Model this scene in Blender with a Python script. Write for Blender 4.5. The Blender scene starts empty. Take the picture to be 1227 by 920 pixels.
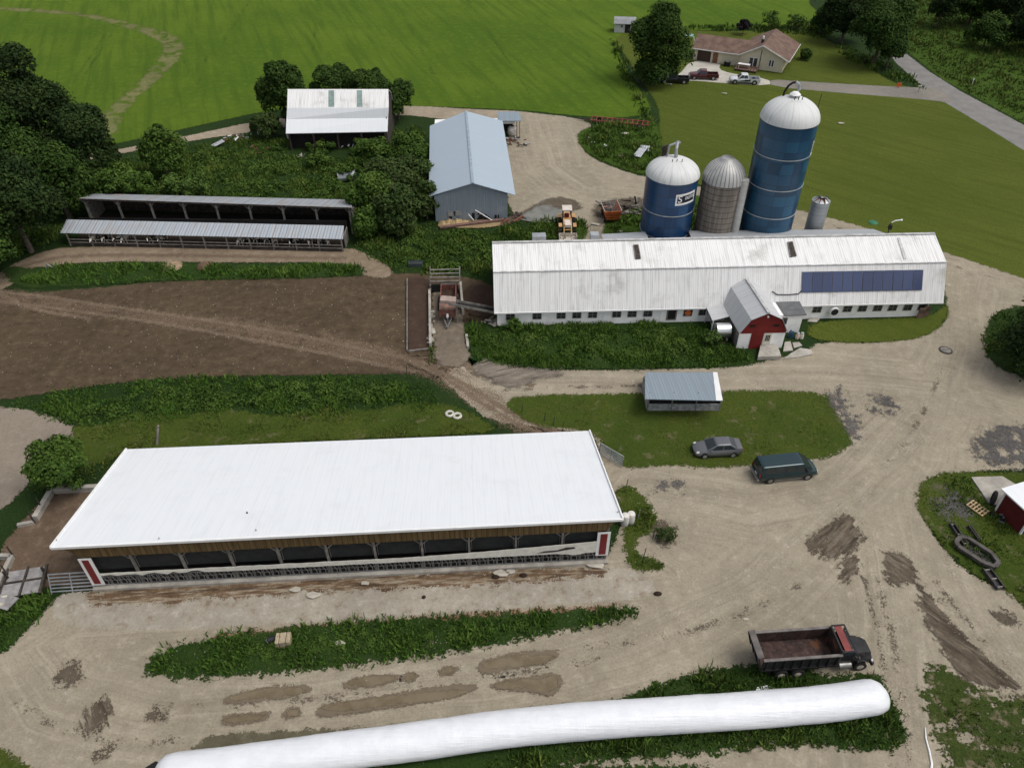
import bpy, bmesh, math, random
import numpy as np
from mathutils import Vector, Matrix, noise as mnoise
random.seed(7)
R = math.radians
scene = bpy.context.scene
COL = scene.collection
# ---------------------------------------------------------------- camera model (photo pixels -> points on the ground / planes)
F_, CX, CY, TH, H = 930., 613.5, 460., R(40), 53.
S_, C_ = math.sin(TH), math.cos(TH)
def ray(px, py):
    u = (px-CX)/F_; v = (py-CY)/F_
    return (u, C_-v*S_, -S_-v*C_)
def G(px, py, z=0.0):
    d = ray(px, py); t = (H-z)/-d[2]
    return Vector((d[0]*t, d[1]*t, z))
def P(X, Y, Z):
    z = Z-H; dep = Y*C_-z*S_; dn = -Y*S_-z*C_
    return (CX+F_*X/dep, CY+F_*dn/dep)
def HT(base, ytop):
    b = G(*base); best = (1e9, 0)
    for i in range(0, 3500):
        z = i*.01; e = abs(P(b.x, b.y, z)[1]-ytop)
        if e < best[0]: best = (e, z)
    return best[1]
def W(px, py, O, rz):
    """hit of the pixel ray with the vertical plane through O along direction rz -> local (x, z)"""
    d = ray(px, py); n = (-math.sin(rz), math.cos(rz)); t = (n[0]*O[0]+n[1]*O[1])/(n[0]*d[0]+n[1]*d[1])
    X, Y, Z = d[0]*t, d[1]*t, H+d[2]*t
    return ((X-O[0])*math.cos(rz)+(Y-O[1])*math.sin(rz), Z)
def loc(p, O, rz):
    dx, dy = p[0]-O[0], p[1]-O[1]
    return Vector((dx*math.cos(rz)+dy*math.sin(rz), -dx*math.sin(rz)+dy*math.cos(rz), p[2] if len(p) > 2 else 0))
cam = bpy.data.cameras.new('camera'); camo = bpy.data.objects.new('camera', cam); COL.objects.link(camo)
camo.location = (0, 0, H); camo.rotation_euler = (R(50), 0, 0)
cam.sensor_width = 36; cam.lens = F_/1227*36; cam.clip_end = 3000; cam.clip_start = .5
scene.camera = camo
scene.view_settings.view_transform = 'Standard'; scene.view_settings.look = 'None'; scene.view_settings.exposure = 0
# ---------------------------------------------------------------- light
SUN_EL, SUN_AZ = R(62), R(-12)      # from the right and behind the farm
w = bpy.data.worlds.new('World'); scene.world = w; w.use_nodes = True
nt = w.node_tree; nt.nodes.clear()
sky = nt.nodes.new('ShaderNodeTexSky'); sky.sky_type = 'NISHITA'; sky.sun_disc = False
sky.sun_elevation = SUN_EL; sky.sun_rotation = R(90)-SUN_AZ; sky.dust_density = 5; sky.air_density = 1.0; sky.ozone_density = 1
hs = nt.nodes.new('ShaderNodeHueSaturation'); hs.inputs['Saturation'].default_value = .38
bg = nt.nodes.new('ShaderNodeBackground'); bg.inputs['Strength'].default_value = .155
wo = nt.nodes.new('ShaderNodeOutputWorld')
nt.links.new(sky.outputs[0], hs.inputs['Color']); nt.links.new(hs.outputs[0], bg.inputs['Color']); nt.links.new(bg.outputs[0], wo.inputs['Surface'])
sl = bpy.data.lights.new('sun', 'SUN'); sl.energy = 1.1; sl.angle = R(30); sl.color = (1, .96, .9)
so = bpy.data.objects.new('sun', sl); COL.objects.link(so)
sd = Vector((math.cos(SUN_EL)*math.cos(SUN_AZ), math.cos(SUN_EL)*math.sin(SUN_AZ), math.sin(SUN_EL)))
so.rotation_euler = sd.to_track_quat('Z', 'Y').to_euler(); so.location = (0, 60, 90)
# ---------------------------------------------------------------- objects
def prop(o, label=None, cat=None, group=None, kind=None):
    if label: o['label'] = label
    if cat: o['category'] = cat
    if group: o['group'] = group
    if kind: o['kind'] = kind
    return o
def thing(name, label, cat, l=(0, 0, 0), rz=0, group=None):
    o = bpy.data.objects.new(name, None); COL.objects.link(o)
    o.location = l; o.rotation_euler = (0, 0, rz); o.empty_display_size = .5
    return prop(o, label, cat, group)
def dup(root, l, rz, label=None, group=None, scale=None):
    r = root.copy(); COL.objects.link(r); r.location = l; r.rotation_euler = (0, 0, rz)
    if scale: r.scale = (scale,)*3 if not isinstance(scale, tuple) else scale
    if label: r['label'] = label
    if group: r['group'] = group
    for ch in list(root.children):
        c = ch.copy(); COL.objects.link(c); c.parent = r
        for g in list(ch.children):
            d = g.copy(); COL.objects.link(d); d.parent = c
    return r
class M:
    def __init__(s): s.v = []; s.f = []; s.T = None
    def add(s, vs, fs):
        b = len(s.v)
        if s.T is not None: vs = [tuple(s.T @ Vector(p)) for p in vs]
        s.v += [tuple(p) for p in vs]; s.f += [tuple(b+i for i in f) for f in fs]; return s
    def box(s, x0, y0, z0, x1, y1, z1):
        return s.add([(x0,y0,z0),(x1,y0,z0),(x1,y1,z0),(x0,y1,z0),(x0,y0,z1),(x1,y0,z1),(x1,y1,z1),(x0,y1,z1)],
                     [(3,2,1,0),(4,5,6,7),(0,1,5,4),(1,2,6,5),(2,3,7,6),(3,0,4,7)])
    def beam(s, a, b, wd, hh=None, up=(0, 0, 1)):
        a, b = Vector(a), Vector(b); hh = hh or wd; d = (b-a).normalized(); up = Vector(up)
        if abs(d.dot(up)) > .97: up = Vector((0, 1, 0))
        sx = d.cross(up).normalized()*wd/2; sy = sx.cross(d).normalized()*hh/2
        vs = [p+i*sx+j*sy for p in (a, b) for i, j in ((-1,-1),(1,-1),(1,1),(-1,1))]
        return s.add(vs, [(0,1,2,3),(7,6,5,4),(0,4,5,1),(1,5,6,2),(2,6,7,3),(3,7,4,0)])
    def cyl(s, a, b, r0, r1=None, n=12, caps=True):
        a, b = Vector(a), Vector(b); r1 = r0 if r1 is None else r1; d = (b-a).normalized()
        up = Vector((0, 0, 1)) if abs(d.z) < .97 else Vector((1, 0, 0)); x = d.cross(up).normalized(); y = d.cross(x)
        vs = [a+(x*math.cos(t)+y*math.sin(t))*r0 for t in [i*2*math.pi/n for i in range(n)]] + \
             [b+(x*math.cos(t)+y*math.sin(t))*r1 for t in [i*2*math.pi/n for i in range(n)]]
        fs = [(i, (i+1) % n, n+(i+1) % n, n+i) for i in range(n)]
        if caps: fs += [tuple(range(n))[::-1], tuple(range(n, 2*n))]
        return s.add(vs, fs)
    def tube(s, pts, r, n=8):
        for a, b in zip(pts, pts[1:]): s.cyl(a, b, r, r, n)
        return s
    def loft(s, rings, caps=True, closed=True):
        n = len(rings[0]); vs = [p for r in rings for p in r]; fs = []
        for k in range(len(rings)-1):
            for i in range(n if closed else n-1):
                j = (i+1) % n; fs.append((k*n+i, k*n+j, (k+1)*n+j, (k+1)*n+i))
        if caps: fs += [tuple(range(n))[::-1], tuple(range((len(rings)-1)*n, len(rings)*n))]
        return s.add(vs, fs)
    def lathe(s, prof, n=40, c=(0, 0)):
        rings = [[(c[0]+r*math.cos(i*2*math.pi/n), c[1]+r*math.sin(i*2*math.pi/n), z) for i in range(n)] for r, z in prof]
        return s.loft(rings)
    def slab(s, pts, t):
        """top polygon pts (ccw from above) thickened downward by t"""
        n = len(pts); vs = [tuple(p) for p in pts]+[(p[0], p[1], p[2]-t) for p in pts]
        return s.add(vs, [tuple(range(n)), tuple(range(2*n-1, n-1, -1))]+[(i, n+i, n+(i+1) % n, (i+1) % n) for i in range(n)])
    def wall(s, poly, y0, y1):
        """polygon in x,z extruded from y0 to y1"""
        n = len(poly); vs = [(p[0], y0, p[1]) for p in poly]+[(p[0], y1, p[1]) for p in poly]
        return s.add(vs, [tuple(range(n)), tuple(range(2*n-1, n-1, -1))]+[(i, n+i, n+(i+1) % n, (i+1) % n) for i in range(n)])
    def build(s, name, mat, parent=None, smooth=False, bevel=0, label=None):
        me = bpy.data.meshes.new(name); me.from_pydata(s.v, [], s.f)
        bm = bmesh.new(); bm.from_mesh(me); bmesh.ops.recalc_face_normals(bm, faces=bm.faces)
        if bevel: bmesh.ops.bevel(bm, geom=list(bm.edges), offset=bevel, segments=2, affect='EDGES', clamp_overlap=True, profile=.6)
        bm.to_mesh(me); bm.free()
        if smooth:
            me.shade_smooth()
            try: me.set_sharp_from_angle(angle=R(38))
            except Exception: pass
        me.materials.append(mat)
        o = bpy.data.objects.new(name, me); COL.objects.link(o); o.parent = parent
        if label: o['label'] = label
        return o
def npmesh(name, V, Fq, mat, attrs={}, parent=None, smooth=False):
    me = bpy.data.meshes.new(name); n = len(V); k = Fq.shape[1]
    me.vertices.add(n); me.vertices.foreach_set('co', np.asarray(V, dtype=np.float32).ravel())
    me.loops.add(Fq.size); me.loops.foreach_set('vertex_index', Fq.astype(np.int32).ravel())
    me.polygons.add(len(Fq)); me.polygons.foreach_set('loop_start', np.arange(0, Fq.size, k, dtype=np.int32))
    me.update(calc_edges=True)
    for nm, a in attrs.items():
        if a.ndim == 1:
            at = me.attributes.new(nm, 'FLOAT', 'POINT'); at.data.foreach_set('value', a.astype(np.float32))
        else:
            at = me.attributes.new(nm, 'FLOAT_VECTOR', 'POINT'); at.data.foreach_set('vector', a.astype(np.float32).ravel())
    if smooth: me.shade_smooth()
    me.materials.append(mat)
    o = bpy.data.objects.new(name, me); COL.objects.link(o); o.parent = parent
    return o
# ---------------------------------------------------------------- material kit
class N:
    def __init__(s, name, rough=.8, metal=0, spec=.3):
        s.m = bpy.data.materials.new(name); s.m.use_nodes = True; s.t = s.m.node_tree; s.t.nodes.clear()
        s.out = s.n('ShaderNodeOutputMaterial'); s.b = s.n('ShaderNodeBsdfPrincipled')
        s.b.inputs['Roughness'].default_value = rough; s.b.inputs['Metallic'].default_value = metal
        s.b.inputs['Specular IOR Level'].default_value = spec
        s.l(s.b.outputs[0], s.out.inputs['Surface'])
    def n(s, t): return s.t.nodes.new(t)
    def l(s, a, b): s.t.links.new(a, b)
    def put(s, sock, v):
        if isinstance(v, (int, float)): sock.default_value = v
        elif isinstance(v, (tuple, list)): sock.default_value = tuple(v)+((1,) if len(v) == 3 and len(sock.default_value) == 4 else ())
        else: s.l(v, sock)
    def co(s, kind='Object', scale=(1, 1, 1), rot=(0, 0, 0), off=(0, 0, 0)):
        if kind == 'World': o = s.n('ShaderNodeNewGeometry').outputs['Position']
        else: o = s.n('ShaderNodeTexCoord').outputs['Object']
        if any(rot):
            m0 = s.n('ShaderNodeMapping'); s.l(o, m0.inputs[0]); m0.inputs['Rotation'].default_value = rot; o = m0.outputs[0]; rot = (0, 0, 0)
        mp = s.n('ShaderNodeMapping'); s.l(o, mp.inputs[0]); mp.inputs['Scale'].default_value = scale; mp.inputs['Rotation'].default_value = rot
        mp.inputs['Location'].default_value = off
        return mp.outputs[0]
    def noise(s, vec, scale, det=4, rough=.6, dist=0, col=False):
        x = s.n('ShaderNodeTexNoise'); s.l(vec, x.inputs['Vector']); x.inputs['Scale'].default_value = scale
        x.inputs['Detail'].default_value = det; x.inputs['Roughness'].default_value = rough; x.inputs['Distortion'].default_value = dist
        return x.outputs[1 if col else 0]
    def vor(s, vec, scale, out=0, feat='F1'):
        x = s.n('ShaderNodeTexVoronoi'); x.feature = feat; s.l(vec, x.inputs['Vector']); x.inputs['Scale'].default_value = scale
        return x.outputs[out]
    def attr(s, nm, o='Fac'):
        x = s.n('ShaderNodeAttribute'); x.attribute_name = nm; return x.outputs[o]
    def math(s, op, a, b=0, c=0, clamp=False):
        x = s.n('ShaderNodeMath'); x.operation = op; x.use_clamp = clamp
        s.put(x.inputs[0], a); s.put(x.inputs[1], b); s.put(x.inputs[2], c); return x.outputs[0]
    def step(s, v, a, b, lo=0, hi=1, smooth=True):
        x = s.n('ShaderNodeMapRange'); x.interpolation_type = 'SMOOTHSTEP' if smooth else 'LINEAR'
        s.put(x.inputs[0], v); x.inputs[1].default_value = a; x.inputs[2].default_value = b; x.inputs[3].default_value = lo; x.inputs[4].default_value = hi
        return x.outputs[0]
    def mix(s, f, a, b, mode='MIX'):
        x = s.n('ShaderNodeMix'); x.data_type = 'RGBA'; x.blend_type = mode
        s.put(x.inputs[0], f); s.put(x.inputs[6], a); s.put(x.inputs[7], b); return x.outputs[2]
    def sep(s, v):
        x = s.n('ShaderNodeSeparateXYZ'); s.l(v, x.inputs[0]); return x.outputs
    def comb(s, x_, y_, z_=0):
        x = s.n('ShaderNodeCombineXYZ'); s.put(x.inputs[0], x_); s.put(x.inputs[1], y_); s.put(x.inputs[2], z_); return x.outputs[0]
    def rand(s): return s.n('ShaderNodeObjectInfo').outputs['Random']
    def col(s, c): s.put(s.b.inputs['Base Color'], c); return s
    def rgh(s, c): s.put(s.b.inputs['Roughness'], c); return s
    def bump(s, h, strength=.3, dist=.05):
        x = s.n('ShaderNodeBump'); x.inputs['Strength'].default_value = strength; x.inputs['Distance'].default_value = dist
        s.l(h, x.inputs['Height']); s.l(x.outputs[0], s.b.inputs['Normal']); return s
    def edge_alpha(s, amp=.5, scale=1.2, soft=.28, scale2=5, amp2=.4, op=1, patch=None, aniso=None):
        """ragged border: sheet keeps only where signed distance + noise > 0"""
        sdv = s.attr('sd'); w_ = s.co('World')
        a = s.math('MULTIPLY', s.math('SUBTRACT', s.noise(w_, scale, 3), .5), amp*2)
        w2 = s.co('World', (1, .16, 1), (0, 0, aniso)) if aniso is not None else w_
        b = s.math('MULTIPLY', s.math('SUBTRACT', s.noise(w2, scale2, 3), .5), amp2*2)
        k = s.step(s.math('ADD', sdv, s.math('ADD', a, b)), -soft, soft)
        if op < 1: k = s.math('MULTIPLY', k, op)
        if patch: k = s.math('MULTIPLY', k, s.step(s.noise(w_, patch[0], 4, .65), patch[1], patch[2]))
        if soft > .12:    # grains of one surface over the other rather than a see-through fade
            g = s.step(s.noise(w_, 7.5, 3, .7), .30, .70, .02, .98, False); k = s.step(s.math('SUBTRACT', k, g), -.03, .03)
        tr = s.n('ShaderNodeBsdfTransparent'); mx = s.n('ShaderNodeMixShader')
        s.l(k, mx.inputs[0]); s.l(tr.outputs[0], mx.inputs[1]); s.l(s.b.outputs[0], mx.inputs[2]); s.l(mx.outputs[0], s.out.inputs['Surface'])
        return s
def plain(name, c, rough=.6, metal=0, var=.25, scale=1.5, bump=0, spec=.3, dirt=None):
    m = N(name, rough, metal, spec); v = m.co('Object')
    n1 = m.noise(v, scale, 5); dark = tuple(x*(1-var) for x in c); lite = tuple(min(1, x*(1+var*.7)) for x in c)
    k = m.mix(m.step(n1, .3, .7), dark, lite)
    if dirt: k = m.mix(m.math('MULTIPLY', m.step(m.noise(v, scale*2.3, 6, .7), .48, .75), dirt[1]), k, dirt[0])
    m.col(k)
    if bump: m.bump(m.noise(v, scale*8, 4), bump, .03)
    return m.m
def ribbed(name, c, pitch=.3, axis=0, dark=.75, rough=.5, metal=0, grime=(.3, .28, .25), gk=.25, streak=1, panel=.9, pk=.12, rust=0):
    """painted sheet metal: ribs along one axis with run-down streaks"""
    m = N(name, rough, metal, .35); v = m.co('Object'); x = m.sep(v)[axis]
    fr = m.math('FRACT', m.math('DIVIDE', x, pitch)); rib = m.step(m.math('ABSOLUTE', m.math('SUBTRACT', fr, .5)), .06, .16)
    fp = m.math('FRACT', m.math('ADD', m.math('DIVIDE', x, panel), m.math('MULTIPLY', m.noise(v, .02, 1), .3)))
    pl = m.step(m.math('ABSOLUTE', m.math('SUBTRACT', fp, .5)), .02, .06)
    sc = [.12, .12, .12]; sc[axis] = 3.0
    st = m.noise(m.co('Object', tuple(sc)), 2.2, 4, .6)
    pid = m.math('FLOOR', m.math('DIVIDE', x, panel)); wn = m.n('ShaderNodeTexWhiteNoise'); wn.noise_dimensions = '1D'; m.l(pid, wn.inputs['W'])
    k = m.mix(rib, tuple(q*dark for q in c), c)
    k = m.mix(m.math('MULTIPLY', m.math('SUBTRACT', 1, pl), pk*3), k, tuple(q*.45 for q in c))
    k = m.mix(m.math('MULTIPLY', wn.outputs[0], pk), k, tuple(q*.72 for q in c))
    k = m.mix(m.math('MULTIPLY', m.step(st, .45, .8), gk*streak), k, grime)
    k = m.mix(m.math('MULTIPLY', m.step(m.noise(v, .35, 5, .65), .5, .8), gk), k, grime)
    if rust: k = m.mix(m.math('MULTIPLY', m.step(m.noise(m.co('Object', tuple(sc)), 1.1, 3), .56, .66), rust), k, (.32, .2, .13))
    m.col(k)
    if dark < .98: m.bump(rib, .35, .03)
    return m.m
# ================================================================ GROUND
def poly_sd(px, py, poly):
    """signed distance (inside > 0) of points to polygon (m)"""
    A = np.array(poly, dtype=np.float64); B = np.roll(A, -1, axis=0)
    best = np.full(px.shape, 1e18); ins = np.zeros(px.shape, bool)
    for (ax, ay), (bx, by) in zip(A, B):
        dx, dy = bx-ax, by-ay; L = dx*dx+dy*dy+1e-12
        t = np.clip(((px-ax)*dx+(py-ay)*dy)/L, 0, 1); q = (px-ax-t*dx)**2+(py-ay-t*dy)**2
        best = np.minimum(best, q)
        c = ((ay > py) != (by > py)); xs = (bx-ax)*(py-ay)/(by-ay+1e-18)+ax
        ins ^= (c & (px < xs))
    return np.where(ins, 1, -1)*np.sqrt(best)
def smooth_poly(pts, it=2):
    for _ in range(it):
        q = []
        for a, b in zip(pts, pts[1:]+pts[:1]):
            q.append((a[0]*.75+b[0]*.25, a[1]*.75+b[1]*.25)); q.append((a[0]*.25+b[0]*.75, a[1]*.25+b[1]*.75))
        pts = q
    return pts
def gp(pix, it=2):
    return smooth_poly([tuple(G(*p)[:2]) for p in pix], it)
FLOW = [[tuple(G(*p)[:2]) for p in l] for l in [
    [(1160,320),(1155,420),(1130,500),(1040,600),(900,715),(760,785),(600,825),(400,848),(200,868),(70,835),(30,775),(90,733),(300,718),(500,705),(790,692)],
    [(520,440),(560,452),(800,458),(1000,455),(1150,470),(1290,510)],
    [(1120,480),(1090,600),(1110,700),(1160,800),(1240,890)],
    [(1060,640),(1075,760),(1080,860),(1095,960)],
    [(640,140),(655,200),(700,232),(900,262),(1120,312),(1290,352)],
    [(770,590),(900,612),(1000,590),(1100,500)]]]
def flow_attr(X, Y):
    bd = np.full(X.shape, 1e9); bs = np.zeros(X.shape); off = 0
    for l in FLOW:
        s0 = 0
        for (ax, ay), (bx, by) in zip(l, l[1:]):
            dx, dy = bx-ax, by-ay; Ls = math.hypot(dx, dy)
            t = np.clip(((X-ax)*dx+(Y-ay)*dy)/(Ls*Ls), 0, 1); d = np.hypot(X-ax-t*dx, Y-ay-t*dy)
            sg = np.sign((X-ax)*dy-(Y-ay)*dx)
            k = d < np.abs(bd)
            bd = np.where(k, d*sg, bd); bs = np.where(k, off+s0+t*Ls, bs); s0 += Ls
        off += s0+37
    return np.stack([bd, bs, np.exp(-(np.abs(bd)/7)**2)], -1)
ZI = [0]
def zone(name, pix, z, mat, h=.5, flow=False, it=2, kind='structure', world=None, margin=.9):
    poly = world if world else gp(pix, it)
    ZI[0] += 1; z = .004+ZI[0]*.0011
    xs = [p[0] for p in poly]; ys = [p[1] for p in poly]
    gx = np.arange(min(xs)-margin-h, max(xs)+margin+h, h); gy = np.arange(min(ys)-margin-h, max(ys)+margin+h, h)
    X, Y = np.meshgrid(gx, gy); sdv = poly_sd(X.ravel(), Y.ravel(), poly)
    nx, ny = len(gx), len(gy); sg = sdv.reshape(ny, nx)
    mx = np.maximum(np.maximum(sg[:-1, :-1], sg[1:, :-1]), np.maximum(sg[:-1, 1:], sg[1:, 1:]))
    jj, ii = np.nonzero(mx > -margin); a = jj*nx+ii
    F = np.stack([a, a+1, a+nx+1, a+nx], 1); used, inv = np.unique(F.ravel(), return_inverse=True)
    V = np.stack([X.ravel()[used], Y.ravel()[used], np.full(len(used), z)], 1); at = {'sd': sdv[used]}
    if flow: at['fl'] = flow_attr(V[:, 0], V[:, 1])
    o = npmesh(name, V, inv.reshape(F.shape), mat, at)
    return prop(o, kind=kind)
# ---- ground materials
def grass_mat(name, c1, c2, c3, stripe=None, big=.05, edge=True, bare=None, sc=1.0, amp=.5, patch=None):
    m = N(name, .95, 0, .1); v = m.co('World')
    n1 = m.noise(v, big, 4, .6); n2 = m.noise(v, .7*sc, 5, .7); n3 = m.noise(v, 5*sc, 4, .75)
    k = m.mix(m.step(n1, .35, .65), c1, c2)
    k = m.mix(m.math('MULTIPLY', m.step(n2, .45, .7), .6), k, c3)
    if stripe:
        ang, fq, amt, colr = stripe
        sv = m.co('World', (1, .06, 1), (0, 0, ang)); 
        k = m.mix(m.math('MULTIPLY', m.step(m.noise(sv, fq, 4, .6, .3), .42, .68), amt), k, colr)
    k = m.mix(m.step(n3, .3, .72, 0, .55), tuple(x*.62 for x in c1), k)
    k = m.mix(m.math('MULTIPLY', m.step(m.noise(v, 14, 2, .6), .35, .65), .35), k, m.mix(.5, k, (0, 0, 0)))
    if bare: k = m.mix(m.math('MULTIPLY', m.step(m.noise(v, bare[1], 5, .7), bare[3], bare[3]+.13), bare[2]), k, bare[0])
    m.col(k); m.bump(m.math('ADD', n3, m.math('MULTIPLY', n2, 1.5)), .8, .25)
    if edge: m.edge_alpha(amp, soft=.45, amp2=.55, patch=patch)
    return m.m
def gravel_mat(name, c=(.292,.255,.190), flow=True, edge=True, amp=.5, dark=(.17,.14,.105), lite=(.46,.405,.315), dk=.5, pebbles=.5, stones=0, soft=.28, op=1, patch=None, aniso=None, amp2=.4):
    m = N(name, .95, 0, .12); v = m.co('World')
    n1 = m.noise(v, .11, 5, .62, .4); n2 = m.noise(v, .9, 6, .7); n3 = m.noise(v, 4.5, 5, .8); n4 = m.noise(v, 15, 2, .5)
    k = m.mix(m.step(n1, .3, .7), tuple(x*.86 for x in c), tuple(x*1.12 for x in c))
    k = m.mix(m.math('MULTIPLY', m.step(n2, .5, .74), .6), k, lite)
    k = m.mix(m.math('MULTIPLY', m.step(n2, .5, .25), dk), k, dark)
    if aniso is not None:
        sv = m.co('World', (1, .13, 1), (0, 0, aniso)); k = m.mix(m.step(m.noise(sv, 3.2, 4, .7), .46, .62, 0, .8), k, lite); k = m.mix(m.step(m.noise(sv, 2.1, 3, .6), .5, .36, 0, .8), k, dark)
    if flow:
        f = m.sep(m.attr('fl', 'Vector'))
        wob = m.math('MULTIPLY', m.noise(v, .08, 2), 2.0)
        sv = m.comb(m.math('ADD', f[0], wob), m.math('MULTIPLY', f[1], .03))
        s1 = m.noise(sv, 1.1, 4, .65); s2 = m.noise(sv, 3.4, 3, .6)
        wgt = m.math('ADD', m.math('MULTIPLY', f[2], .8), .3)
        k = m.mix(m.math('MULTIPLY', m.step(s1, .48, .70), m.math('MULTIPLY', wgt, .36)), k, lite)
        k = m.mix(m.math('MULTIPLY', m.step(s1, .46, .28), m.math('MULTIPLY', wgt, .34)), k, dark)
        k = m.mix(m.math('MULTIPLY', m.step(s2, .52, .68), m.math('MULTIPLY', wgt, .42)), k, tuple(x*.75 for x in c))
    k = m.mix(m.step(n3, .42, .68, 0, .42), k, tuple(x*.58 for x in c)); k = m.mix(m.step(n4, .60, .75, 0, pebbles*.6), k, lite)
    k = m.mix(m.step(n4, .38, .28, 0, .35), k, dark)
    if stones: k = m.mix(m.math('MULTIPLY', m.math('MULTIPLY', m.step(m.vor(v, 1.6), .15, .10), m.step(m.noise(v, .3, 3), .42, .62)), stones), k, (.42,.38,.33))
    m.col(k); m.bump(m.math('ADD', n3, m.math('MULTIPLY', n2, 2)), .5, .12)
    if edge: m.edge_alpha(amp, soft=soft, op=op, patch=patch, aniso=aniso, amp2=amp2, scale2=3 if aniso is not None else 5)
    return m.m
MG = {}
MG['weeds'] = grass_mat('weeds ground', (.026,.056,.013), (.040,.080,.018), (.052,.092,.024), edge=False, big=.06)
MG['weeds_e'] = grass_mat('weeds ground edge', (.034,.070,.014), (.052,.098,.020), (.075,.11,.028), big=.1, bare=((.16,.125,.08), .6, .6, .60), amp=.9)
MG['field'] = grass_mat('crop field', (.095,.178,.014), (.225,.310,.028), (.31,.37,.048), stripe=(R(-20), .6, .8, (.060,.125,.012)), big=.03)
MG['lawn'] = grass_mat('mown lawn', (.108,.146,.020), (.175,.202,.032), (.21,.20,.055), stripe=(R(-50), .8, .7, (.068,.098,.014)), big=.05)
MG['yardgrass'] = grass_mat('yard grass', (.068,.108,.015), (.125,.150,.024), (.17,.155,.05), big=.12, bare=((.20,.165,.105), .5, .5, .56))
MG['verge'] = grass_mat('verge grass', (.060,.118,.014), (.090,.155,.02), (.12,.16,.035), big=.08)
MG['gravel'] = gravel_mat('farm gravel')
MG['lane'] = gravel_mat('lane dirt', (.30,.25,.185), flow=False, amp=.35)
MG['soil'] = gravel_mat('dirt lot', (.080,.058,.036), flow=False, dark=(.034,.025,.016), lite=(.165,.125,.082), dk=.95, pebbles=.3, stones=.15)
MG['rut'] = gravel_mat('dirt track', (.16,.115,.08), flow=False, dark=(.09,.065,.048), lite=(.25,.19,.14), amp=1.2, soft=1.1, op=.55, patch=(.2,.25,.5))
MG['rutline'] = gravel_mat('wheel rut dirt', (.155,.115,.08), flow=False, dark=(.11,.08,.055), lite=(.25,.195,.14), amp=.45, soft=.45, op=.9, patch=(.15,.18,.38))
MG['tyre'] = gravel_mat('tyre darkened dirt', (.13,.105,.08), flow=False, dark=(.08,.06,.045), lite=(.2,.17,.13), amp=.3, soft=.3, op=.55, patch=(.5,.38,.6))
MG['pale'] = gravel_mat('pale dusty wheel line', (.42,.38,.31), flow=False, lite=(.5,.46,.39), amp=.3, soft=.35, op=.4, patch=(.3,.38,.62))
MG['muck'] = gravel_mat('manure muck', (.062,.040,.029), flow=False, dark=(.035,.025,.02), lite=(.1,.065,.045), dk=.7, pebbles=.2)
MG['wetmud'] = gravel_mat('wet mud', (.105,.085,.062), flow=False, dark=(.05,.04,.03), lite=(.2,.17,.13), amp=.9, dk=.7, soft=.75)
MG['smear'] = gravel_mat('smeared wet mud', (.095,.075,.054), flow=False, dark=(.045,.035,.026), lite=(.19,.16,.12), amp=.7, dk=.8, soft=.55, aniso=R(-38), amp2=1.1)
MG['smear2'] = gravel_mat('smeared wet mud patch', (.095,.075,.054), flow=False, dark=(.045,.035,.026), lite=(.19,.16,.12), amp=.9, dk=.8, soft=.7, aniso=R(48), amp2=1.0)
MG['gray'] = gravel_mat('gray stone dust', (.10,.095,.092), flow=False, dark=(.06,.056,.055), lite=(.26,.235,.2), amp=1.6, dk=.5, soft=1.1, op=.68, patch=(.6,.3,.55))
MG['dirtconc'] = gravel_mat('dirty concrete', (.33,.30,.245), flow=False, dark=(.17,.115,.07), lite=(.52,.49,.42), amp=.25, dk=.95, pebbles=.2)
MG['silage'] = gravel_mat('feed litter', (.15,.095,.055), flow=False, dark=(.055,.035,.022), lite=(.36,.31,.23), amp=1.0, dk=.95, soft=.5, aniso=R(86), amp2=.5)
m = N('asphalt', .9, 0, .2); v = m.co('World'); k = m.mix(m.step(m.noise(v, .5, 5, .6), .3, .7), (.150,.146,.138), (.205,.198,.188)); k = m.mix(m.step(m.noise(v, 9, 3), .4, .7, 0, .5), k, (.25,.24,.225)); m.col(k); m.edge_alpha(.15, 1, .1, 5, .1); MG['asphalt'] = m.m
m = N('pad concrete', .8, 0, .2); v = m.co('World'); k = m.mix(m.step(m.noise(v, .4, 5, .6), .3, .7), (.36,.34,.30), (.46,.44,.39)); m.col(k); m.edge_alpha(.05, 1, .05, 5, .05); MG['pad'] = m.m
m = N('puddle water', .08, 0, .5); v = m.co('World'); m.col(m.mix(m.step(m.noise(v, .8, 4), .35, .65), (.12,.092,.052), (.165,.13,.08))); m.edge_alpha(.34, 1.1, .05, 4, .16); MG['puddle'] = m.m
m = N('damp rim', .7, 0, .2); v = m.co('World'); m.col(m.mix(m.noise(v, 3, 4), (.10,.078,.055), (.18,.145,.10))); m.edge_alpha(.3, 1.3, .2, 5, .25); MG['damp'] = m.m
m = N('pond water', .12, 0, .5); v = m.co('World'); m.col(m.mix(m.step(m.noise(v, .4, 4), .35, .65), (.125,.13,.11), (.19,.185,.16))); m.edge_alpha(.4, .8, .12, 5, .1); MG['pond'] = m.m

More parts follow.
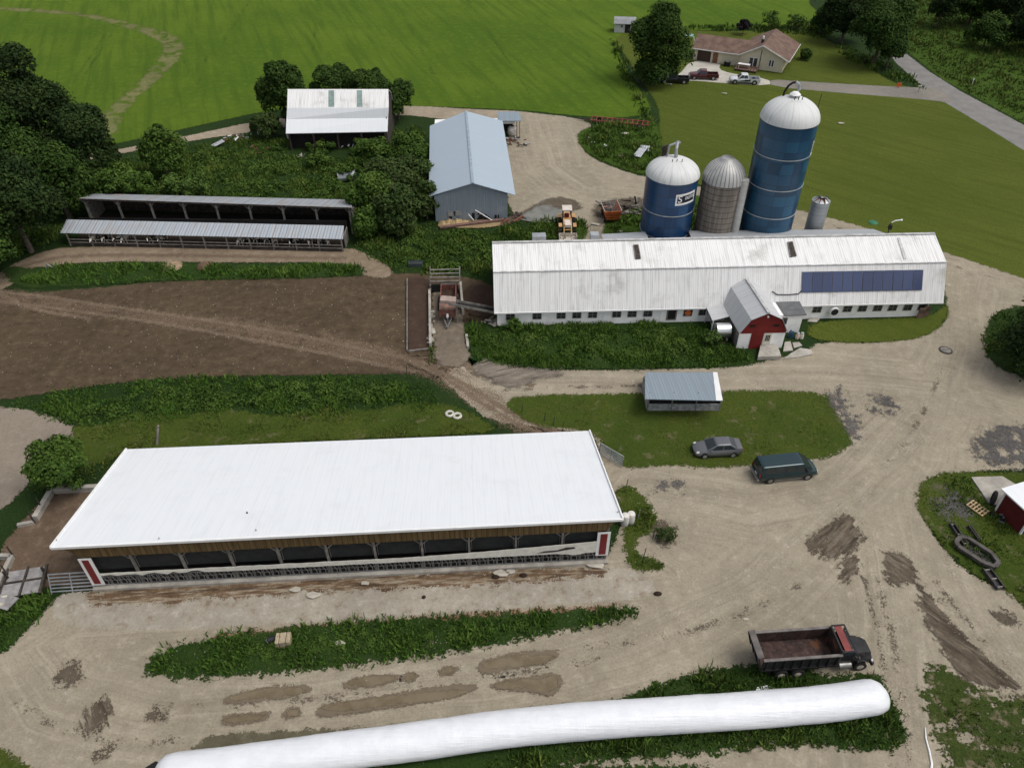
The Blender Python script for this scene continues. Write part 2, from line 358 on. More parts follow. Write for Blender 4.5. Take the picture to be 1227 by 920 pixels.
def strip(name, pix, w, mat, h=.2):
    c = [Vector(G(*p)[:2]) for p in pix]
    for _ in range(2):
        q = [c[0]]
        for a, b in zip(c, c[1:]): q += [a*.75+b*.25, a*.25+b*.75]
        c = q+[c[-1]]
    lft, rgt = [], []
    for i, p in enumerate(c):
        d = (c[min(i+1, len(c)-1)]-c[max(i-1, 0)]).normalized(); nn = Vector((-d.y, d.x))*w/2; lft.append(tuple(p+nn)); rgt.append(tuple(p-nn))
    return zone(name, None, 0, mat, h, world=lft+rgt[::-1], margin=.8)
TRAM = gravel_mat('tramline grass', (.045,.088,.010), flow=False, dark=(.035,.07,.008), lite=(.07,.12,.015), amp=.6, soft=.5, op=.8, patch=(.12,.35,.65), dk=.3, pebbles=0)
# ---- base ground, far beyond the picture, gently rolling far away
nx = 90; gx = np.linspace(-600, 600, nx); gy = np.linspace(-60, 1500, nx)
X, Y = np.meshgrid(gx, gy); far = np.clip((Y-260)/500, 0, 1); Zb = -0.02+far**1.5*30+far*10*np.sin(X*.011+Y*.006)
a = (np.arange(nx-1)[:, None]*nx+np.arange(nx-1)[None, :]).ravel()
prop(npmesh('ground', np.stack([X.ravel(), Y.ravel(), Zb.ravel()], 1), np.stack([a, a+1, a+nx+1, a+nx], 1), MG['weeds'], smooth=True), kind='structure')
zone('crop_field', [(-420,-75),(1000,-75),(962,0),(985,18),(965,30),(880,34),(830,38),(815,33),(735,44),(752,90),(775,118),(782,136),(740,142),(690,139),(630,132),(500,127),(340,128),(240,150),(140,172),(60,190),(-60,200),(-420,170)], .004, MG['field'], .8)
for pl in ([(142,18),(100,80),(60,142)], [(148,19),(108,80),(70,140)], [(80,45),(50,92)], [(250,60),(235,110)], [(300,0),(262,60)], [(690,40),(715,85)], [(560,0),(600,60),(640,120)], [(380,0),(375,70)], [(480,10),(520,90)]):
    strip('tramline', pl, .55, TRAM, .3)
zone('field_track', [(-60,6),(0,9),(90,13),(150,26),(205,40),(221,52),(218,68),(195,92),(165,118),(145,140),(138,168),(116,166),(113,146),(132,128),(165,100),(190,72),(198,56),(182,44),(140,30),(88,18),(0,13),(-60,11)], .014, gravel_mat('field track', (.145,.15,.055), flow=False, dark=(.06,.11,.02), lite=(.25,.21,.12), amp=1.3, dk=.9, soft=.8, patch=(.35,.3,.6)), .4)
zone('lawn', [(733,46),(770,32),(820,37),(880,38),(965,36),(1005,55),(1062,97),(1100,108),(1125,114),(1160,136),(1230,180),(1350,240),(1380,400),(1227,336),(1120,300),(1040,276),(985,260),(860,228),(795,208),(788,170),(792,130),(770,100),(748,64)], .008, MG['lawn'], .7)
zone('meadow', [(1020,-40),(1042,8),(1072,50),(1130,96),(1227,148),(1470,272),(1700,200),(1500,0),(1250,-60),(1100,-60)], .008, MG['verge'], .7, it=0)
zone('asphalt_road', [(1000,-30),(1030,10),(1066,55),(1068,71),(1093,93),(1120,116),(1152,135),(1189,157),(1227,181),(1420,290),(1460,270),(1300,190),(1227,150),(1129,98),(1072,54),(1040,10),(1010,-30)], .022, MG['asphalt'], .4, it=1)
zone('driveway', [(921,95),(960,98),(1104,106),(1125,104),(1145,125),(1115,120),(1000,111),(924,104)], .026, gravel_mat('driveway blacktop', (.21,.195,.17), flow=False, dark=(.15,.14,.12), lite=(.3,.28,.24), amp=.15, dk=.3), .4, it=1)
zone('driveway_pad', [(812,92),(829,71.5),(864,76),(861,83),(875,88.5),(921,94.5),(924,103.5),(868,100),(826,96.5),(795,97)], .03, MG['pad'], .3, it=1)
zone('farm_lane', [(40,196),(140,180),(240,160),(298,147),(340,142),(430,128),(500,127),(560,131),(640,134),(650,142),(600,150),(530,143),(470,136),(340,153),(240,167),(150,183),(40,205)], .020, MG['lane'], .4)
# main yard
YARD = [(548,436),(600,443),(700,444),(860,441),(905,437),(925,431),(966,424),(980,409),(1040,412),(1100,405),(1132,388),(1136,368),(1130,335),(1118,304),(1060,290),(900,292),(700,292),(655,285),(640,262),(612,262),(600,190),(614,150),(622,134),(690,141),(712,150),(697,158),(693,170),(705,188),(742,204),(775,213),(830,222),(900,238),(985,259),(1040,274),(1118,298),(1227,334),(1400,390),(1500,560),(1400,700),(1240,720),(1160,690),(1115,640),(1100,600),(1130,570),(1227,560),(1400,560),(1500,700),(1330,900),(1300,1100),(-160,1100),(-260,900),(-60,800),(0,790),(50,735),(70,712),(110,709),(400,692),(724,677),(748,625),(736,588),(720,560),(715,520),(640,512),(590,506),(552,476),(520,446)]
zone('gravel_yard', [p for p in YARD if True], .012, MG['gravel'], .3, flow=True, it=1)
zone('dirt_lot', [(-200,372),(0,362),(20,352),(120,345),(200,336),(430,332),(500,326),(594,336),(592,372),(600,392),(560,386),(556,400),(553,440),(520,448),(440,448),(360,449),(200,452),(100,464),(0,480),(-200,500)], .016, MG['soil'], .35)
zone('dirt_path', [(-200,372),(0,340),(70,357),(200,372),(300,382),(400,398),(480,418),(560,438),(640,505),(700,525),(640,535),(590,508),(540,470),(500,450),(440,438),(300,404),(150,384),(0,362),(-200,400)], .021, MG['rut'], .35)
zone('cattle_lane', [(-200,372),(-20,345),(0,325),(40,305),(85,294),(415,297),(430,300),(470,320),(468,335),(430,330),(415,314),(300,315),(100,313),(45,322),(10,345),(-60,372)], .024, gravel_mat('cattle lane dirt', (.215,.165,.115), flow=False, dark=(.12,.08,.05), lite=(.36,.31,.24), amp=.35, dk=.7), .35)
zone('turning_area', [(-260,500),(0,484),(60,498),(95,515),(88,535),(50,560),(24,590),(0,615),(-260,700)], .016, gravel_mat('turning area gravel', (.225,.19,.15), flow=False, dark=(.13,.11,.085), lite=(.31,.27,.22)), .4)
zone('corral_yard', [(0,712),(0,655),(28,625),(60,590),(125,583),(130,640),(118,680),(112,708),(60,700)], .018, gravel_mat('corral mud', (.125,.088,.06), flow=False, dark=(.06,.042,.03), lite=(.27,.21,.155), amp=.5, dk=.9, soft=.4), .3)
zone('concrete_apron', [(62,745),(66,712),(112,709),(400,690),(725,677),(780,688),(786,716),(640,728),(400,744),(260,752),(130,756)], .024, MG['dirtconc'], .3, it=1)
zone('feed_strip', [(100,716),(112,707),(400,690),(726,677),(728,690),(560,702),(400,708),(250,718),(110,726)], .030, MG['silage'], .2, it=1)
zone('dirt_strip', [(240,760),(400,747),(560,735),(720,725),(760,726),(720,736),(560,748),(400,762),(260,775)], .028, gravel_mat('red dirt', (.22,.13,.085), flow=False, dark=(.12,.075,.05), lite=(.34,.25,.19), amp=.6), .25)
for pl in ([(-60,344),(0,350),(60,356),(120,366),(250,384),(350,400),(450,422),(520,438)], [(-60,356),(0,361),(100,374),(200,388),(300,407),(400,425),(500,446)], [(0,352),(40,372),(110,382)],
           [(460,420),(520,445),(560,470),(600,500),(650,520)], [(500,432),(560,462),(620,500),(680,522)], [(545,395),(550,430),(575,452),(640,462)], [(528,395),(530,430),(520,448)], [(0,330),(60,308),(150,305),(300,308),(415,310)]):
    strip('wheel_rut', pl, .75, MG['rutline'])
for pl in ([(1140,330),(1150,430),(1120,505),(1035,600),(895,712),(755,780)], [(1125,340),(1135,430),(1105,505),(1020,595),(880,705),(740,770),(600,810)], [(60,820),(30,775),(80,738),(160,728)], [(80,835),(50,790),(90,752),(180,738)],
           [(600,450),(750,452),(900,448),(1020,445)], [(1090,560),(1110,640),(1165,720),(1227,800)], [(1105,560),(1130,640),(1185,710),(1260,790)], [(820,600),(900,590),(1000,570),(1060,520)]):
    strip('wheel_line', pl, .7, MG['pale'], .25)
for pl in ([(100,748),(260,742),(400,734),(600,722),(760,712)], [(700,775),(800,765),(880,740),(960,700)], [(600,468),(720,463),(860,461)], [(1050,690),(1075,780),(1085,860),(1090,930)], [(1035,690),(1055,780),(1065,860),(1070,930)],
           [(1110,700),(1150,760),(1200,810)], [(1120,695),(1165,755),(1215,805)], [(180,850),(400,838),(620,806),(720,790)], [(930,250),(1040,285),(1120,312),(1227,345)], [(20,840),(60,870),(140,890),(240,885)], [(1130,440),(1100,510),(1060,560)]):
    strip('tyre_track', pl, .6, MG['tyre'], .25) if pl[0] != (100,748) else None
# islands of grass on the yard
zone('grass_island', [(596,480),(640,473),(760,472),(800,470),(990,467),(1000,490),(1018,520),(1022,535),(985,552),(900,557),(850,562),(800,556),(770,561),(740,560),(715,520),(690,514),(640,512)], .032, MG['yardgrass'], .3)
zone('grass_island', [(545,385),(592,388),(700,386),(850,398),(900,425),(905,437),(860,441),(700,443),(610,440),(570,430),(562,415)], .032, MG['weeds_e'], .35)
zone('lawn_strip', [(972,384),(1115,382),(1136,362),(1136,382),(1112,404),(1060,411),(985,410),(965,400)], .032, MG['lawn'], .3)
zone('grass_island', [(170,812),(178,790),(205,776),(262,762),(400,746),(560,738),(730,728),(775,726),(750,742),(700,752),(620,768),(520,786),(400,800),(280,812)], .036, MG['weeds_e'], .25)
zone('grass_island', [(735,585),(760,582),(775,600),(790,625),(785,640),(765,642),(758,662),(790,672),(798,680),(770,686),(750,676),(748,640),(746,620)], .036, MG['yardgrass'], .25)
zone('grass_verge', [(745,835),(800,815),(860,800),(930,792),(1000,812),(1045,806),(1060,820),(1080,862),(1085,895),(1040,900),(960,890),(860,903),(800,905),(700,915),(640,925),(500,940),(380,950),(400,925),(600,890),(700,865)], .036, MG['weeds_e'], .25)
zone('grass_verge', [(540,960),(560,925),(640,912),(700,918),(860,915),(860,940),(700,960)], .036, MG['weeds_e'], .25)
zone('grass_verge', [(1098,585),(1115,570),(1145,565),(1227,566),(1420,580),(1420,740),(1240,740),(1205,705),(1165,690),(1130,655),(1112,630),(1100,610)], .036, MG['yardgrass'], .25)
MG['patchy'] = grass_mat('patchy thin grass', (.055,.088,.018), (.10,.12,.028), (.15,.135,.055), big=.15, bare=((.21,.17,.115), .8, .8, .52), amp=1.3, patch=(.45,.36,.52))
zone('grass_verge', [(1105,790),(1135,802),(1160,818),(1190,828),(1227,834),(1420,860),(1420,1050),(1170,1050),(1150,960),(1130,900),(1112,862),(1102,830)], .036, MG['patchy'], .25)
zone('grass_slope', [(84,508),(120,512),(170,490),(215,500),(270,488),(330,502),(390,486),(440,494),(500,480),(556,490),(592,512),(590,520),(152,538),(118,560),(90,548)], .03, MG['yardgrass'], .3)
zone('grass_verge', [(-200,740),(0,722),(30,712),(62,708),(66,716),(50,738),(20,765),(0,785),(-200,850)], .036, MG['weeds_e'], .25)
zone('grass_verge', [(-120,905),(0,895),(20,910),(45,925),(80,960),(-60,980)], .036, MG['yardgrass'], .3)
zone('grass_verge', [(0,318),(14,345),(60,345),(130,341),(200,336),(433,333),(440,322),(420,316),(300,318),(100,316),(45,322)], .036, MG['weeds_e'], .3)
zone('grass_verge', [(693,158),(712,152),(745,146),(790,140),(795,205),(770,210),(740,201),(706,186),(692,170)], .036, MG['verge'], .35)
zone('grass_verge', [(652,288),(640,265),(700,262),(706,290)], .03, MG['verge'], .35)
zone('grass_verge', [(735,240),(775,240),(830,232),(850,240),(870,288),(720,290),(725,268)], .03, MG['verge'], .35)
zone('grass_verge', [(1178,420),(1182,385),(1210,365),(1300,372),(1500,440),(1500,520),(1300,480),(1227,455),(1190,438)], .034, MG['weeds_e'], .3)
# wet mud, stone dust, puddles
for i, p in enumerate([
    [(962,655),(978,640),(998,622),(1020,617),(1032,640),(1030,655),(1010,668),(985,668)], [(1004,668),(1022,664),(1030,672),(1022,692),(1008,700),(1010,682)],
    [(1058,665),(1075,662),(1092,672),(1100,690),(1092,700),(1070,702),(1060,690)], [(1096,700),(1110,705),(1128,735),(1150,760),(1190,800),(1230,830),(1190,824),(1150,815),(1130,780),(1108,740)],
    [(1185,735),(1200,730),(1218,742),(1215,750),(1200,748)], [(62,815),(75,798),(92,792),(100,808),(88,822)], [(97,878),(104,855),(120,838),(137,842),(130,862),(112,884)],
    [(168,862),(190,848),(210,850),(200,862)], [(112,905),(130,892),(135,900),(118,912)], [(782,640),(790,622),(806,628),(810,648),(795,655)]]):
    zone('mud_patch', p, .040, MG['smear2'] if i < 2 else MG['smear'] if i < 4 or i == 6 else MG['wetmud'], .15, it=2, margin=1.6)
for p in [[(990,470),(1005,462),(1020,480),(1035,520),(1028,540),(1010,510),(995,492)], [(1112,600),(1128,582),(1158,590),(1172,610),(1160,632),(1135,628)], [(1165,520),(1200,505),(1260,510),(1260,565),(1190,560),(1160,545)], [(1040,475),(1065,470),(1080,490),(1060,500),(1040,492)],[(775,595),(795,570),(820,575),(818,590),(795,590)]]:
    zone('stone_dust', p, .040, MG['gray'], .25, it=2, margin=1.9)
for p in [[(268,838),(300,828),(330,824),(365,822),(370,829),(335,836),(285,842)], [(410,822),(425,812),(450,810),(478,810),(470,817),(440,824)], [(484,812),(492,805),(499,808),(497,815),(488,816)], [(526,807),(535,799),(546,799),(545,806),(534,810)],
          [(574,802),(580,792),(620,784),(668,782),(662,793),(620,800),(588,805)], [(264,866),(275,857),(300,855),(323,854),(318,862),(290,868)], [(340,858),(346,849),(359,849),(360,857),(350,861)],
          [(380,850),(395,842),(440,838),(500,828),(560,822),(566,830),(520,840),(450,850),(395,856)], [(588,824),(600,816),(640,812),(665,808),(672,818),(660,832),(645,830),(620,826)]]:
    c = (sum(q[0] for q in p)/len(p), sum(q[1] for q in p)/len(p))
    zone('damp_rim', [(c[0]+(q[0]-c[0])*1.06+(2 if q[0] > c[0] else -2), c[1]+(q[1]-c[1])*1.25) for q in p], .044, MG['damp'], .14, it=2, margin=.4)
    p = [(c[0]+(q[0]-c[0])*.98, c[1]+(q[1]-c[1])*.82) for q in p]
    zone('puddle', p, .050, MG['puddle'], .12, it=2, margin=.4)
zone('pond', [(612,262),(622,256),(640,250),(652,238),(672,238),(684,250),(676,266),(640,268)], .044, MG['pond'], .3)
zone('mud_patch', [(600,262),(625,256),(660,236),(690,240),(700,250),(680,255),(650,244),(620,262),(600,275)], .040, MG['wetmud'], .3)
zone('mud_patch', [(710,248),(740,238),(778,238),(778,248),(745,252),(735,262),(715,262)], .040, MG['wetmud'], .3)
zone('mud_patch', [(230,895),(250,883),(330,876),(420,874),(500,868),(620,852),(700,840),(720,846),(600,870),(450,888),(330,905),(235,915)], .041, gravel_mat('damp gravel with painted shade', (.11,.10,.065), flow=False, dark=(.06,.055,.035), lite=(.22,.2,.14), amp=.5), .25)  # shade beside the silage bag painted into this strip of damp gravel
zone('mud_patch', [(565,445),(580,430),(610,440),(690,446),(640,456),(620,466),(590,458)], .040, gravel_mat('damp lane', (.17,.145,.12), flow=False, dark=(.1,.085,.07), lite=(.28,.24,.19), amp=1.0, soft=.9, aniso=R(70), amp2=.8), .3)
zone('manure_bed', [(488,336),(500,332),(514,336),(516,420),(489,423)], .03, MG['muck'], .25, it=0)
zone('manure_bed', [(553,345),(592,340),(594,372),(590,382),(556,378)], .03, MG['muck'], .3)
zone('pit_floor', [(518,345),(552,345),(556,400),(565,440),(520,440),(518,395)], .032, gravel_mat('pit floor dirt', (.17,.14,.105), flow=False, dark=(.08,.06,.045), lite=(.30,.26,.2), amp=.5, dk=.8), .3, it=1)
zone('sand_pad', [(524,263),(560,262),(612,262),(600,272),(565,275),(528,272)], .036, gravel_mat('spilled feed', (.30,.22,.12), flow=False, dark=(.14,.1,.06), lite=(.42,.34,.22), amp=.4), .25)
# ================================================================ BUILDINGS
A = {}
A['white_roof'] = ribbed('white painted barn roof', (.74,.74,.73), .25, 0, .86, .45, 0, (.30,.29,.26), .68, panel=.91, pk=.10)
A['new_white'] = ribbed('bright white steel roof', (.71,.735,.755), .3, 0, .988, .4, 0, (.56,.58,.60), .4, panel=.95, pk=.025)
A['white_wall'] = plain('whitewashed block', (.86,.86,.84), .8, var=.07, scale=.6, bump=.2, dirt=((.5,.48,.42), .4))
A['white_trim'] = plain('white trim', (.75,.75,.74), .6, var=.06)
A['dark_wood'] = plain('dark weathered boards', (.055,.045,.038), .9, var=.5, scale=2, bump=.3)
A['gray_wood'] = plain('gray weathered wood', (.20,.185,.165), .9, var=.4, scale=2, bump=.3)
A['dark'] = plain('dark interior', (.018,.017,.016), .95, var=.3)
A['glass'] = plain('dark window glass', (.035,.04,.045), .15, var=.4, spec=.5)
A['steel'] = plain('galvanised steel', (.40,.42,.43), .45, .5, var=.2)
A['rail'] = plain('grey steel rail', (.21,.215,.215), .5, .3, var=.25)
A['conc'] = plain('old concrete', (.36,.34,.30), .9, var=.25, scale=.8, bump=.3, dirt=((.2,.16,.11), .6))
A['barn_red'] = plain('barn red boards', (.165,.016,.014), .7, var=.22, scale=1)
A['red_panel'] = plain('dark red panel', (.17,.02,.02), .6, var=.15)
A['gray_roof'] = ribbed('grey steel roof', (.40,.42,.44), .3, 1, .82, .45, .1, (.3,.29,.27), .3, panel=.9, pk=.10)
A['blue_roof'] = ribbed('pale blue grey steel roof', (.345,.415,.48), .3, 1, .93, .45, 0, (.40,.44,.47), .3, panel=.9, pk=.06)
A['blue_wall'] = ribbed('blue grey steel wall', (.20,.245,.285), .3, 0, .85, .5, 0, (.33,.35,.36), .6, panel=.9, pk=.08)
A['loaf_roof'] = ribbed('weathered ribbed steel', (.40,.44,.48), .42, 0, .60, .5, .1, (.30,.27,.24), .45, panel=.84, pk=.3, rust=.35)
A['loaf_roof2'] = ribbed('weathered steel upper', (.34,.37,.40), .9, 0, .78, .5, .1, (.26,.24,.21), .5, panel=2.2, pk=.2, rust=.7)
A['shed_roof'] = ribbed('blue grey shed roof', (.24,.295,.34), .3, 0, .74, .5, .1, (.22,.24,.26), .4, panel=.9, pk=.12)
A['straw'] = plain('spilled straw', (.34,.25,.13), .95, var=.35, scale=2, bump=.5)

def frame_from(pa, pb):
    a, b = G(*pa), G(*pb); return a, math.atan2(b.y-a.y, b.x-a.x), (b-a).length
# ---------- free-stall barn in front
O, rz, L = frame_from((114.5,705.7), (726.7,673.5))
t = thing('free_stall_barn', 'long open-fronted cattle barn with a plain white single-slope roof', 'barn', O, rz)
h1, h2 = 5.6, 1.35
c = [loc(G(61,656,h1), O, rz), loc(G(746,622,h1), O, rz), loc(G(706,516,h2), O, rz), loc(G(152,538,h2), O, rz)]
x0, x1 = (c[0].x+c[3].x)/2, (c[1].x+c[2].x)/2; yf = (c[0].y+c[1].y)/2; yb = (c[2].y+c[3].y)/2
roof = M().slab([(c[0].x, c[0].y, h1), (c[1].x, c[1].y, h1), (c[2].x, c[2].y, h2), (c[3].x, c[3].y, h2)], .16).build('roof', A['new_white'], t)
k = M()
def zr(y): return h1+(h2-h1)*(y-yf)/(yb-yf)
k.beam((c[0].x, c[0].y-.04, h1-.02), (c[1].x, c[1].y-.04, h1-.02), .12, .24)
k.beam((c[0].x-.04, c[0].y, h1), (c[3].x-.04, c[3].y, h2), .12, .26); k.beam((c[1].x+.04, c[1].y, h1), (c[2].x+.04, c[2].y, h2), .12, .26)
k.build('roof_trim', A['white_trim'], roof)
for px, py in ((193,650),(308,639),(295,611),(70,651),(740,617)):
    q = loc(G(px, py, 5.0), O, rz); z = zr(q.y)
    M().cyl((q.x, q.y, z-.05), (q.x, q.y, z+.16), .07, .05, 8).build('roof_vent', A['steel'] if px != 295 else A['dark'], roof)
nb = 11; bay = L/nb
wood = plain('tan board siding', (.30,.20,.10), .85, var=.3, scale=1.2, bump=.3)
m = N('board siding', .85, 0, .2); v = m.co('Object'); x = m.sep(v)[0]
fr = m.math('FRACT', m.math('DIVIDE', x, .42)); gap = m.step(m.math('ABSOLUTE', m.math('SUBTRACT', fr, .5)), .03, .10)
k = m.mix(m.step(m.noise(m.co('Object', (2.3, 1, .2)), 1.4, 4), .3, .7), (.085,.055,.022), (.165,.11,.05)); k = m.mix(gap, (.05,.035,.02), k); m.col(k); A['siding'] = m.m
M().wall([(-.9, 5.42), (L+.55, 5.42), (L-.35, 4.05), (.2, 4.0)], .05, .12).build('front_siding', A['siding'], t)
M().wall([(0, 0), (L, 0), (L, h2+.1), (0, h2+.1)], yb-.6, yb-.5).build('rear_wall', A['gray_wood'], t)
for xx in (.02, L-.12):
    e = M(); e.add([(xx, 5.5, 0), (xx, yb-.6, 0), (xx, yb-.6, h2), (xx, 5.5, zr(5.5)-.25), (xx+.1, 5.5, 0), (xx+.1, yb-.6, 0), (xx+.1, yb-.6, h2), (xx+.1, 5.5, zr(5.5)-.25)],
                   [(0,1,2,3),(7,6,5,4),(0,4,5,1),(1,5,6,2),(2,6,7,3),(3,7,4,0)]); e.build('end_wall', A['dark_wood'], t)
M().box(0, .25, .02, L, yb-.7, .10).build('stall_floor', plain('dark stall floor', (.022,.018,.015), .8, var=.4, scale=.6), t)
M().box(-.1, -.25, 0, L+.1, .2, .30).build('feed_curb', A['conc'], t, bevel=.02)
for i in range(nb+1):
    x = min(max(i*bay, .1), L-.1); p = M().box(x-.09, .22, 0, x+.09, .42, 5.3)
    if 0 < i < nb: p.beam((x, .3, 3.2), (x-.7, .3, 3.95), .08); p.beam((x, .3, 3.2), (x+.7, .3, 3.95), .08)
    p.build('post', A['gray_wood'], t)
for i in range(nb):     # dark netting and the rolled rim of each bay
    a, b = i*bay+.2, (i+1)*bay-.2
    s = M().wall([(a, 1.95), (b, 1.95), (b, 3.7), (b-.35, 3.98), (a+.35, 3.98), (a, 3.7)], .46, .48).build('bay_netting', plain('black netting', (.022,.024,.024), .8, var=.3) if i == 0 else bpy.data.materials['black netting'], t)
    M().tube([(a, .43, 2), (a, .43, 3.65), (a+.35, .43, 3.93), (b-.35, .43, 3.93), (b, .43, 3.65), (b, .43, 2)], .025, 6).build('netting_rim', A['rail'], s)
for i in range(nb):     # slanted headlocks
    a, b = i*bay+.1, (i+1)*bay-.1; q = M(); n = 5
    q.beam((a, .1, 1.42), (b, .1, 1.42), .06); q.beam((a, .1, .42), (b, .1, .42), .06); q.beam((a, .1, .95), (b, .1, .95), .03)
    for j in range(n+1):
        x = a+(b-a)*j/n; q.beam((x, .1, .35), (x, .1, 1.45), .05)
        if j < n: w_ = (b-a)/n; q.beam((x+w_*.25, .08, 1.4), (x+w_*.62, .08, .85), .05); q.beam((x+w_*.62, .08, .85), (x+w_*.55, .08, .42), .05); q.beam((x+w_*.8, .08, 1.4), (x+w_*.9, .08, .5), .04)
    q.build('headlock_panel', A['rail'], t)
# the pale sagging roll of curtain over the headlocks
rnd = random.Random(3); top = []; bot = []
for i in range(84):
    x = .3+(L-1.2)*i/83; f = i/83
    tz = 1.98+(.85*((f-.6)/.4)**1.4 if f > .6 else 0)+rnd.uniform(-.03, .03)
    lo = 1.48+(rnd.uniform(0, .3) if f < .22 else 0)+rnd.uniform(-.03, .03)-(.25*math.exp(-((f-.955)/.02)**2))
    top.append((x, tz)); bot.append((x, lo))
M().wall(top[::-1]+bot, -.02, .03).build('rolled_curtain', plain('pale curtain', (.66,.65,.58), .7, var=.12, scale=2, bump=.3), t)
M().wall([(L-5.9, 1.72), (L-4.4, 1.78), (L-3.4, 1.98), (L-2.7, 2.12), (L-2.85, 2.3), (L-3.5, 2.28), (L-4.2, 2.0), (L-5.2, 1.95)], -.045, -.03).build('curtain_tear', A['dark_wood'], t)
for xa, xb in ((-.05, .95), (L-1.0, L+.05)):
    q = M().box(xa, -.03, 1.0 if xa > 1 else .55, xb, .04, 3.9).build('end_panel', A['white_trim'], t)
    M().box(xa+.24, -.05, 1.15 if xa > 1 else .75, xb-.24, -.032, 3.75).build('red_inset', A['red_panel'], q)
for j in range(7): M().beam((1.2+j*.28, .5, 1.9), (1.9+j*.28, .5, 3.3), .035).build('stall_rope', A['rail'], t)
B1O, B1R, B1L = O, rz, L

# ---------- long white dairy barn
O = G(596, 391); rz = R(2.35); L = 51.2
t = thing('dairy_barn', 'long white gambrel dairy barn with solar panels and a row of small windows', 'barn', O, rz)
def b2(px, py, z): return loc(G(px, py, z), O, rz)
fl, fr_ = b2(592, 372, 2.1), b2(1127, 358, 2.1); xl, xr = fl.x, fr_.x
W2 = 12.2; prof = [(-.28, 2.1), (2.0, 6.1), (6.1, 7.55), (9.6, 5.2), (12.3, 2.1)]
for a, b in zip(prof, prof[1:]):
    M().slab([(xl, a[0], a[1]), (xr, a[0], a[1]), (xr, b[0], b[1]), (xl, b[0], b[1])] if True else 0, .09).build('roof', A['white_roof'], t)
k = M(); k.beam((xl, 2.0, 6.14), (xr, 2.0, 6.14), .2, .05); k.build('roof_seam', plain('grey roof seam', (.5,.5,.49), .6, var=.3), t)
M().beam((xl, 6.1, 7.6), (xr, 6.1, 7.6), .38, .07).build('ridge_cap', plain('grey ridge cap', (.42,.42,.41), .6, var=.3), t)
M().beam((xl, -.32, 2.03), (xr, -.32, 2.03), .07, .16).build('eave_trim', A['white_trim'], t)
M().box(.0, 0, 0, L-.6, .3, 2.15).build('front_wall', A['white_wall'], t)
M().box(.0, W2-.3, 0, L-.6, W2, 2.15).build('rear_wall', A['white_wall'], t)
for xx in (.1, L-.9):
    e = M(); pg = [(.0, 0), (W2, 0), (W2, 2.1), (9.5, 5.0), (6.1, 7.35), (2.1, 5.9), (0, 2.1)]; n = len(pg)
    e.add([(xx, p[0]+.01, p[1]) for p in pg]+[(xx+.2, p[0]+.01, p[1]) for p in pg], [tuple(range(n)), tuple(range(2*n-1, n-1, -1))]+[(i, n+i, n+(i+1) % n, (i+1) % n) for i in range(n)])
    e.build('gable_wall', plain('brown gable boards', (.12,.07,.055), .9, var=.3) if xx < 1 else A['white_wall'], t)
def win2(px, w_=.95, z0=.95, z1=1.85, mat='glass', bars=True):
    x, _ = W(px, 376, O, rz)
    f = M().box(x-w_/2-.07, -.05, z0-.08, x+w_/2+.07, .05, z1+.06).build('window', plain('old window frame', (.42,.36,.33), .8, var=.3) if 'old window frame' not in bpy.data.materials else bpy.data.materials['old window frame'], t)
    M().box(x-w_/2, -.065, z0, x+w_/2, -.052, z1).build('pane', A[mat], f)
    if bars:
        q = M(); q.box(x-.025, -.08, z0, x+.025, -.067, z1); q.box(x-w_/2, -.08, (z0+z1)/2-.02, x-.027, -.067, (z0+z1)/2+.02); q.box(x+.027, -.08, (z0+z1)/2-.02, x+w_/2, -.067, (z0+z1)/2+.02); q.build('muntin', A['gray_wood'], f)
    return f
for px in (611.6,643.5,672.4,691.2,710.2,738.9,757.4,776.2,842,977.3,1013.3,1031,1049,1066.7,1084.5): win2(px)
win2(1102, 1.0, .95, 1.85, 'dark', False)
x, _ = W(804.6, 378, O, rz); d = M().box(x-.6, -.06, .35, x+.6, .04, 1.95).build('hatch_door', A['gray_wood'], t); M().box(x-.45, -.08, .5, x+.45, -.062, 1.75).build('opening', A['dark'], d)
x, _ = W(824, 375, O, rz); f = win2(824, .95, .9, 1.8, 'dark', False); M().cyl((x, -.16, 1.35), (x, -.06, 1.35), .38, .38, 16).build('fan', plain('orange fan', (.5,.13,.04), .6), f)
x, _ = W(999.2, 368, O, rz); f = M().cyl((x, -.55, 1.25), (x, 0, 1.25), .52, .58, 20).build('exhaust_fan', A['white_trim'], t)
M().cyl((x, -.56, 1.25), (x, -.552, 1.25), .43, .43, 20).build('grille', A['dark'], f)
for px in (1100.5, 1108.5):
    x, _ = W(px, 376, O, rz); d = M().box(x-.38, -.5 if px < 1105 else -.12, 0, x+.38, -.42 if px < 1105 else -.06, 1.45).build('door', plain('brown plank door', (.16,.10,.08), .9, var=.4) if px < 1105 else bpy.data.materials['brown plank door'], t)
    M().box(x-.38, -.53 if px < 1105 else -.15, .9, x+.38, -.503 if px < 1105 else -.122, 1.0).build('batten', A['dark_wood'], d)
for px in (658, 724, 792):
    x, _ = W(px, 380, O, rz); M().box(x-.12, -.06, 0, x+.12, -.005, 2.0).build('pilaster', A['white_wall'], t)
def on_slope(px, py, i):
    """pixel -> point on roof plane i of the dairy barn"""
    (ya, za), (yb_, zb_) = prof[i], prof[i+1]; lo_, hi_ = za-3, zb_+3
    for _ in range(50):
        z = (lo_+hi_)/2; q = b2(px, py, z); zz = za+(zb_-za)*(q.y-ya)/(yb_-ya)
        if (zb_-za) and z < zz: lo_ = z
        else: hi_ = z
    return b2(px, py, z)
pc = [on_slope(*p, 0) for p in ((960,350),(1104.3,347),(1106,323.5),(960.8,326))]
nrm = Vector((0, -(6.1-2.1), 2.28)).normalized()
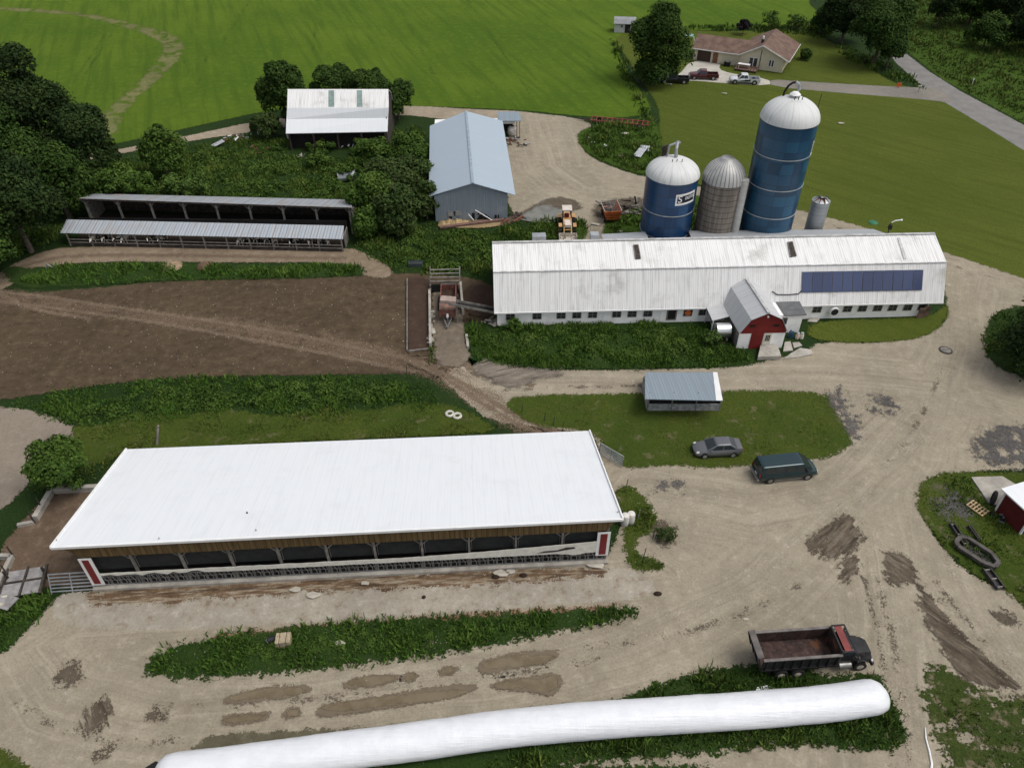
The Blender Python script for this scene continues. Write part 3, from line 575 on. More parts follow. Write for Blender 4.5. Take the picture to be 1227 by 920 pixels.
mpv = N('solar glass', .18, 0, .6); v = mpv.co('Object'); mpv.col(mpv.mix(mpv.rand(), (.036,.050,.112), (.050,.070,.15))); 
for i in range(12):
    f0, f1 = i/12+.003, (i+1)/12-.003
    a, b = pc[0].lerp(pc[1], f0), pc[0].lerp(pc[1], f1); c_, d_ = pc[3].lerp(pc[2], f1), pc[3].lerp(pc[2], f0)
    M().slab([tuple(p+nrm*.14) for p in (a, b, c_, d_)], .05).build('solar_panel', mpv.m, t)
k = M()
for a, b in ((pc[0], pc[1]), (pc[3], pc[2])): k.beam(tuple(a+nrm*.06), tuple(b+nrm*.06), .08)
k.build('solar_rail', A['steel'], t)
for quad in ([(761.5,311),(767.5,310.5),(764.5,293.5),(759,294)], [(947,308.5),(954,307.5),(949,290),(943.5,290.5)]):
    q = [on_slope(*p, 1)+Vector((0, -.03, .09)) for p in quad]; o = M().slab([tuple(p) for p in q], .06).build('roof_hatch', A['dark_wood'], t)
    k = M(); k.beam(tuple(q[0]), tuple(q[3]), .08); k.beam(tuple(q[1]), tuple(q[2]), .08); k.build('hatch_frame', A['gray_wood'], o)
q = [on_slope(*p, 1)+Vector((0, -.02, .07)) for p in [(1083,311),(1086,310.5),(1078,285),(1075,285.5)]]; M().slab([tuple(p) for p in q], .04).build('roof_patch', bpy.data.materials['grey roof seam'], t)
pts = [on_slope(*p, 0)+nrm*.08 for p in [(925,349),(931,353),(945,353),(957,352),(960,348)]]; M().tube([tuple(p) for p in pts], .05, 6).build('cable', A['dark'], t)
for px, w_ in ((646, 1.6), (713, 1.0)):
    q = b2(px, 287, 7.3); M().box(q.x-w_/2, 6.9, 6.6, q.x+w_/2, 7.9, 7.75).build('ridge_vent', A['steel'], t)
B2O, B2R = O, rz
# low feed room behind it
t2 = thing('feed_room', 'low grey-roofed feed room between white dairy barn and silos', 'shed', O, rz)
def b2l(px, py, z): return b2(px, py, z)
pr = [b2(825, 276.5, 3), b2(900, 275.5, 3.1), b2(1047, 272.5, 3.4), b2(1117, 279, 3)]
yb_ = 15.2
M().slab([(pr[0].x-.5, 12.3, 3.9), (L-.6, 12.3, 3.9), (L-.6, pr[3].y, 3.0), (pr[2].x, pr[2].y, 3.15), (pr[1].x, pr[1].y, 3.05), (pr[0].x, pr[0].y, 3.0)], .12).build('roof', A['gray_roof'], t2)
M().box(pr[0].x-.3, 12.4, 0, L-.8, 14.0, 2.9).build('wall', A['conc'], t2)
t2 = thing('lean_to', 'short grey-roofed lean-to behind white barn beside the left blue silo', 'lean-to', O, rz)
a, b = b2(720, 279.8, 3), b2(773, 277, 3)
M().slab([(a.x, 12.3, 3.6), (b.x, 12.3, 3.6), (b.x, b.y, 2.9), (a.x, a.y, 2.9)], .1).build('roof', A['gray_roof'], t2)
M().box(a.x+.2, 12.4, 0, b.x-.2, a.y-.3, 2.75).build('wall', A['gray_wood'], t2)

# ---------- milk house
O = G(882, 418); rz = R(2.2)
t = thing('milk_house', 'small red and white gambrel milk house joined to white dairy barn', 'milk house', O, rz)
Wd = 5.15; D = 6.6; sh = -.09    # the roof runs back slightly to the left
pf = [(-.12, 2.35), (.85, 4.15), (Wd/2, 5.0), (Wd-.85, 4.15), (Wd+.12, 2.35)]
mats = ['gray_roof']*4
A['milk_roof'] = ribbed('silver grey roof', (.50,.51,.52), .35, 1, .88, .45, .1, (.36,.36,.35), .25, panel=1.1, pk=.10)
for (a, b) in zip(pf, pf[1:]):
    M().slab([(a[0], -.28, a[1]), (b[0], -.28, b[1]), (b[0]+sh*D, D, b[1]), (a[0]+sh*D, D, a[1])][::1], .08).build('roof', A['milk_roof'], t)
M().beam((Wd/2, -.3, 5.05), (Wd/2+sh*D, D, 5.05), .3, .06).build('ridge_cap', bpy.data.materials['grey ridge cap'], t)
M().wall([(0, 2.1), (Wd, 2.1), (Wd, 2.35), (Wd-.92, 4.05), (Wd/2, 4.88), (.92, 4.05), (0, 2.35)], 0, .12).build('gable', A['barn_red'], t)
M().box(0, .02, 0, Wd, .14, 2.098).build('front_wall', A['white_wall'], t)
M().box(-.02, .16, 0, .12, D, 2.3).build('side_wall', A['gray_wood'], t); M().box(Wd-.12, .16, 0, Wd+.02, D, 2.3).build('side_wall', A['white_wall'], t)
M().box(1.35, -.03, 0, 2.75, .015, 2.12).build('red_door', A['barn_red'], t)
d = M().box(2.85, -.04, .02, 3.65, .015, 2.05).build('door', plain('cream door', (.62,.6,.5), .6, var=.08), t); M().box(3.0, -.055, 1.05, 3.5, -.042, 1.85).build('door_pane', A['glass'], d)
for i in range(1, 3): M().box(3.0+.5*i/3-.012, -.068, 1.05, 3.0+.5*i/3+.012, -.057, 1.85).build('muntin', bpy.data.materials['cream door'], d)
for xx in (1.25, 3.85):
    w1 = M().box(xx-.32, -.025, 3.0, xx+.32, -.002, 3.28).build('vent', A['dark'], t); M().box(xx-.36, -.05, 2.93, xx+.36, -.003, 2.98).build('sill', A['barn_red'], w1)
M().cyl((Wd/2+.1, -.2, 4.35), (Wd/2+.1, -.02, 4.4), .1, .12, 10).build('lamp', A['white_trim'], t)
M().box(-.05, -.05, 0, .1, .02, 2.1).build('corner_trim', A['white_trim'], t)
# lean-to left and annex right
def ml(px, py, z): return loc(G(px, py, z), O, rz)
t2 = thing('lean_to', 'ribbed grey lean-to roof over the shiny bulk tank', 'lean-to', O, rz)
q = [ml(853.7,384,2.0), ml(875,378.7,2.3), ml(871,363,2.5), ml(846.5,368,2.2)]
M().slab([tuple(p) for p in q], .07).build('roof', A['milk_roof'], t2)
for p in (q[0], q[3]): M().box(p.x+.1, p.y+.05, 0, p.x+.22, p.y+.17, p.z-.08).build('post', A['white_trim'], t2)
M().beam((q[0].x+.15, q[0].y+.1, .9), (q[0].x+.15, q[3].y, 1.9), .08).build('brace', A['gray_wood'], t2)
t2 = thing('tank_room', 'small white annex with flat dark grey roof right of milk house', 'shed', O, rz)
q = [ml(940.5,378.7,2.5), ml(966.6,377.4,2.5), ml(957.4,360.4,2.5), ml(928.7,360.4,2.5)]
M().slab([(p.x, p.y, 2.55) for p in q], .1).build('roof', plain('dark grey roll roof', (.12,.125,.13), .8, var=.2), t2)
bx = M().box(Wd+.05, q[0].y+.25, 0, q[1].x-.3, q[2].y, 2.44).build('wall', A['white_wall'], t2)
f = M().box(Wd+.25, q[0].y+.19, 1.2, Wd+1.15, q[0].y+.25, 2.1).build('window', A['gray_wood'], t2); M().box(Wd+.32, q[0].y+.17, 1.27, Wd+1.08, q[0].y+.188, 2.03).build('pane', A['glass'], f)
# bulk tank
mt = N('stainless steel', .28, .9, .5); mt.col(mt.mix(mt.noise(mt.co('Object'), 2), (.55,.56,.56), (.72,.73,.72)))
a, b = ml(866, 402, .9), ml(881, 400, .9)
t2 = thing('bulk_tank', 'shiny stainless bulk milk tank on its side against milk house', 'tank', (O.x, O.y, 0), rz)
yc = .5*(a.y+b.y)+.55
M().cyl((-2.05, yc, 1.15), (-.45, yc, 1.15), .88, .88, 28).build('drum', mt.m, t2, smooth=True)
M().lathe([(0,0),(.01,0)], 6).build('cap_rim', mt.m, t2) if False else None
for xx in (-1.8, -.7): M().box(xx-.1, yc-.6, 0, xx+.1, yc+.6, .4).build('saddle', A['conc'], t2, bevel=.02)
# milk cans, slabs, step
for i, (px, w_) in enumerate(((954.8, 0), (959.8, 0))):
    p = G(px, 405.5); lab = 'pale pink milk can, left of two by the tank annex' if i == 0 else 'cream milk can, right of two by the tank annex'
    t2 = thing('milk_can', lab, 'milk can', p, 0, 'milk cans beside milk house')
    mm = plain('can '+str(i), (.6,.48,.42) if i == 0 else (.66,.62,.52), .4, .2, var=.1)
    M().lathe([(.2,0),(.24,.05),(.24,.5),(.14,.66),(.14,.74)], 16).build('body', mm, t2, smooth=True); M().lathe([(.18,.74),(.18,.8),(.06,.84)], 14).build('lid', A['steel'], t2, smooth=True)
p = G(947, 404); t2 = thing('blue_drum', 'dark blue plastic drum next to the milk cans', 'drum', p); mm = plain('dark blue plastic', (.03,.07,.12), .4); M().lathe([(.26,0),(.29,.1),(.29,.75),(.25,.85)], 18).build('body', mm, t2, smooth=True); M().cyl((.1,.05,.85),(.1,.05,.9),.05).build('bung', A['white_trim'], t2)
prop(M().slab([tuple(G(x, y))[:2]+(.55,) for x, y in ((907,432),(935,431),(930,417),(910,418))], .53).build('concrete_step', A['conc'], None, bevel=.04), 'pale concrete doorstep block in front of the red milk house', 'step')
for i, (pl, lb) in enumerate([([(938,422),(950,421),(947,410),(940,411)], 'narrow flagstone leaning against white corner of milk house'), ([(951,418),(961,415),(957,411),(949,411.5)], 'small flat flagstone below the milk cans'), ([(938,431),(955,429),(973,426),(972,420),(958,418),(948,424)], 'large cracked flagstone slab at edge of gravel lane'), ([(967,386),(978,387),(982,383),(972,380)], 'grey flat stone in grass right of tank annex')]):
    prop(M().slab([(G(x, y).x, G(x, y).y, .17) for x, y in pl], .16).build('flagstone', A['conc'], None, bevel=.03), lb, 'flagstone', 'flagstones around milk house')

# ---------- blue-grey gable barn
O = G(523, 265.3); e = G(608, 268); rz = R(-1.2); rz = R(3.0)
O = Vector((-10.75, 98.9, 0))
t = thing('machine_shed', 'long gable barn with pale blue-grey steel roof and worn grey end wall', 'barn', O, rz)
EZ, RZ_ = 3.9, 5.9
fl, fr_, rd = loc(G(513.9,235.2,EZ), O, rz), loc(G(617.7,233.7,EZ), O, rz), loc(G(566.4,219.3,RZ_), O, rz)
bl, br, rb = loc(G(515,151,EZ), O, rz), loc(G(602.2,145,EZ), O, rz), loc(G(558.5,133.4,RZ_), O, rz)
M().slab([tuple(fl), tuple(rd), tuple(rb), tuple(bl)], .1).build('roof', A['blue_roof'], t); M().slab([tuple(rd), tuple(fr_), tuple(br), tuple(rb)], .1).build('roof', A['blue_roof'], t)
M().beam(tuple(rd+Vector((0, 0, .04))), tuple(rb+Vector((0, 0, .04))), .35, .08).build('ridge_cap', plain('blue grey trim', (.27,.33,.39), .5), t)
wl, wr = 0.0, 10.1; md = rd.x; y0 = .0; y1 = bl.y-.5
M().wall([(wl, 0), (wr, 0), (wr, EZ-.02), (md, RZ_-.16), (wl, EZ-.02)], y0, y0+.1).build('end_wall', A['blue_wall'], t)
M().wall([(wl-1.2, 0), (wr-1, 0), (wr-1, EZ-.05), (md-1, RZ_-.3), (wl-1.2, EZ-.05)], y1, y1+.1).build('end_wall', A['blue_wall'], t)
for a, b in ((wl, wl-1.1), (wr, wr-1.0)):
    q = M().slab([(a-.05, y0+.12, 3.8), (a+.05, y0+.12, 3.8), (b+.05, y1-.02, 3.8), (b-.05, y1-.02, 3.8)], 3.8); q.build('side_wall', A['blue_wall'], t)
for xa, xb, za, zb in ((1.9,2.3,.35,.75),(2.55,2.8,1.2,1.5),(2.6,2.75,.8,1.1),(5.1,5.5,.15,1.2),(5.9,6.15,.9,1.15),(8.3,8.6,.1,.8),(8.75,8.95,.3,.8)):
    M().box(xa, -.05, za, xb, -.003, zb).build('wall_hole', A['dark'], t)
M().wall([(5.7,.05),(8.1,.05),(7.1,.95),(6.2,.9)], -.06, -.002).build('wall_hole', A['dark'], t)
for xa, xb, za, zb in ((1.7,2.5,.8,1.6),(2.85,3.7,.9,1.6)): M().box(xa, -.09, za, xb, -.052, zb).build('patch_panel', A['steel'], t)
for nm, a, b, lb in (('plank', (5.6,-.25,1.75), (8.2,-.9,.25), 'long pale plank leaning on the grey end wall'), ('plank', (4.6,-.25,1.15), (5.3,-.5,.35), 'short white board leaning on the grey end wall')):
    q = M().beam(a, b, .14, .08).build(nm, A['white_trim'], None); q.location = O; q.rotation_euler = (0, 0, rz); prop(q, lb, 'plank')
q = M().beam((.6,-2.2,.25), (9.6,-.5,.35), .5, .25); o = q.build('feed_rack', plain('rusty brown timber', (.17,.10,.085), .9, var=.35, bump=.4), None); o.location = O; o.rotation_euler = (0, 0, rz); prop(o, 'long low brown timber sill under the grey end wall', 'timber')
s = M(); rr = random.Random(5)
for i in range(9):
    x = 1+rr.random()*3.2; y = -1.2+rr.random()*.8; s.lathe([(.7+rr.random()*.4, 0), (.5, .25), (.12, .45+rr.random()*.2)], 10, (x, y))
o = s.build('straw_pile', A['straw'], None, smooth=True); o.location = O; o.rotation_euler = (0, 0, rz); prop(o, 'low tan heap of spilled straw below grey wall', 'straw pile')
# sheds behind it
t2 = thing('lean_to', 'white flat-roofed lean-to across rear of the blue-grey barn', 'lean-to', O, rz)
q = [loc(G(*p, 3), O, rz) for p in ((525,137),(598,146),(595,134),(522,133))]
M().slab([(q[3].x, y1+.15, 3.3), (loc(G(597,140,3), O, rz).x, y1+.15, 3.3), (loc(G(595,134,3), O, rz).x, y1+5, 3.2), (q[3].x, y1+5, 3.2)], .1).build('roof', A['white_trim'], t2)
M().box(q[3].x+.3, y1+.4, 0, loc(G(594,140,3), O, rz).x, y1+4.6, 3.0).build('wall', A['blue_wall'], t2)
t2 = thing('carport', 'dark-bayed porch on thin posts with small blue-grey roof', 'porch', O, rz)
q = [loc(G(*p, 3), O, rz) for p in ((597.5,145),(625,145),(622.5,134),(595,134))]
M().slab([tuple(p) for p in q], .1).build('roof', A['shed_roof'], t2)
for i in (0, 1): M().box(q[1].x-.35-.5*i, q[1].y+.1, 0, q[1].x-.25-.5*i, q[1].y+.2, 2.9).build('post', A['dark_wood'], t2)
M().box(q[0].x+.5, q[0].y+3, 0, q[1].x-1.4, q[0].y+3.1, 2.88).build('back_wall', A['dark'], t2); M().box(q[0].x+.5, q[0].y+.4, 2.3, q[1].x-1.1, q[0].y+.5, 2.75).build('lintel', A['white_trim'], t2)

# ---------- white-roofed pole shed, upper left
O = G(345, 175); rz = R(1.3)
t = thing('pole_shed', 'open pole shed with white gambrel roof and two green skylight strips', 'shed', O, rz)
def ps(px, py, z): return loc(G(px, py, z), O, rz)
ra = [(ps(342.5,160,3.0), ps(464.3,157.8,3.0)), (ps(343.2,143,4.6), ps(465,141.5,4.6)), (ps(344,129.5,6.1), ps(465.8,129.3,6.1)), (ps(344.6,107,7.9), ps(465.3,107,7.9))]
for i in range(3):
    (a, b), (c_, d_) = ra[i], ra[i+1]; M().slab([tuple(a), tuple(b), tuple(d_), tuple(c_)], .08).build('roof', A['new_white'] if i < 2 else A['white_roof'], t)
a, b = ra[3]; M().slab([tuple(a), tuple(b), (b.x, b.y+3.5, 6.1), (a.x, a.y+3.5, 6.1)], .08).build('roof', A['white_roof'], t); M().slab([(a.x, a.y+3.5, 6.1), (b.x, b.y+3.5, 6.1), (b.x, b.y+6, 3), (a.x, a.y+6, 3)], .08).build('roof', A['white_roof'], t)
gs = plain('green fibreglass', (.20,.27,.25), .5)
for x0_, x1_ in ((393.3,400.3),(427.5,434)):
    f = [((x-344)/121.5) for x in (x0_, x1_)]; lo0, hi0 = ra[2][0].lerp(ra[2][1], f[0]), ra[3][0].lerp(ra[3][1], f[0]); lo1, hi1 = ra[2][0].lerp(ra[2][1], f[1]), ra[3][0].lerp(ra[3][1], f[1])
    up = Vector((0, -.02, .03)); M().slab([tuple(lo0.lerp(hi0, .05)+up), tuple(lo1.lerp(hi1, .05)+up), tuple(lo1.lerp(hi1, .93)+up), tuple(lo0.lerp(hi0, .93)+up)], .02).build('skylight', gs, t)
x0_, x1_ = ra[0][0].x, ra[0][1].x; ye = ra[3][0].y+5.6; yf_ = ra[0][0].y+.3
for i in range(5):
    x = x0_+.4+(x1_-x0_-.8)*i/4; M().box(x-.12, yf_, 0, x+.12, yf_+.22, 2.95).build('post', A['dark_wood'], t)
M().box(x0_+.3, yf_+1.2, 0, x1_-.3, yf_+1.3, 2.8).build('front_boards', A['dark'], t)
M().box(x0_+.3, ye, 0, x1_-.3, ye+.1, 3.0).build('rear_wall', A['dark_wood'], t)
for x in (x0_+.15, x1_-.25):
    ym = ra[3][0].y; M().add([(x+k_, yy, zz) for k_ in (0, .1) for yy, zz in ((yf_+.3, 0), (ye, 0), (ye, 2.9), (ym+3.4, 5.95), (ym, 7.7), (ra[2][0].y, 5.95), (ra[1][0].y, 4.45), (yf_+.3, 2.95))], [tuple(range(8)), tuple(range(15, 7, -1))]+[(i, 8+i, 8+(i+1) % 8, (i+1) % 8) for i in range(8)]).build('side_wall', A['dark_wood'], t)
M().box(x0_+.3, yf_+3.2, 0, x1_-.3, yf_+3.3, 2.6).build('partition', A['dark_wood'], t)

# ---------- loafing shed with two roofs
O = G(82, 296.5); q = G(412, 300); rz = math.atan2(q.y-O.y, q.x-O.x)
t = thing('loafing_shed', 'long low cattle shed with two staggered weathered steel roofs', 'shed', O, rz)
def lf(px, py, z): return loc(G(px, py, z), O, rz)
a, b, c_, d_ = lf(72,279,2.0), lf(411,286.5,2.0), lf(412,270.5,2.5), lf(80,263,2.5)
LL = b.x
M().slab([tuple(a), tuple(b), tuple(c_), tuple(d_)], .07).build('lower_roof', A['loaf_roof'], t)
a2, b2_, c2, d2 = lf(94,238,4.1), lf(421,249,4.1), lf(424,239.5,2.3), lf(112,232,2.3)
mid1, mid2 = a2.lerp(b2_, .5), d2.lerp(c2, .5)
M().slab([tuple(a2), tuple(b2_), tuple(c2), tuple(d2)], .09).build('upper_roof', A['loaf_roof2'], t)
M().beam(tuple(a2-Vector((0,.05,.08))), tuple(b2_-Vector((0,.05,.08))), .08, .22).build('fascia', A['dark_wood'], t)
yU = (a2.y+b2_.y)/2+.35; nP = 9
for i in range(nP):
    x = a2.x+.6+(b2_.x-a2.x-1.0)*i/(nP-1); yy = a2.y+(b2_.y-a2.y)*(x-a2.x)/(b2_.x-a2.x)+.3
    p = M().box(x-.12, yy-.12, 0, x+.12, yy+.12, 3.95); p.beam((x, yy, 3.1), (x-.7, yy, 3.9), .1); p.beam((x, yy, 3.1), (x+.7, yy, 3.9), .1); p.build('post', A['gray_wood'], t)
M().slab([(d2.x, d2.y-.5, 2.15), (c2.x-.2, c2.y-.5, 2.15), (c2.x-.2, c2.y-.35, 2.15), (d2.x, d2.y-.35, 2.15)], 2.15).build('rear_wall', A['dark_wood'], t)
for xx, f in ((a2.x+.3, 0), (b2_.x-.15, 1)):
    ya, yb_ = (a2.y, d2.y) if f == 0 else (b2_.y, c2.y)
    M().add([(xx+k_, yy, zz) for k_ in (0, .1) for yy, zz in ((ya+.3, 0), (yb_-.5, 0), (yb_-.5, 2.2), (ya+.3, 3.85))], [(0,1,2,3),(7,6,5,4),(0,4,5,1),(1,5,6,2),(2,6,7,3),(3,7,4,0)]).build('side_wall', A['gray_wood'], t)
M().box(LL-.2, a.y+.3, 0, LL-.1, c_.y+.8, 1.95).build('side_wall', A['gray_wood'], t)
M().box(a2.x+.5, yU+.6, .02, b2_.x-.4, c2.y-.6, .1).build('floor', plain('dark bedding', (.03,.024,.02), .9), t)
for i in range(13):
    x = .15+(LL-.45)*i/12; yy = a.y+(b.y-a.y)*(x/LL)+.12; M().box(x-.08, yy-.08, 0, x+.08, yy+.08, 1.95).build('post', A['gray_wood'], t)
for zz in (.62, 1.05): M().beam((.1, a.y+.0, zz), (LL-.3, b.y+.0, zz), .05, .12).build('feed_rail', A['gray_wood'], t)
M().beam((0, a.y+.25, .15), (LL-.2, b.y+.25, .15), .3, .3).build('feed_curb', A['dark_wood'], t)
M().box(.1, a.y+.45, .01, LL-.3, d_.y+1.0, .09).build('floor', plain('dark shed mud', (.04,.03,.022), .9), t)
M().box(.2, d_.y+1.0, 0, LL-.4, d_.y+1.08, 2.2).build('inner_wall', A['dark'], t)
LO, LR, LLEN, LY = O, rz, LL, a.y

# ---------- small metal-roofed shed in the yard
O = G(775, 492.5); rz = R(0)
t = thing('calf_shed', 'small open grey board shed with ribbed blue-grey roof on the grass', 'shed', O, rz)
def cs(px, py, z): return loc(G(px, py, z), O, rz)
a, b, c_, d_ = cs(773,478,2.7), cs(866,480,2.7), cs(859.5,446,1.5), cs(773,446,1.5)
M().slab([tuple(a), tuple(b), tuple(c_), tuple(d_)], .07).build('roof', A['shed_roof'], t)
up = Vector((0, 0, .03)); M().slab([tuple(b.lerp(a, .085)+up), tuple(b+up), tuple(c_+up), tuple(c_.lerp(d_, .06)+up)], .02).build('end_flashing', A['white_trim'], t)
Wc = cs(862, 492, 0).x; sg = plain('silvery boards', (.30,.31,.31), .85, var=.4, scale=2.5, bump=.3)
M().box(0, 0, 0, Wc, .1, .95).build('front_wall', sg, t); M().box(-.02, .1, .0, .1, d_.y-.6, 1.5).build('side_wall', sg, t); M().box(Wc-.1, .1, 0, Wc+.02, d_.y-.6, 1.5).build('side_wall', sg, t)
M().box(0, d_.y-.6, 0, Wc, d_.y-.5, 1.4).build('rear_wall', sg, t)
for x in (.06, Wc*.33, Wc*.66, Wc-.06): M().box(x-.06, -.03, 0, x+.06, .12, 2.45 if True else 1).build('post', A['gray_wood'], t)
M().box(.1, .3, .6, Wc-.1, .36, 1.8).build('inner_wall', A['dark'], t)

# ---------- red shed at the right edge
O = G(1192, 612.5); u = (G(1218, 637)-O); rzz = math.atan2(u.y, u.x)+R(90)
t = thing('red_shed', 'dark red shed with white roof and white corner trim, cut by the frame', 'shed', O, rzz)
Lw = 2.75; Dp = 8
# local x runs along the long side (to the right), local -y along the visible end wall
M().add([(x, y, z) for x in (0, .1) for y, z in ((0,0),(-Lw,0),(-Lw,2.6),(0,2.6))], [(0,1,2,3),(7,6,5,4),(0,4,5,1),(1,5,6,2),(2,6,7,3),(3,7,4,0)]).build('end_wall', plain('dark red siding', (.10,.012,.012), .7, var=.2), t)
M().box(.1, -.1, 0, Dp, 0, 2.6).build('rear_wall', bpy.data.materials['dark red siding'], t); M().box(.1, -Lw, 0, Dp, -Lw+.1, 2.6).build('front_wall', bpy.data.materials['dark red siding'], t)
for y in (0, -Lw): M().box(-.06, y-.08, 0, .08, y+.08, 2.62).build('corner_trim', A['white_trim'], t)
M().slab([(-.35,.35,2.75),(-.35,-Lw-.6,2.75),(Dp,-Lw-.6,2.75),(Dp,.35,2.75)][::-1], .12).build('roof', A['new_white'], t)
M().box(.6, -Lw-.06, .4, 1.5, -Lw-.003, 1.6).build('window', A['glass'], t)
prop(M().slab([(G(x, y).x, G(x, y).y, .20) for x, y in ((1163,573),(1184,604),(1215,612),(1230,590),(1200,572))], .19).build('concrete_pad', A['conc']), 'pale concrete pad beside dark red shed', 'pad')
# ================================================================ VEGETATION
def leaf_mat(name, dark, mid, lite, rough=.75, dry=None):
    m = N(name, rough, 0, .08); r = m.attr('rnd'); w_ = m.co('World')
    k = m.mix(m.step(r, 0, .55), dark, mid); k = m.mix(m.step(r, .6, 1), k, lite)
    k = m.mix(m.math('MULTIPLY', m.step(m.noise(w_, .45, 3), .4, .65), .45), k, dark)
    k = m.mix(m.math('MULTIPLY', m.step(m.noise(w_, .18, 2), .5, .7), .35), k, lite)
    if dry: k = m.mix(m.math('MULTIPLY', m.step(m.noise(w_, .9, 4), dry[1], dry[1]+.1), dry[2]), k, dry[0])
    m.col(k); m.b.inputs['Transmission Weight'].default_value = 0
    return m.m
LM = {
 'dark': leaf_mat('dark leaves', (.015,.031,.007), (.032,.064,.012), (.080,.128,.024)),
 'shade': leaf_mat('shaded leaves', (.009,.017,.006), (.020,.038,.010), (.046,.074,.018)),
 'mid': leaf_mat('mid green leaves', (.022,.048,.009), (.050,.094,.016), (.11,.165,.030)),
 'bright': leaf_mat('bright leaves', (.028,.058,.012), (.055,.098,.020), (.10,.15,.034)),
 'brown': leaf_mat('brownish thicket leaves', (.020,.038,.010), (.040,.068,.017), (.080,.112,.032), dry=((.095,.078,.045), .56, .4)),
 'purple': leaf_mat('purple leaves', (.010,.008,.010), (.018,.014,.016), (.03,.022,.024)),
 'weed': leaf_mat('weed blades', (.032,.066,.012), (.064,.120,.020), (.14,.19,.040), dry=((.17,.15,.07), .6, .4)),
 'weed2': leaf_mat('short weed blades', (.036,.066,.014), (.075,.115,.022), (.125,.15,.036)),
 'lush': leaf_mat('lush green blades', (.028,.066,.011), (.058,.122,.019), (.110,.180,.032), dry=((.15,.135,.06), .6, .35)),
}
BARK = plain('bark', (.10,.08,.065), .95, var=.4, scale=2, bump=.5)
rng = np.random.default_rng(11)
def leaves_mesh(name, C, Nrm, size, mat, parent, rnd):
    n = len(C); a = rng.normal(size=(n, 3)); a -= (a*Nrm).sum(1)[:, None]*Nrm; a /= np.linalg.norm(a, axis=1)[:, None]+1e-9
    b = np.cross(Nrm, a); s = (size*rng.uniform(.6, 1.35, n))[:, None]
    V = np.stack([C-a*s*.6, C-b*s*.42+Nrm*s*.12, C+a*s*.7-Nrm*s*.1, C+b*s*.42+Nrm*s*.12], 1).reshape(-1, 3)
    F = np.arange(4*n).reshape(-1, 4)
    return npmesh(name, V, F, mat, {'rnd': np.repeat(rnd, 4)}, parent)
def crown_pts(lobes, n):
    L = np.array(lobes); wgt = L[:, 3]**2; idx = rng.choice(len(L), n, p=wgt/wgt.sum())
    d = rng.normal(size=(n, 3)); d /= np.linalg.norm(d, axis=1)[:, None]; d[:, 2] = np.where(d[:, 2] < -.35, -d[:, 2]*.8, d[:, 2]); 
    # small clumps: leaves gather round random directions on each lobe
    K = 26; cd = rng.normal(size=(len(L), K, 3)); cd /= np.linalg.norm(cd, axis=2)[..., None]; kk = rng.integers(0, K, n)
    q = cd[idx, kk]; mixw = rng.uniform(.15, .75, n)[:, None]; d = d*mixw+q*(1-mixw); d /= np.linalg.norm(d, axis=1)[:, None]; d[:, 2] = np.where(d[:, 2] < -.5, -d[:, 2], d[:, 2])
    bump_ = (rng.random((len(L), K))*.46)[idx, kk]
    rr = L[idx, 3]*(.72+bump_+rng.uniform(-.10, .10, n)); inner = rng.random(n) < .16; rr = np.where(inner, rr*rng.uniform(.4, .85, n), rr)
    C = L[idx, :3]+d*rr[:, None]; nr = d*.7+rng.normal(size=(n, 3))*.5; nr[:, 2] += .45; nr /= np.linalg.norm(nr, axis=1)[:, None]
    crnd = (rng.random((len(L), K)))[idx, kk]; r_ = np.clip(.45*crnd+.35*rng.random(n)+.2*(d[:, 2]*.5+.5), 0, 1); r_ = np.where(inner, r_*.4, r_)  # random tone per clump plus painted shade: lighter upward, darker inside the crown
    return C, nr, r_
def tree(name, label, base, top, rx, mat='dark', group=None, cat='tree', n=None, leaf=.35, low=.06, lobes=13, hmin=1.0, ground=None):
    b = G(*base) if ground is None else ground; h = HT(base, top) if ground is None else top; h = max(h, hmin)
    t = thing(name, label, cat, b, 0, group); rs = random.Random(int(base[0]*31+base[1]))
    cz = h*(low+1)/2; rz_ = h*(1-low)/2; lb = [(0, 0, cz, min(rx, rz_)*.75)]
    for i in range(lobes):
        a = i*2.4+rs.random(); e = rs.uniform(-.8, .95); q = math.sqrt(max(.05, 1-e*e)); r_ = min(rx, rz_)*rs.uniform(.22, .50)
        k = rs.uniform(.70, 1.12)
        lb.append((math.cos(a)*q*(rx-r_*.8)*k, math.sin(a)*q*(rx-r_*.8)*k, cz+e*(rz_-r_*.8), r_))
    n = n or int(1500*rx*max(rz_, 1)*.30/leaf**1.2*.42)
    C, nr, r_ = crown_pts(lb, n); C[:, 2] = np.maximum(C[:, 2], .12)
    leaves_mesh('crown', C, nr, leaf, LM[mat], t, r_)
    tk = M(); tr = max(.06, h*.022); pts = [(0, 0, 0), (rs.uniform(-.2, .2), rs.uniform(-.2, .2), h*.35), (rs.uniform(-.4, .4), rs.uniform(-.4, .4), h*.7)]
    tk.cyl(pts[0], pts[1], tr*1.3, tr*.9, 8); tk.cyl(pts[1], pts[2], tr*.9, tr*.4, 8)
    for l in lb[1:8]:
        z0 = rs.uniform(.22, .55)*h; f = min(1, z0/(h*.35)); s0 = (pts[1][0]*f, pts[1][1]*f, z0); tk.cyl(s0, (l[0]*.85, l[1]*.85, l[2]), tr*.45, tr*.12, 6)
    tk.build('trunk', BARK, t, smooth=True)
    return t
GL = 'trees along the left wood edge'; GT = 'trees at the top right'; GS = 'shrubs in the thicket'; GB = 'trees behind the white pole shed'
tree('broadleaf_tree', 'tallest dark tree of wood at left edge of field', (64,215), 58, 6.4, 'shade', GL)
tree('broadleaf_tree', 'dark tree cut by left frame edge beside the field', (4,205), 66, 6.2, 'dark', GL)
tree('broadleaf_tree', 'dark tree at right end of wood below field track', (121,232), 130, 4.8, 'shade', GL)
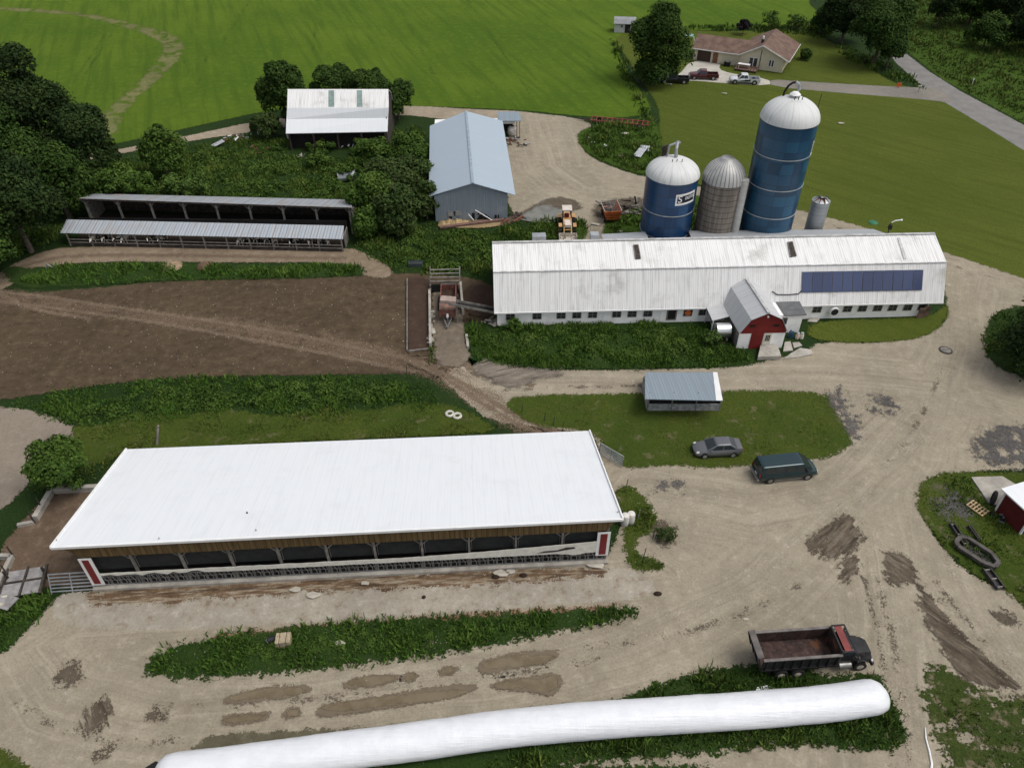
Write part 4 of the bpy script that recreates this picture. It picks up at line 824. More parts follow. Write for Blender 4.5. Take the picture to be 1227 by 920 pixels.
tree('broadleaf_tree', 'dark tree between tallest wood tree and loafing shed', (84,262), 165, 4.6, 'dark', GL)
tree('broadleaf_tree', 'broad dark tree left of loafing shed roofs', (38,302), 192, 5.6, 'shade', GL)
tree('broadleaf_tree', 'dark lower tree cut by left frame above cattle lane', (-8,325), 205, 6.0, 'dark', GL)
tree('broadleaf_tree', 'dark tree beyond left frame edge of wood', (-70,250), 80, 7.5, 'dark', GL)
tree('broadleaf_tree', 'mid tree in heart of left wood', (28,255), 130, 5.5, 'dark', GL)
tree('leafy_bush', 'bright bush touching left end of upper loafing roof', (112,243), 198, 3.2, 'mid', None, 'bush', low=.1)
tree('leafy_bush', 'bright rounded bush behind left part of loafing roof', (145,240), 200, 3.2, 'mid', None, 'bush', low=.1)
tree('leafy_bush', 'low light bush right of the other bushes behind loafing roof', (172,238), 208, 2.6, 'mid', None, 'bush', low=.05)
tree('round_tree', 'round light green tree below pale farm lane', (203,212), 148, 3.3, 'mid', None, low=.12)
tree('leafy_bush', 'small yellow green bush behind loafing shed, left of two', (213,236), 210, 1.9, 'bright', None, 'bush', low=.0)
tree('leafy_bush', 'small yellow green bush behind loafing shed, right of two', (238,237), 210, 2.5, 'bright', None, 'bush', low=.0)
tree('broadleaf_tree', 'dark tree at left corner of white pole shed', (345,150), 68, 4.0, 'dark', GB)
tree('broadleaf_tree', 'wide dark tree behind middle of white pole shed', (405,130), 80, 5.0, 'dark', GB)
tree('broadleaf_tree', 'dark tree behind right part of white pole shed', (446,132), 83, 4.6, 'dark', GB)
tree('broadleaf_tree', 'spreading tree right of white pole shed', (478,143), 97, 3.8, 'dark', GB)
tree('leafy_bush', 'brownish bush left of white pole shed', (322,166), 134, 2.6, 'brown', None, 'bush', low=.0)
for i, (px, py, tp, rx, mt_, lb) in enumerate([
    (418,215,196,2.2,'mid','low green shrub right of the grey dented tank'), (452,205,165,3.2,'mid','green shrub below right end of pole shed'), (492,205,160,3.2,'mid','green shrub against rear left wall of blue-grey barn'),
    (500,232,185,3.0,'brown','brownish shrub touching left roof of blue-grey barn'), (446,262,205,3.4,'mid','green shrub at right end of upper loafing roof'), (470,245,190,3.6,'brown','tall brown green shrub in middle of thicket'),
    (478,282,222,3.0,'brown','bare brownish shrub at lower end of thicket'), (440,285,243,2.2,'mid','light green shrub beside right wall of loafing shed'), (512,262,215,1.8,'brown','thin shrub at left corner of grey end wall'),
    (385,200,182,2.2,'mid','low shrub in front of pole shed, left of grey tank')]):
    tree('thicket_shrub', lb, (px, py), tp, rx, mt_, GS, 'shrub', low=.0, leaf=.34)
tree('maple_tree', 'large dark tree beside house driveway and black pickup', (786,99), 3, 5.7, 'dark', None, low=-.08, lobes=20)
tree('ornamental_tree', 'small dark purple tree behind brown roofed house', (890,42), 25, 1.9, 'purple', None, low=.3, leaf=.35)
tree('broadleaf_tree', 'largest dark tree of clump above the asphalt road', (1046,78), -12, 6.2, 'dark', GT)
tree('broadleaf_tree', 'dark tree left of largest roadside tree', (1008,52), -22, 5.6, 'shade', GT)
tree('broadleaf_tree', 'small tree at left end of roadside clump', (984,40), 5, 3.2, 'dark', GT)
tree('broadleaf_tree', 'low tree at foot of roadside clump by asphalt', (1062,84), 38, 2.6, 'dark', GT, low=.1)
tree('broadleaf_tree', 'dark tree left of the gap at the top right woods', (1122,34), -14, 3.4, 'shade', GT)
tree('broadleaf_tree', 'dark tree second from left in top right woods', (1160,30), -28, 5.0, 'dark', GT)
tree('leafy_bush', 'wide bush at lower edge of top right woods', (1178,58), 18, 4.2, 'dark', GT, 'bush', low=.0)
tree('broadleaf_tree', 'dark tree behind wide bush of top right woods', (1195,35), -30, 5.6, 'shade', GT)
tree('broadleaf_tree', 'dark tree cut by right frame at top right woods', (1228,62), 0, 5.2, 'shade', GT)
tree('broadleaf_tree', 'tree beyond right frame in top right woods', (1275,70), -10, 6.5, 'dark', GT)
tree('young_tree', 'thin young tree behind house, left of two', (922,36), 14, 2.4, 'mid', None, low=.1, n=500)
tree('young_tree', 'thin young tree behind house, right of two', (952,36), 16, 2.2, 'mid', None, low=.1, n=500)
tree('leafy_bush', 'dark round bush at right corner of house', (964,72), 57, 1.4, 'dark', None, 'bush', low=.0)
tree('dark_tree', 'dark spreading tree at right frame edge beside gravel turn', (1236,446), 350, 4.6, 'shade', None, low=-.1, leaf=.26, n=8000, lobes=26)
tree('dark_tree', 'dark tree beyond right frame beside gravel turn', (1300,430), 330, 5.6, 'shade', None, low=.15, leaf=.4)
tree('leafy_bush', 'rounded bush with bare twigs above the fenced mud yard', (82,588), 530, 2.6, 'mid', None, 'bush', low=.0, leaf=.24)
tree('leafy_bush', 'small leafy bush against the white wall of dairy barn', (616,398), 383, .9, 'mid', None, 'bush', low=.0, leaf=.25, n=500, hmin=1.6)
tree('leafy_bush', 'small light bush beside bulk tank', (852,412), 398, 1.2, 'bright', None, 'bush', low=.0, leaf=.22, n=700, hmin=1.3)
tree('dead_bush', 'round bare grey bush on gravel right of big barn', (797,646), 632, .95, 'brown', None, 'bush', low=.0, leaf=.12, n=900, hmin=.9)
for i, (px, py) in enumerate([(905,88),(935,92)]): pass
tree('low_bush', 'low dark bush in front of open bay of white pole shed', (385,182), 168, 2.6, 'mid', None, 'bush', low=.0, leaf=.3)
tree('low_bush', 'low bush below right post of white pole shed', (440,183), 166, 2.8, 'mid', None, 'bush', low=.0, leaf=.3)
# ---- low leafy undergrowth in mounds
def under(label, pix, n_l, r0, r1, n, leaf, mat, excl=()):
    poly = gp(pix); xs = [p[0] for p in poly]; ys = [p[1] for p in poly]; lb = []
    X = rng.uniform(min(xs), max(xs), n_l*6); Y = rng.uniform(min(ys), max(ys), n_l*6); k = poly_sd(X, Y, poly) > .6
    for e in excl: k &= poly_sd(X, Y, e) < -.8
    for x, y in list(zip(X[k], Y[k]))[:n_l]: r_ = float(rng.uniform(r0, r1)); lb.append((x, y, r_*.15, r_))
    C, nr, r_ = crown_pts(lb, n); C[:, 2] = np.maximum(C[:, 2]*.75, .06); o = leaves_mesh('undergrowth', C, nr, leaf, LM[mat], None, r_); prop(o, label, 'undergrowth', kind='stuff')
# ---- tall grass and weeds
def tufts(label, pix, dens, h, wd, mat, name='tall_grass', blades=3, excl=(), it=2, patch=.35, cat='grass'):
    poly = gp(pix, it); xs = [p[0] for p in poly]; ys = [p[1] for p in poly]
    area = (max(xs)-min(xs))*(max(ys)-min(ys)); n = int(area*dens)
    X = rng.uniform(min(xs), max(xs), n); Y = rng.uniform(min(ys), max(ys), n)
    k = poly_sd(X, Y, poly) > rng.uniform(-.6, .75, n)
    for e in excl: k &= poly_sd(X, Y, e) < -.1
    X, Y = X[k], Y[k]
    # uneven height in soft patches
    nz = np.array([mnoise.noise(Vector((x*.35, y*.35, 3.1))) for x, y in zip(X, Y)]) if len(X) < 90000 else np.sin(X*.9)*np.cos(Y*.8)*.5
    kp = rng.random(len(X)) < np.clip(.85+nz*1.0, .4, 1); X, Y, nz = X[kp], Y[kp], nz[kp]
    X = np.repeat(X, blades)+rng.normal(0, wd*.8, len(X)*blades); Y = np.repeat(Y, blades)+rng.normal(0, wd*.8, len(Y)*blades); nz = np.repeat(nz, blades); n = len(X)
    a = rng.uniform(0, 2*np.pi, n); hh = h*rng.uniform(.45, 1.15, n)*np.clip(1+nz*1.6, .35, 1.8); w_ = wd*rng.uniform(.6, 1.2, n)
    ln = hh*rng.uniform(.2, .8, n); b = rng.uniform(0, 2*np.pi, n); dx, dy = np.cos(a)*w_/2, np.sin(a)*w_/2; z0 = np.full(n, .02)
    V = np.stack([np.stack([X-dx, Y-dy, z0], 1), np.stack([X+dx, Y+dy, z0], 1), np.stack([X+dx*1.1+np.cos(b)*ln*.5, Y+dy*1.1+np.sin(b)*ln*.5, hh*.7], 1), np.stack([X+np.cos(b)*ln, Y+np.sin(b)*ln, hh], 1), ], 1).reshape(-1, 3)
    F = np.arange(4*n).reshape(-1, 4); r_ = np.clip(rng.random(n)*.7+nz*.5+.2, 0, 1)
    o = npmesh(name, V, F, LM[mat], {'rnd': np.repeat(r_, 4)}); prop(o, label, cat, kind='stuff'); return o
bb = lambda O_, r_, x0, y0, x1, y1: [(O_.x+x*math.cos(r_)-y*math.sin(r_), O_.y+x*math.sin(r_)+y*math.cos(r_)) for x, y in ((x0,y0),(x1,y0),(x1,y1),(x0,y1))]
EX = [bb(LO, LR, -.6, -.3, 38.5, 12), bb(Vector((-10.75,98.9,0)), R(3), -1.8, -.5, 10.4, 32), bb(B1O, B1R, -.3, -.3, 42, 15), bb(B2O, B2R, 0, 0, 50.8, 12.3), bb(Vector((-38,118,0)), 0, .8, 2.5, 17.5, 15)]
tufts('rank green weeds filling the ground behind loafing shed', [(60,205),(150,192),(300,162),(340,170),(470,158),(512,150),(514,265),(560,285),(610,275),(665,272),(690,288),(590,292),(590,338),(500,328),(470,322),(440,306),(428,298),(424,245),(110,232),(70,290),(0,316),(-60,330),(-60,200)], 15, .42, .15, 'weed', excl=EX)
under('leafy low undergrowth behind loafing shed', [(110,232),(190,195),(300,172),(340,180),(470,172),(508,160),(512,262),(440,300),(428,250)], 120, .4, 1.2, 20000, .24, 'mid', EX)
under('leafy undergrowth between thicket and dairy barn', [(440,306),(470,290),(520,275),(600,280),(588,330),(500,324)], 70, .4, 1.0, 9000, .22, 'mid', EX)
under('leafy undergrowth on the slope above big barn', [(70,495),(200,462),(440,456),(500,466),(520,482),(400,488),(200,496),(110,506)], 90, .3, .9, 12000, .17, 'mid', EX)
under('leafy weeds below dairy barn windows', [(566,392),(700,390),(850,394),(880,430),(700,438),(575,426)], 90, .3, .85, 15000, .16, 'mid', EX)
under('leafy dock plants on grass strip in front of big barn', [(190,800),(262,768),(400,752),(560,744),(740,734),(620,764),(400,794)], 60, .2, .5, 8000, .12, 'mid')
under('leafy weeds around white silage bag', [(780,826),(930,802),(1040,816),(1070,870),(1060,890),(900,890)], 50, .2, .5, 6000, .12, 'mid')
tufts('dense green weeds between dirt lot and big barn', [(0,484),(100,466),(200,454),(360,450),(440,450),(480,452),(515,464),(535,484),(500,488),(400,494),(260,500),(150,506),(95,513),(60,498)], 26, .36, .12, 'lush', excl=EX)
tufts('tall dark green weeds below the windows of dairy barn', [(562,388),(596,392),(700,387),(860,388),(882,420),(905,432),(860,440),(700,442),(610,439),(572,430),(560,412)], 36, .42, .12, 'lush', excl=EX+[bb(G(882,418), 0, -.2, -.2, 6, 7), bb(G(882,418), 0, -2.4, 0, 0, 6)])
tufts('thick grass strip in front of big barn', [(180,808),(185,788),(210,776),(262,764),(400,748),(560,740),(730,730),(768,728),(750,740),(700,750),(620,766),(520,784),(400,798),(280,808)], 30, .42, .12, 'lush')
tufts('ragged tall grass around the white silage bag', [(760,835),(860,806),(930,798),(1000,815),(1048,812),(1066,838),(1080,870),(1078,893),(1040,896),(960,886),(860,897),(800,900),(700,912),(640,922),(560,935),(640,895),(740,880)], 34, .5, .11, 'weed', excl=[])
tufts('grass strip between cattle lane and dirt lot', [(16,338),(50,322),(110,317),(300,319),(420,317),(436,322),(430,331),(200,334),(130,339),(60,343)], 20, .5, .16, 'lush')
tufts('short grass and weeds on lawn island around parked cars', [(604,482),(640,475),(760,474),(985,469),(1000,492),(1016,522),(985,548),(900,553),(850,558),(775,557),(735,556),(715,520),(690,514),(650,512)], 9, .12, .10, 'weed2', blades=2)
tufts('green grass around dark red shed', [(1102,588),(1118,573),(1145,568),(1165,572),(1190,605),(1227,655),(1420,660),(1420,735),(1240,735),(1207,702),(1168,687),(1134,652),(1115,628)], 16, .28, .11, 'weed', excl=[bb(G(1192,612), R(17.8), 0, -2.8, 8, .2), [tuple(G(*p)[:2]) for p in ((1160,571),(1184,607),(1215,615),(1234,590),(1200,570))], [tuple(G(*p)[:2]) for p in ((1158,600),(1166,599),(1180,619),(1172,621))]])
tufts('patchy grass at the lower right', [(1120,806),(1160,826),(1190,834),(1227,840),(1420,866),(1420,1040),(1195,1040),(1165,955),(1145,900),(1122,860)], 9, .22, .10, 'weed2')
tufts('short olive grass behind the big white roof', [(95,513),(150,506),(260,500),(400,494),(535,488),(592,512),(600,520),(152,538),(120,570),(60,592),(20,594),(50,560),(88,535)], 16, .2, .11, 'weed2', excl=EX, blades=3)
tufts('dark grass by the gate at lower left', [(-120,735),(0,724),(30,714),(62,710),(64,718),(50,736),(20,762),(0,780),(-120,830)], 26, .5, .12, 'lush')
tufts('grass strip right of big barn', [(738,588),(758,585),(775,602),(788,625),(764,642),(750,640),(746,620)], 26, .3, .11, 'weed2')
tufts('small grass patch by apron right of big barn', [(756,664),(770,662),(792,674),(796,680),(770,684),(758,678)], 30, .3, .11, 'weed2')
tufts('weedy patch with scrap beside the upper gravel yard', [(694,162),(712,154),(745,148),(780,142),(790,200),(770,208),(740,199),(708,185)], 12, .6, .2, 'weed')
tufts('weeds around orange wagon behind dairy barn', [(738,262),(775,250),(850,242),(868,286),(720,288)], 10, .5, .18, 'weed')
tufts('weeds between loader and white barn', [(600,270),(660,262),(704,262),(708,288),(600,290)], 12, .5, .18, 'weed')
tufts('tall verge grass beside the asphalt road', [(1052,12),(1076,50),(1130,94),(1227,145),(1400,232),(1420,60),(1300,-40),(1100,-40)], 2.4, .5, .26, 'weed2', blades=3, it=0)
tufts('rough grass between roadside trees and driveway', [(1000,52),(1060,74),(1090,92),(1118,112),(1100,104),(1062,96),(1005,66)], 3, .6, .3, 'weed')
tufts('hedge of taller grass along edge of crop field', [(735,44),(770,120),(785,150),(796,206),(790,206),(778,160),(765,128),(745,90),(730,52)], 5, .7, .26, 'weed')
tufts('dark tall grass line behind the house', [(815,31),(880,33),(960,29),(985,20),(1000,52),(960,42),(880,38),(820,36)], 3, .7, .3, 'weed')
tufts('dark grass under tree at right frame edge', [(1180,420),(1184,388),(1210,368),(1300,376),(1420,420),(1300,470),(1227,450),(1192,436)], 16, .35, .14, 'weed')
tufts('overgrown grass at pit edge beside manure bed', [(516,400),(520,398),(524,436),(516,438)], 30, .4, .12, 'weed2')
# ================================================================ SILOS
def silo_steel(name, c1, c2):
    m = N(name, .32, .0, .5); v = m.co('Object'); s = m.sep(v); ang = m.math('ARCTAN2', s[1], s[0])
    cell = m.comb(m.math('FLOOR', m.math('MULTIPLY', ang, 2.2)), m.math('FLOOR', m.math('DIVIDE', s[2], 1.42)), 0)
    wn = m.n('ShaderNodeTexWhiteNoise'); wn.noise_dimensions = '3D'; m.l(cell, wn.inputs['Vector'])
    k = m.mix(wn.outputs[0], c1, c2); 
    fz = m.math('FRACT', m.math('DIVIDE', s[2], 1.42)); ln = m.step(m.math('ABSOLUTE', m.math('SUBTRACT', fz, .5)), .455, .48); k = m.mix(m.math('MULTIPLY', ln, .5), k, (.006,.012,.022))
    fa = m.math('FRACT', m.math('MULTIPLY', ang, 2.2)); la = m.step(m.math('ABSOLUTE', m.math('SUBTRACT', fa, .5)), .47, .49); k = m.mix(m.math('MULTIPLY', la, .45), k, (.006,.012,.022))
    st = m.noise(m.comb(m.math('MULTIPLY', ang, 6), 0, m.math('MULTIPLY', s[2], .12)), 1, 4); k = m.mix(m.math('MULTIPLY', m.step(st, .55, .75), .25), k, (.03,.10,.20))
    m.col(k); return m.m
mdome = N('white silo dome', .5, 0, .3); v = mdome.co('Object'); s = mdome.sep(v); ang = mdome.math('ARCTAN2', s[1], s[0])
st = mdome.noise(mdome.comb(mdome.math('MULTIPLY', ang, 9), mdome.math('MULTIPLY', s[2], .3), 0), 1, 5, .7)
k = mdome.mix(mdome.math('MULTIPLY', mdome.step(st, .48, .68), .55), (.62,.63,.62), (.36,.37,.36)); fa = mdome.math('FRACT', mdome.math('MULTIPLY', ang, 3.82)); k = mdome.mix(mdome.step(mdome.math('ABSOLUTE', mdome.math('SUBTRACT', fa, .5)), .46, .49, 0, .5), k, (.3,.3,.3)); mdome.col(k)
msilo = silo_steel('dark blue enamel', (.004,.026,.080), (.012,.056,.140)); msilo2 = silo_steel('blue enamel tall', (.005,.034,.078), (.013,.078,.148))
wt = plain('white enamel', (.72,.72,.7), .5, var=.06); nav = plain('navy enamel', (.006,.012,.022), .4)
def text_on_cyl(parent, r, ang0, z0, w_, h_, flip=False):
    """white plate frame with lettering bent round the cylinder"""
    def bend(x, z, off): a = ang0+x/r; return ((r+off)*math.cos(a), (r+off)*math.sin(a), z)
    def plate(x0, x1, zl0, zu0, zl1, zu1, off, mat, name, par, n=14):
        q = M(); 
        for i in range(n):
            f0, f1 = i/n, (i+1)/n; xa, xb = x0+(x1-x0)*f0, x0+(x1-x0)*f1
            la, ua, lb, ub = zl0+(zl1-zl0)*f0, zu0+(zu1-zu0)*f0, zl0+(zl1-zl0)*f1, zu0+(zu1-zu0)*f1
            q.add([bend(xa, la, off), bend(xb, lb, off), bend(xb, ub, off), bend(xa, ua, off)], [(0,1,2,3)])
        return q.build(name, mat, par)
    pl = plate(-w_/2, w_/2, z0-h_*.52, z0+h_*.42, z0-h_*.46, z0+h_*.52, .03, wt, 'logo_plate', parent)
    plate(-w_/2+.2, w_/2-.2, z0-h_*.34, z0+h_*.26, z0-h_*.28, z0+h_*.34, .045, nav, 'logo_field', pl)
    for txt, size, x_, zz in (('S', h_*.80, -w_/2+.28, z0-h_*.27), ('EALSTOR', h_*.36, -w_/2+.26+h_*.62, z0-h_*.11)):
        cu = bpy.data.curves.new('letters', 'FONT'); cu.body = txt; cu.size = size; cu.extrude = 0; cu.offset = .012; tmp = bpy.data.objects.new('letters', cu); COL.objects.link(tmp)
        me = bpy.data.meshes.new_from_object(tmp); COL.objects.unlink(tmp); bpy.data.objects.remove(tmp)
        lim = (w_-.45-h_*.6) if txt != 'S' else h_*.55; xs = [q.co.x for q in me.vertices]; kx = min(1, lim/(max(xs)-min(xs)))
        bm = bmesh.new(); bm.from_mesh(me); bmesh.ops.triangulate(bm, faces=bm.faces)
        for q in bm.verts: x, y = q.co.x*kx, q.co.y; q.co = bend(x_+x, zz+y+(x_+x+w_/2)*.06, .06)
        bm.to_mesh(me); bm.free(); me.materials.clear(); me.materials.append(wt); o = bpy.data.objects.new('letters', me); COL.objects.link(o); o.parent = pl
def silo(name, label, px, py, z, Y, r, zr_, apex, mat, bands, pipe=True):
    g = G(px, py, z); g = Vector((g.x, Y, 0)); t = thing(name, label, 'silo', g)
    M().lathe([(r, 0), (r, zr_)], 64).build('wall', mat, t, smooth=True)
    hh = apex-zr_; prof = [(r*1.03, zr_-.08), (r*1.03, zr_+.06)]+[(r*1.02*math.cos(a)**1.12, zr_+.06+hh*math.sin(a)) for a in [i*math.pi/2/12 for i in range(1, 12)]]+[(.12, apex)]
    M().lathe(prof, 48).build('dome', mdome.m, t, smooth=True)
    for zb in bands: M().lathe([(r+.02, zb), (r+.07, zb), (r+.07, zb+.09), (r+.02, zb+.09)], 48).build('band', A['steel'], t)
    return t, g
st1, g1 = silo('blue_silo', 'short blue silo with white dome and white lettered plate, left of the silo row', 806, 207, 10.35, 92.3, 3.3, 10.35, 12.3, msilo, (2.6, 5.9))
text_on_cyl(st1, 3.3, R(-90)+R(27), 8.3, 2.9, 1.6)
k = M(); k.tube([(.2,.2,12.2), (.1,.4,13.3), (.3,.9,14.0), (.6,1.4,13.7)], .22, 8); k.tube([(-.9,.6,11.9), (-.7,.8,13.6), (.3,.9,14.0)], .12, 6); k.build('fill_pipe', A['steel'], st1, smooth=True)
k = M(); k.box(-1.4, 1.2, 11.4, -.85, 1.8, 13.2); k.beam((-1.5, 1.2, 13.2), (-.4, 1.4, 13.5), .12); k.build('blower_box', A['dark_wood'], st1)
for dx in (-.45, .1, .75): M().cyl((dx, -.9, 12.2), (dx+.02, -.95, 12.6), .05, .05, 6).build('vent_pipe', A['dark'], st1)
st2, g2 = silo('blue_silo', 'tall blue silo with white dome, right of the silo row', 946.5, 141, 17.3, 92.7, 3.42, 17.3, 19.75, msilo2, (1.6, 5.4, 9.2, 13.2))
text_on_cyl(st2, 3.42, R(-90)+R(82), 14.3, 3.2, 1.9)
k = M(); pts = [(-1.05,1.0,18.9), (-1.0,1.0,20.0), (-.7,.9,20.8), (-.25,.8,21.2), (.1,.7,21.2)]; k.tube(pts, .13, 8); k.build('fill_pipe', A['dark'], st2, smooth=True)
k = M(); k.tube([(.0,.7,21.25), (.4,.6,21.0), (.55,.5,20.4)], .20, 8); k.beam((.5,.5,20.6), (.35,.3,20.0), .22); k.build('spout', A['steel'], st2, smooth=True)
for dx in (-.35, .1, .55): M().cyl((dx, -1.1, 19.8), (dx+.02, -1.15, 20.25), .05, .05, 6).build('vent_pipe', A['dark'], st2)
M().tube([(3.35,.8,16.6), (3.5,.9,19.8)], .04, 5).build('rod', A['dark'], st2)
M().lathe([(.6,20.0),(.65,20.1),(.35,20.35),(.1,20.4)], 16).build('cap', A['white_trim'], st2)
# stave silo
mst = N('old stave concrete', .9, 0, .2); v = mst.co('Object'); s = mst.sep(v); ang = mst.math('ARCTAN2', s[1], s[0])
fz = mst.math('FRACT', mst.math('DIVIDE', s[2], .78)); ln = mst.step(mst.math('ABSOLUTE', mst.math('SUBTRACT', fz, .5)), .42, .47)
fa = mst.math('FRACT', mst.math('MULTIPLY', ang, 4.6)); la = mst.step(mst.math('ABSOLUTE', mst.math('SUBTRACT', fa, .5)), .45, .49)
st = mst.noise(mst.comb(mst.math('MULTIPLY', ang, 7), 0, mst.math('MULTIPLY', s[2], .15)), 1, 5, .65)
k = mst.mix(mst.step(st, .32, .68), (.115,.10,.085), (.235,.21,.18)); k = mst.mix(mst.math('MULTIPLY', ln, .75), k, (.03,.028,.026)); k = mst.mix(mst.math('MULTIPLY', la, .35), k, (.05,.045,.04)); k = mst.mix(mst.step(mst.noise(v, .6, 4), .5, .75, 0, .5), k, (.08,.07,.06)); mst.col(k)
mdd = N('ribbed aluminium dome', .5, .3, .4); v = mdd.co('Object'); s = mdd.sep(v); ang = mdd.math('ARCTAN2', s[1], s[0]); fa = mdd.math('FRACT', mdd.math('MULTIPLY', ang, 5.1))
k = mdd.mix(mdd.step(mdd.math('ABSOLUTE', mdd.math('SUBTRACT', fa, .5)), .3, .48), (.46,.46,.45), (.16,.155,.15)); k = mdd.mix(mdd.step(mdd.noise(v, 1.2, 4), .45, .75, 0, .5), k, (.27,.25,.23)); mdd.col(k)
g = G(867, 212, 9.85); g = Vector((g.x, 92.0, 0)); r = 2.62
t = thing('stave_silo', 'brown concrete stave silo with ribbed grey dome between two blue silos', 'silo', g)
M().lathe([(r, 0), (r, 9.8)], 56).build('wall', mst.m, t, smooth=True)
M().lathe([(r*1.03, 9.72)]+[(r*1.03*math.cos(a), 9.75+r*1.02*math.sin(a)) for a in [i*math.pi/2/12 for i in range(0, 10)]]+[(.85, 12.45), (.75, 12.55), (.7, 12.3), (.05, 12.3)], 48).build('dome', mdd.m, t, smooth=True)
a0 = R(-38); c0 = Vector((math.cos(a0), math.sin(a0), 0)); 
M().cyl(tuple(c0*(r+.12)+Vector((0,0,.0))), tuple(c0*(r+.12)+Vector((0,0,10.4))), .55, .55, 16).build('chute', plain('pale chute steel', (.42,.42,.40), .5, .2, var=.15), t, smooth=True)
M().lathe([(r+.25, 0), (r+.25, .25), (r, .3)], 40).build('footing', A['conc'], t)
# small bin
g = G(964, 255, 2.5); g = Vector((g.x, 92.5, 0)); t = thing('steel_bin', 'small galvanised steel bin with torn open top beside tall blue silo', 'bin', g)
mb = ribbed('corrugated galvanised', (.36,.38,.39), .28, 2, .78, .4, .4, (.25,.24,.23), .3, panel=1.1, pk=.15)
M().lathe([(1.15, 0), (1.15, 6.5), (1.08, 6.5), (1.08, .1)], 32).build('wall', mb, t, smooth=True)
k = M(); rr = random.Random(2)
for i in range(9):
    a = i*.7; k.add([(1.15*math.cos(a), 1.15*math.sin(a), 6.45), (1.15*math.cos(a+.6), 1.15*math.sin(a+.6), 6.45), (.5*math.cos(a+.5), .5*math.sin(a+.5), 6.5+rr.random()*.5), (.55*math.cos(a+.1), .55*math.sin(a+.1), 6.6+rr.random()*.6)], [(0,1,2,3)])
k.build('bent_lid', A['steel'], t); M().lathe([(1.0, 6.3), (.05, 6.35)], 20).build('contents', plain('reddish debris', (.16,.07,.055), .9), t)

# ================================================================ HOUSE
O = Vector((38.1, 169.6, 0)); q = G(936.5, 87.3); rz = math.atan2(q.y-O.y, q.x-O.x); FW = (q-O).length
t = thing('house', 'cream ranch house with brown shingle roof and wide garage door', 'house', O, rz)
def hl(px, py, z): return loc(G(px, py, z), O, rz)
cream = plain('cream siding', (.58,.53,.40), .7, var=.06); sh = plain('brown shingles', (.150,.098,.075), .9, var=.3, scale=.8, bump=.4)
gx0 = hl(885.5, 63.7, 2.6).x; gx1 = hl(946, 73.5, 2.6).x; gm = hl(916, 53, 4.9).x; GD = 12.2
# garage wing
M().box(0, 0, 0, gx0+.6, 7.4, 2.5).build('wall', cream, t)
M().wall([(gx0+.5, 0), (FW, 0), (FW, 2.5), (gm, 4.75), (gx0+.5, 2.6)], -.25, -.1).build('gable_wall', cream, t)
M().box(gx0+.5, -.1, 0, FW, GD-1.2, 2.49).build('wall', cream, t)
def hroof(q, nm='roof'): M().slab([tuple(p) for p in q], .14).build(nm, sh, t)
hroof([(-.4,-.45,2.5), (gx0+.4,-.45,2.5), (gx0+3.3,3.7,4.3), (-.4,3.7,4.3)]); hroof([(-.4,3.7,4.3), (gx0+3.3,3.7,4.3), (gx0+.5,7.8,2.5), (-.4,7.8,2.5)])
hroof([(gx0,-.8,2.45), (gm,-.8,4.9), (gm,GD,4.9), (gx0,GD,2.45)][::-1]); hroof([(gm,-.8,4.9), (gx1,-.8,2.45), (gx1,GD,2.45), (gm,GD,4.9)][::-1])
M().add([(-.02,0,2.5),(-.02,7.4,2.5),(-.02,3.7,4.15),(.1,0,2.5),(.1,7.4,2.5),(.1,3.7,4.15)], [(0,1,2),(5,4,3),(0,3,4,1),(1,4,5,2),(2,5,3,0)]).build('gable_wall', cream, t)
k = M(); k.beam((gx0,-.84,2.4), (gm,-.84,4.83), .06, .2); k.beam((gm,-.84,4.83), (gx1,-.84,2.4), .06, .2); k.beam((-.4,-.5,2.42), (gx0,-.5,2.42), .06, .16); k.beam((gx1+.03,-.8,2.4), (gx1+.03,GD,2.4), .06, .16); k.build('fascia', A['white_trim'], t)
brn = plain('brown garage door', (.05,.028,.022), .6, var=.2)
x, _ = W(835.7, 66, O, rz); x1_, _ = W(851.6, 68, O, rz); M().box(x, -.06, .05, x1_, -.003, 2.1).build('garage_door', brn, t)
x, _ = W(854, 70, O, rz); x1_, _ = W(860, 70, O, rz); d = M().box(x, -.06, .05, x1_, -.003, 2.1).build('door', plain('tan door', (.20,.09,.05), .6), t); M().cyl((x+.15,-.1,1),(x+.15,-.06,1),.04).build('handle', A['steel'], d)
for pa, pb, z0, z1 in ((898, 907.5, .15, 2.15), (922, 927.5, 1.0, 2.2)):
    x, _ = W(pa, 75, O, rz); x1_, _ = W(pb, 75, O, rz); f = M().box(x-.08, -.32, z0-.08, x1_+.08, -.253, z1+.08).build('window', A['white_trim'], t)
    mid = (x+x1_)/2
    for a_, b_ in ((x, mid-.08), (mid+.08, x1_)): M().box(a_, -.34, z0, b_, -.322, z1).build('pane', A['glass'], f)
M().box(hl(914.5,62,3).x, -.3, .3, hl(914.5,62,3).x+.12, -.252, 3.9).build('drain_pipe', A['dark'], t)
ch = M().box(gm-1.0, 2.2, 4.2, gm-.5, 2.8, 5.2).build('chimney', A['dark_wood'], t); M().cyl((gm-.75, 2.5, 5.2), (gm-.75, 2.5, 5.75), .2, .2, 12).build('flue', A['white_trim'], ch)
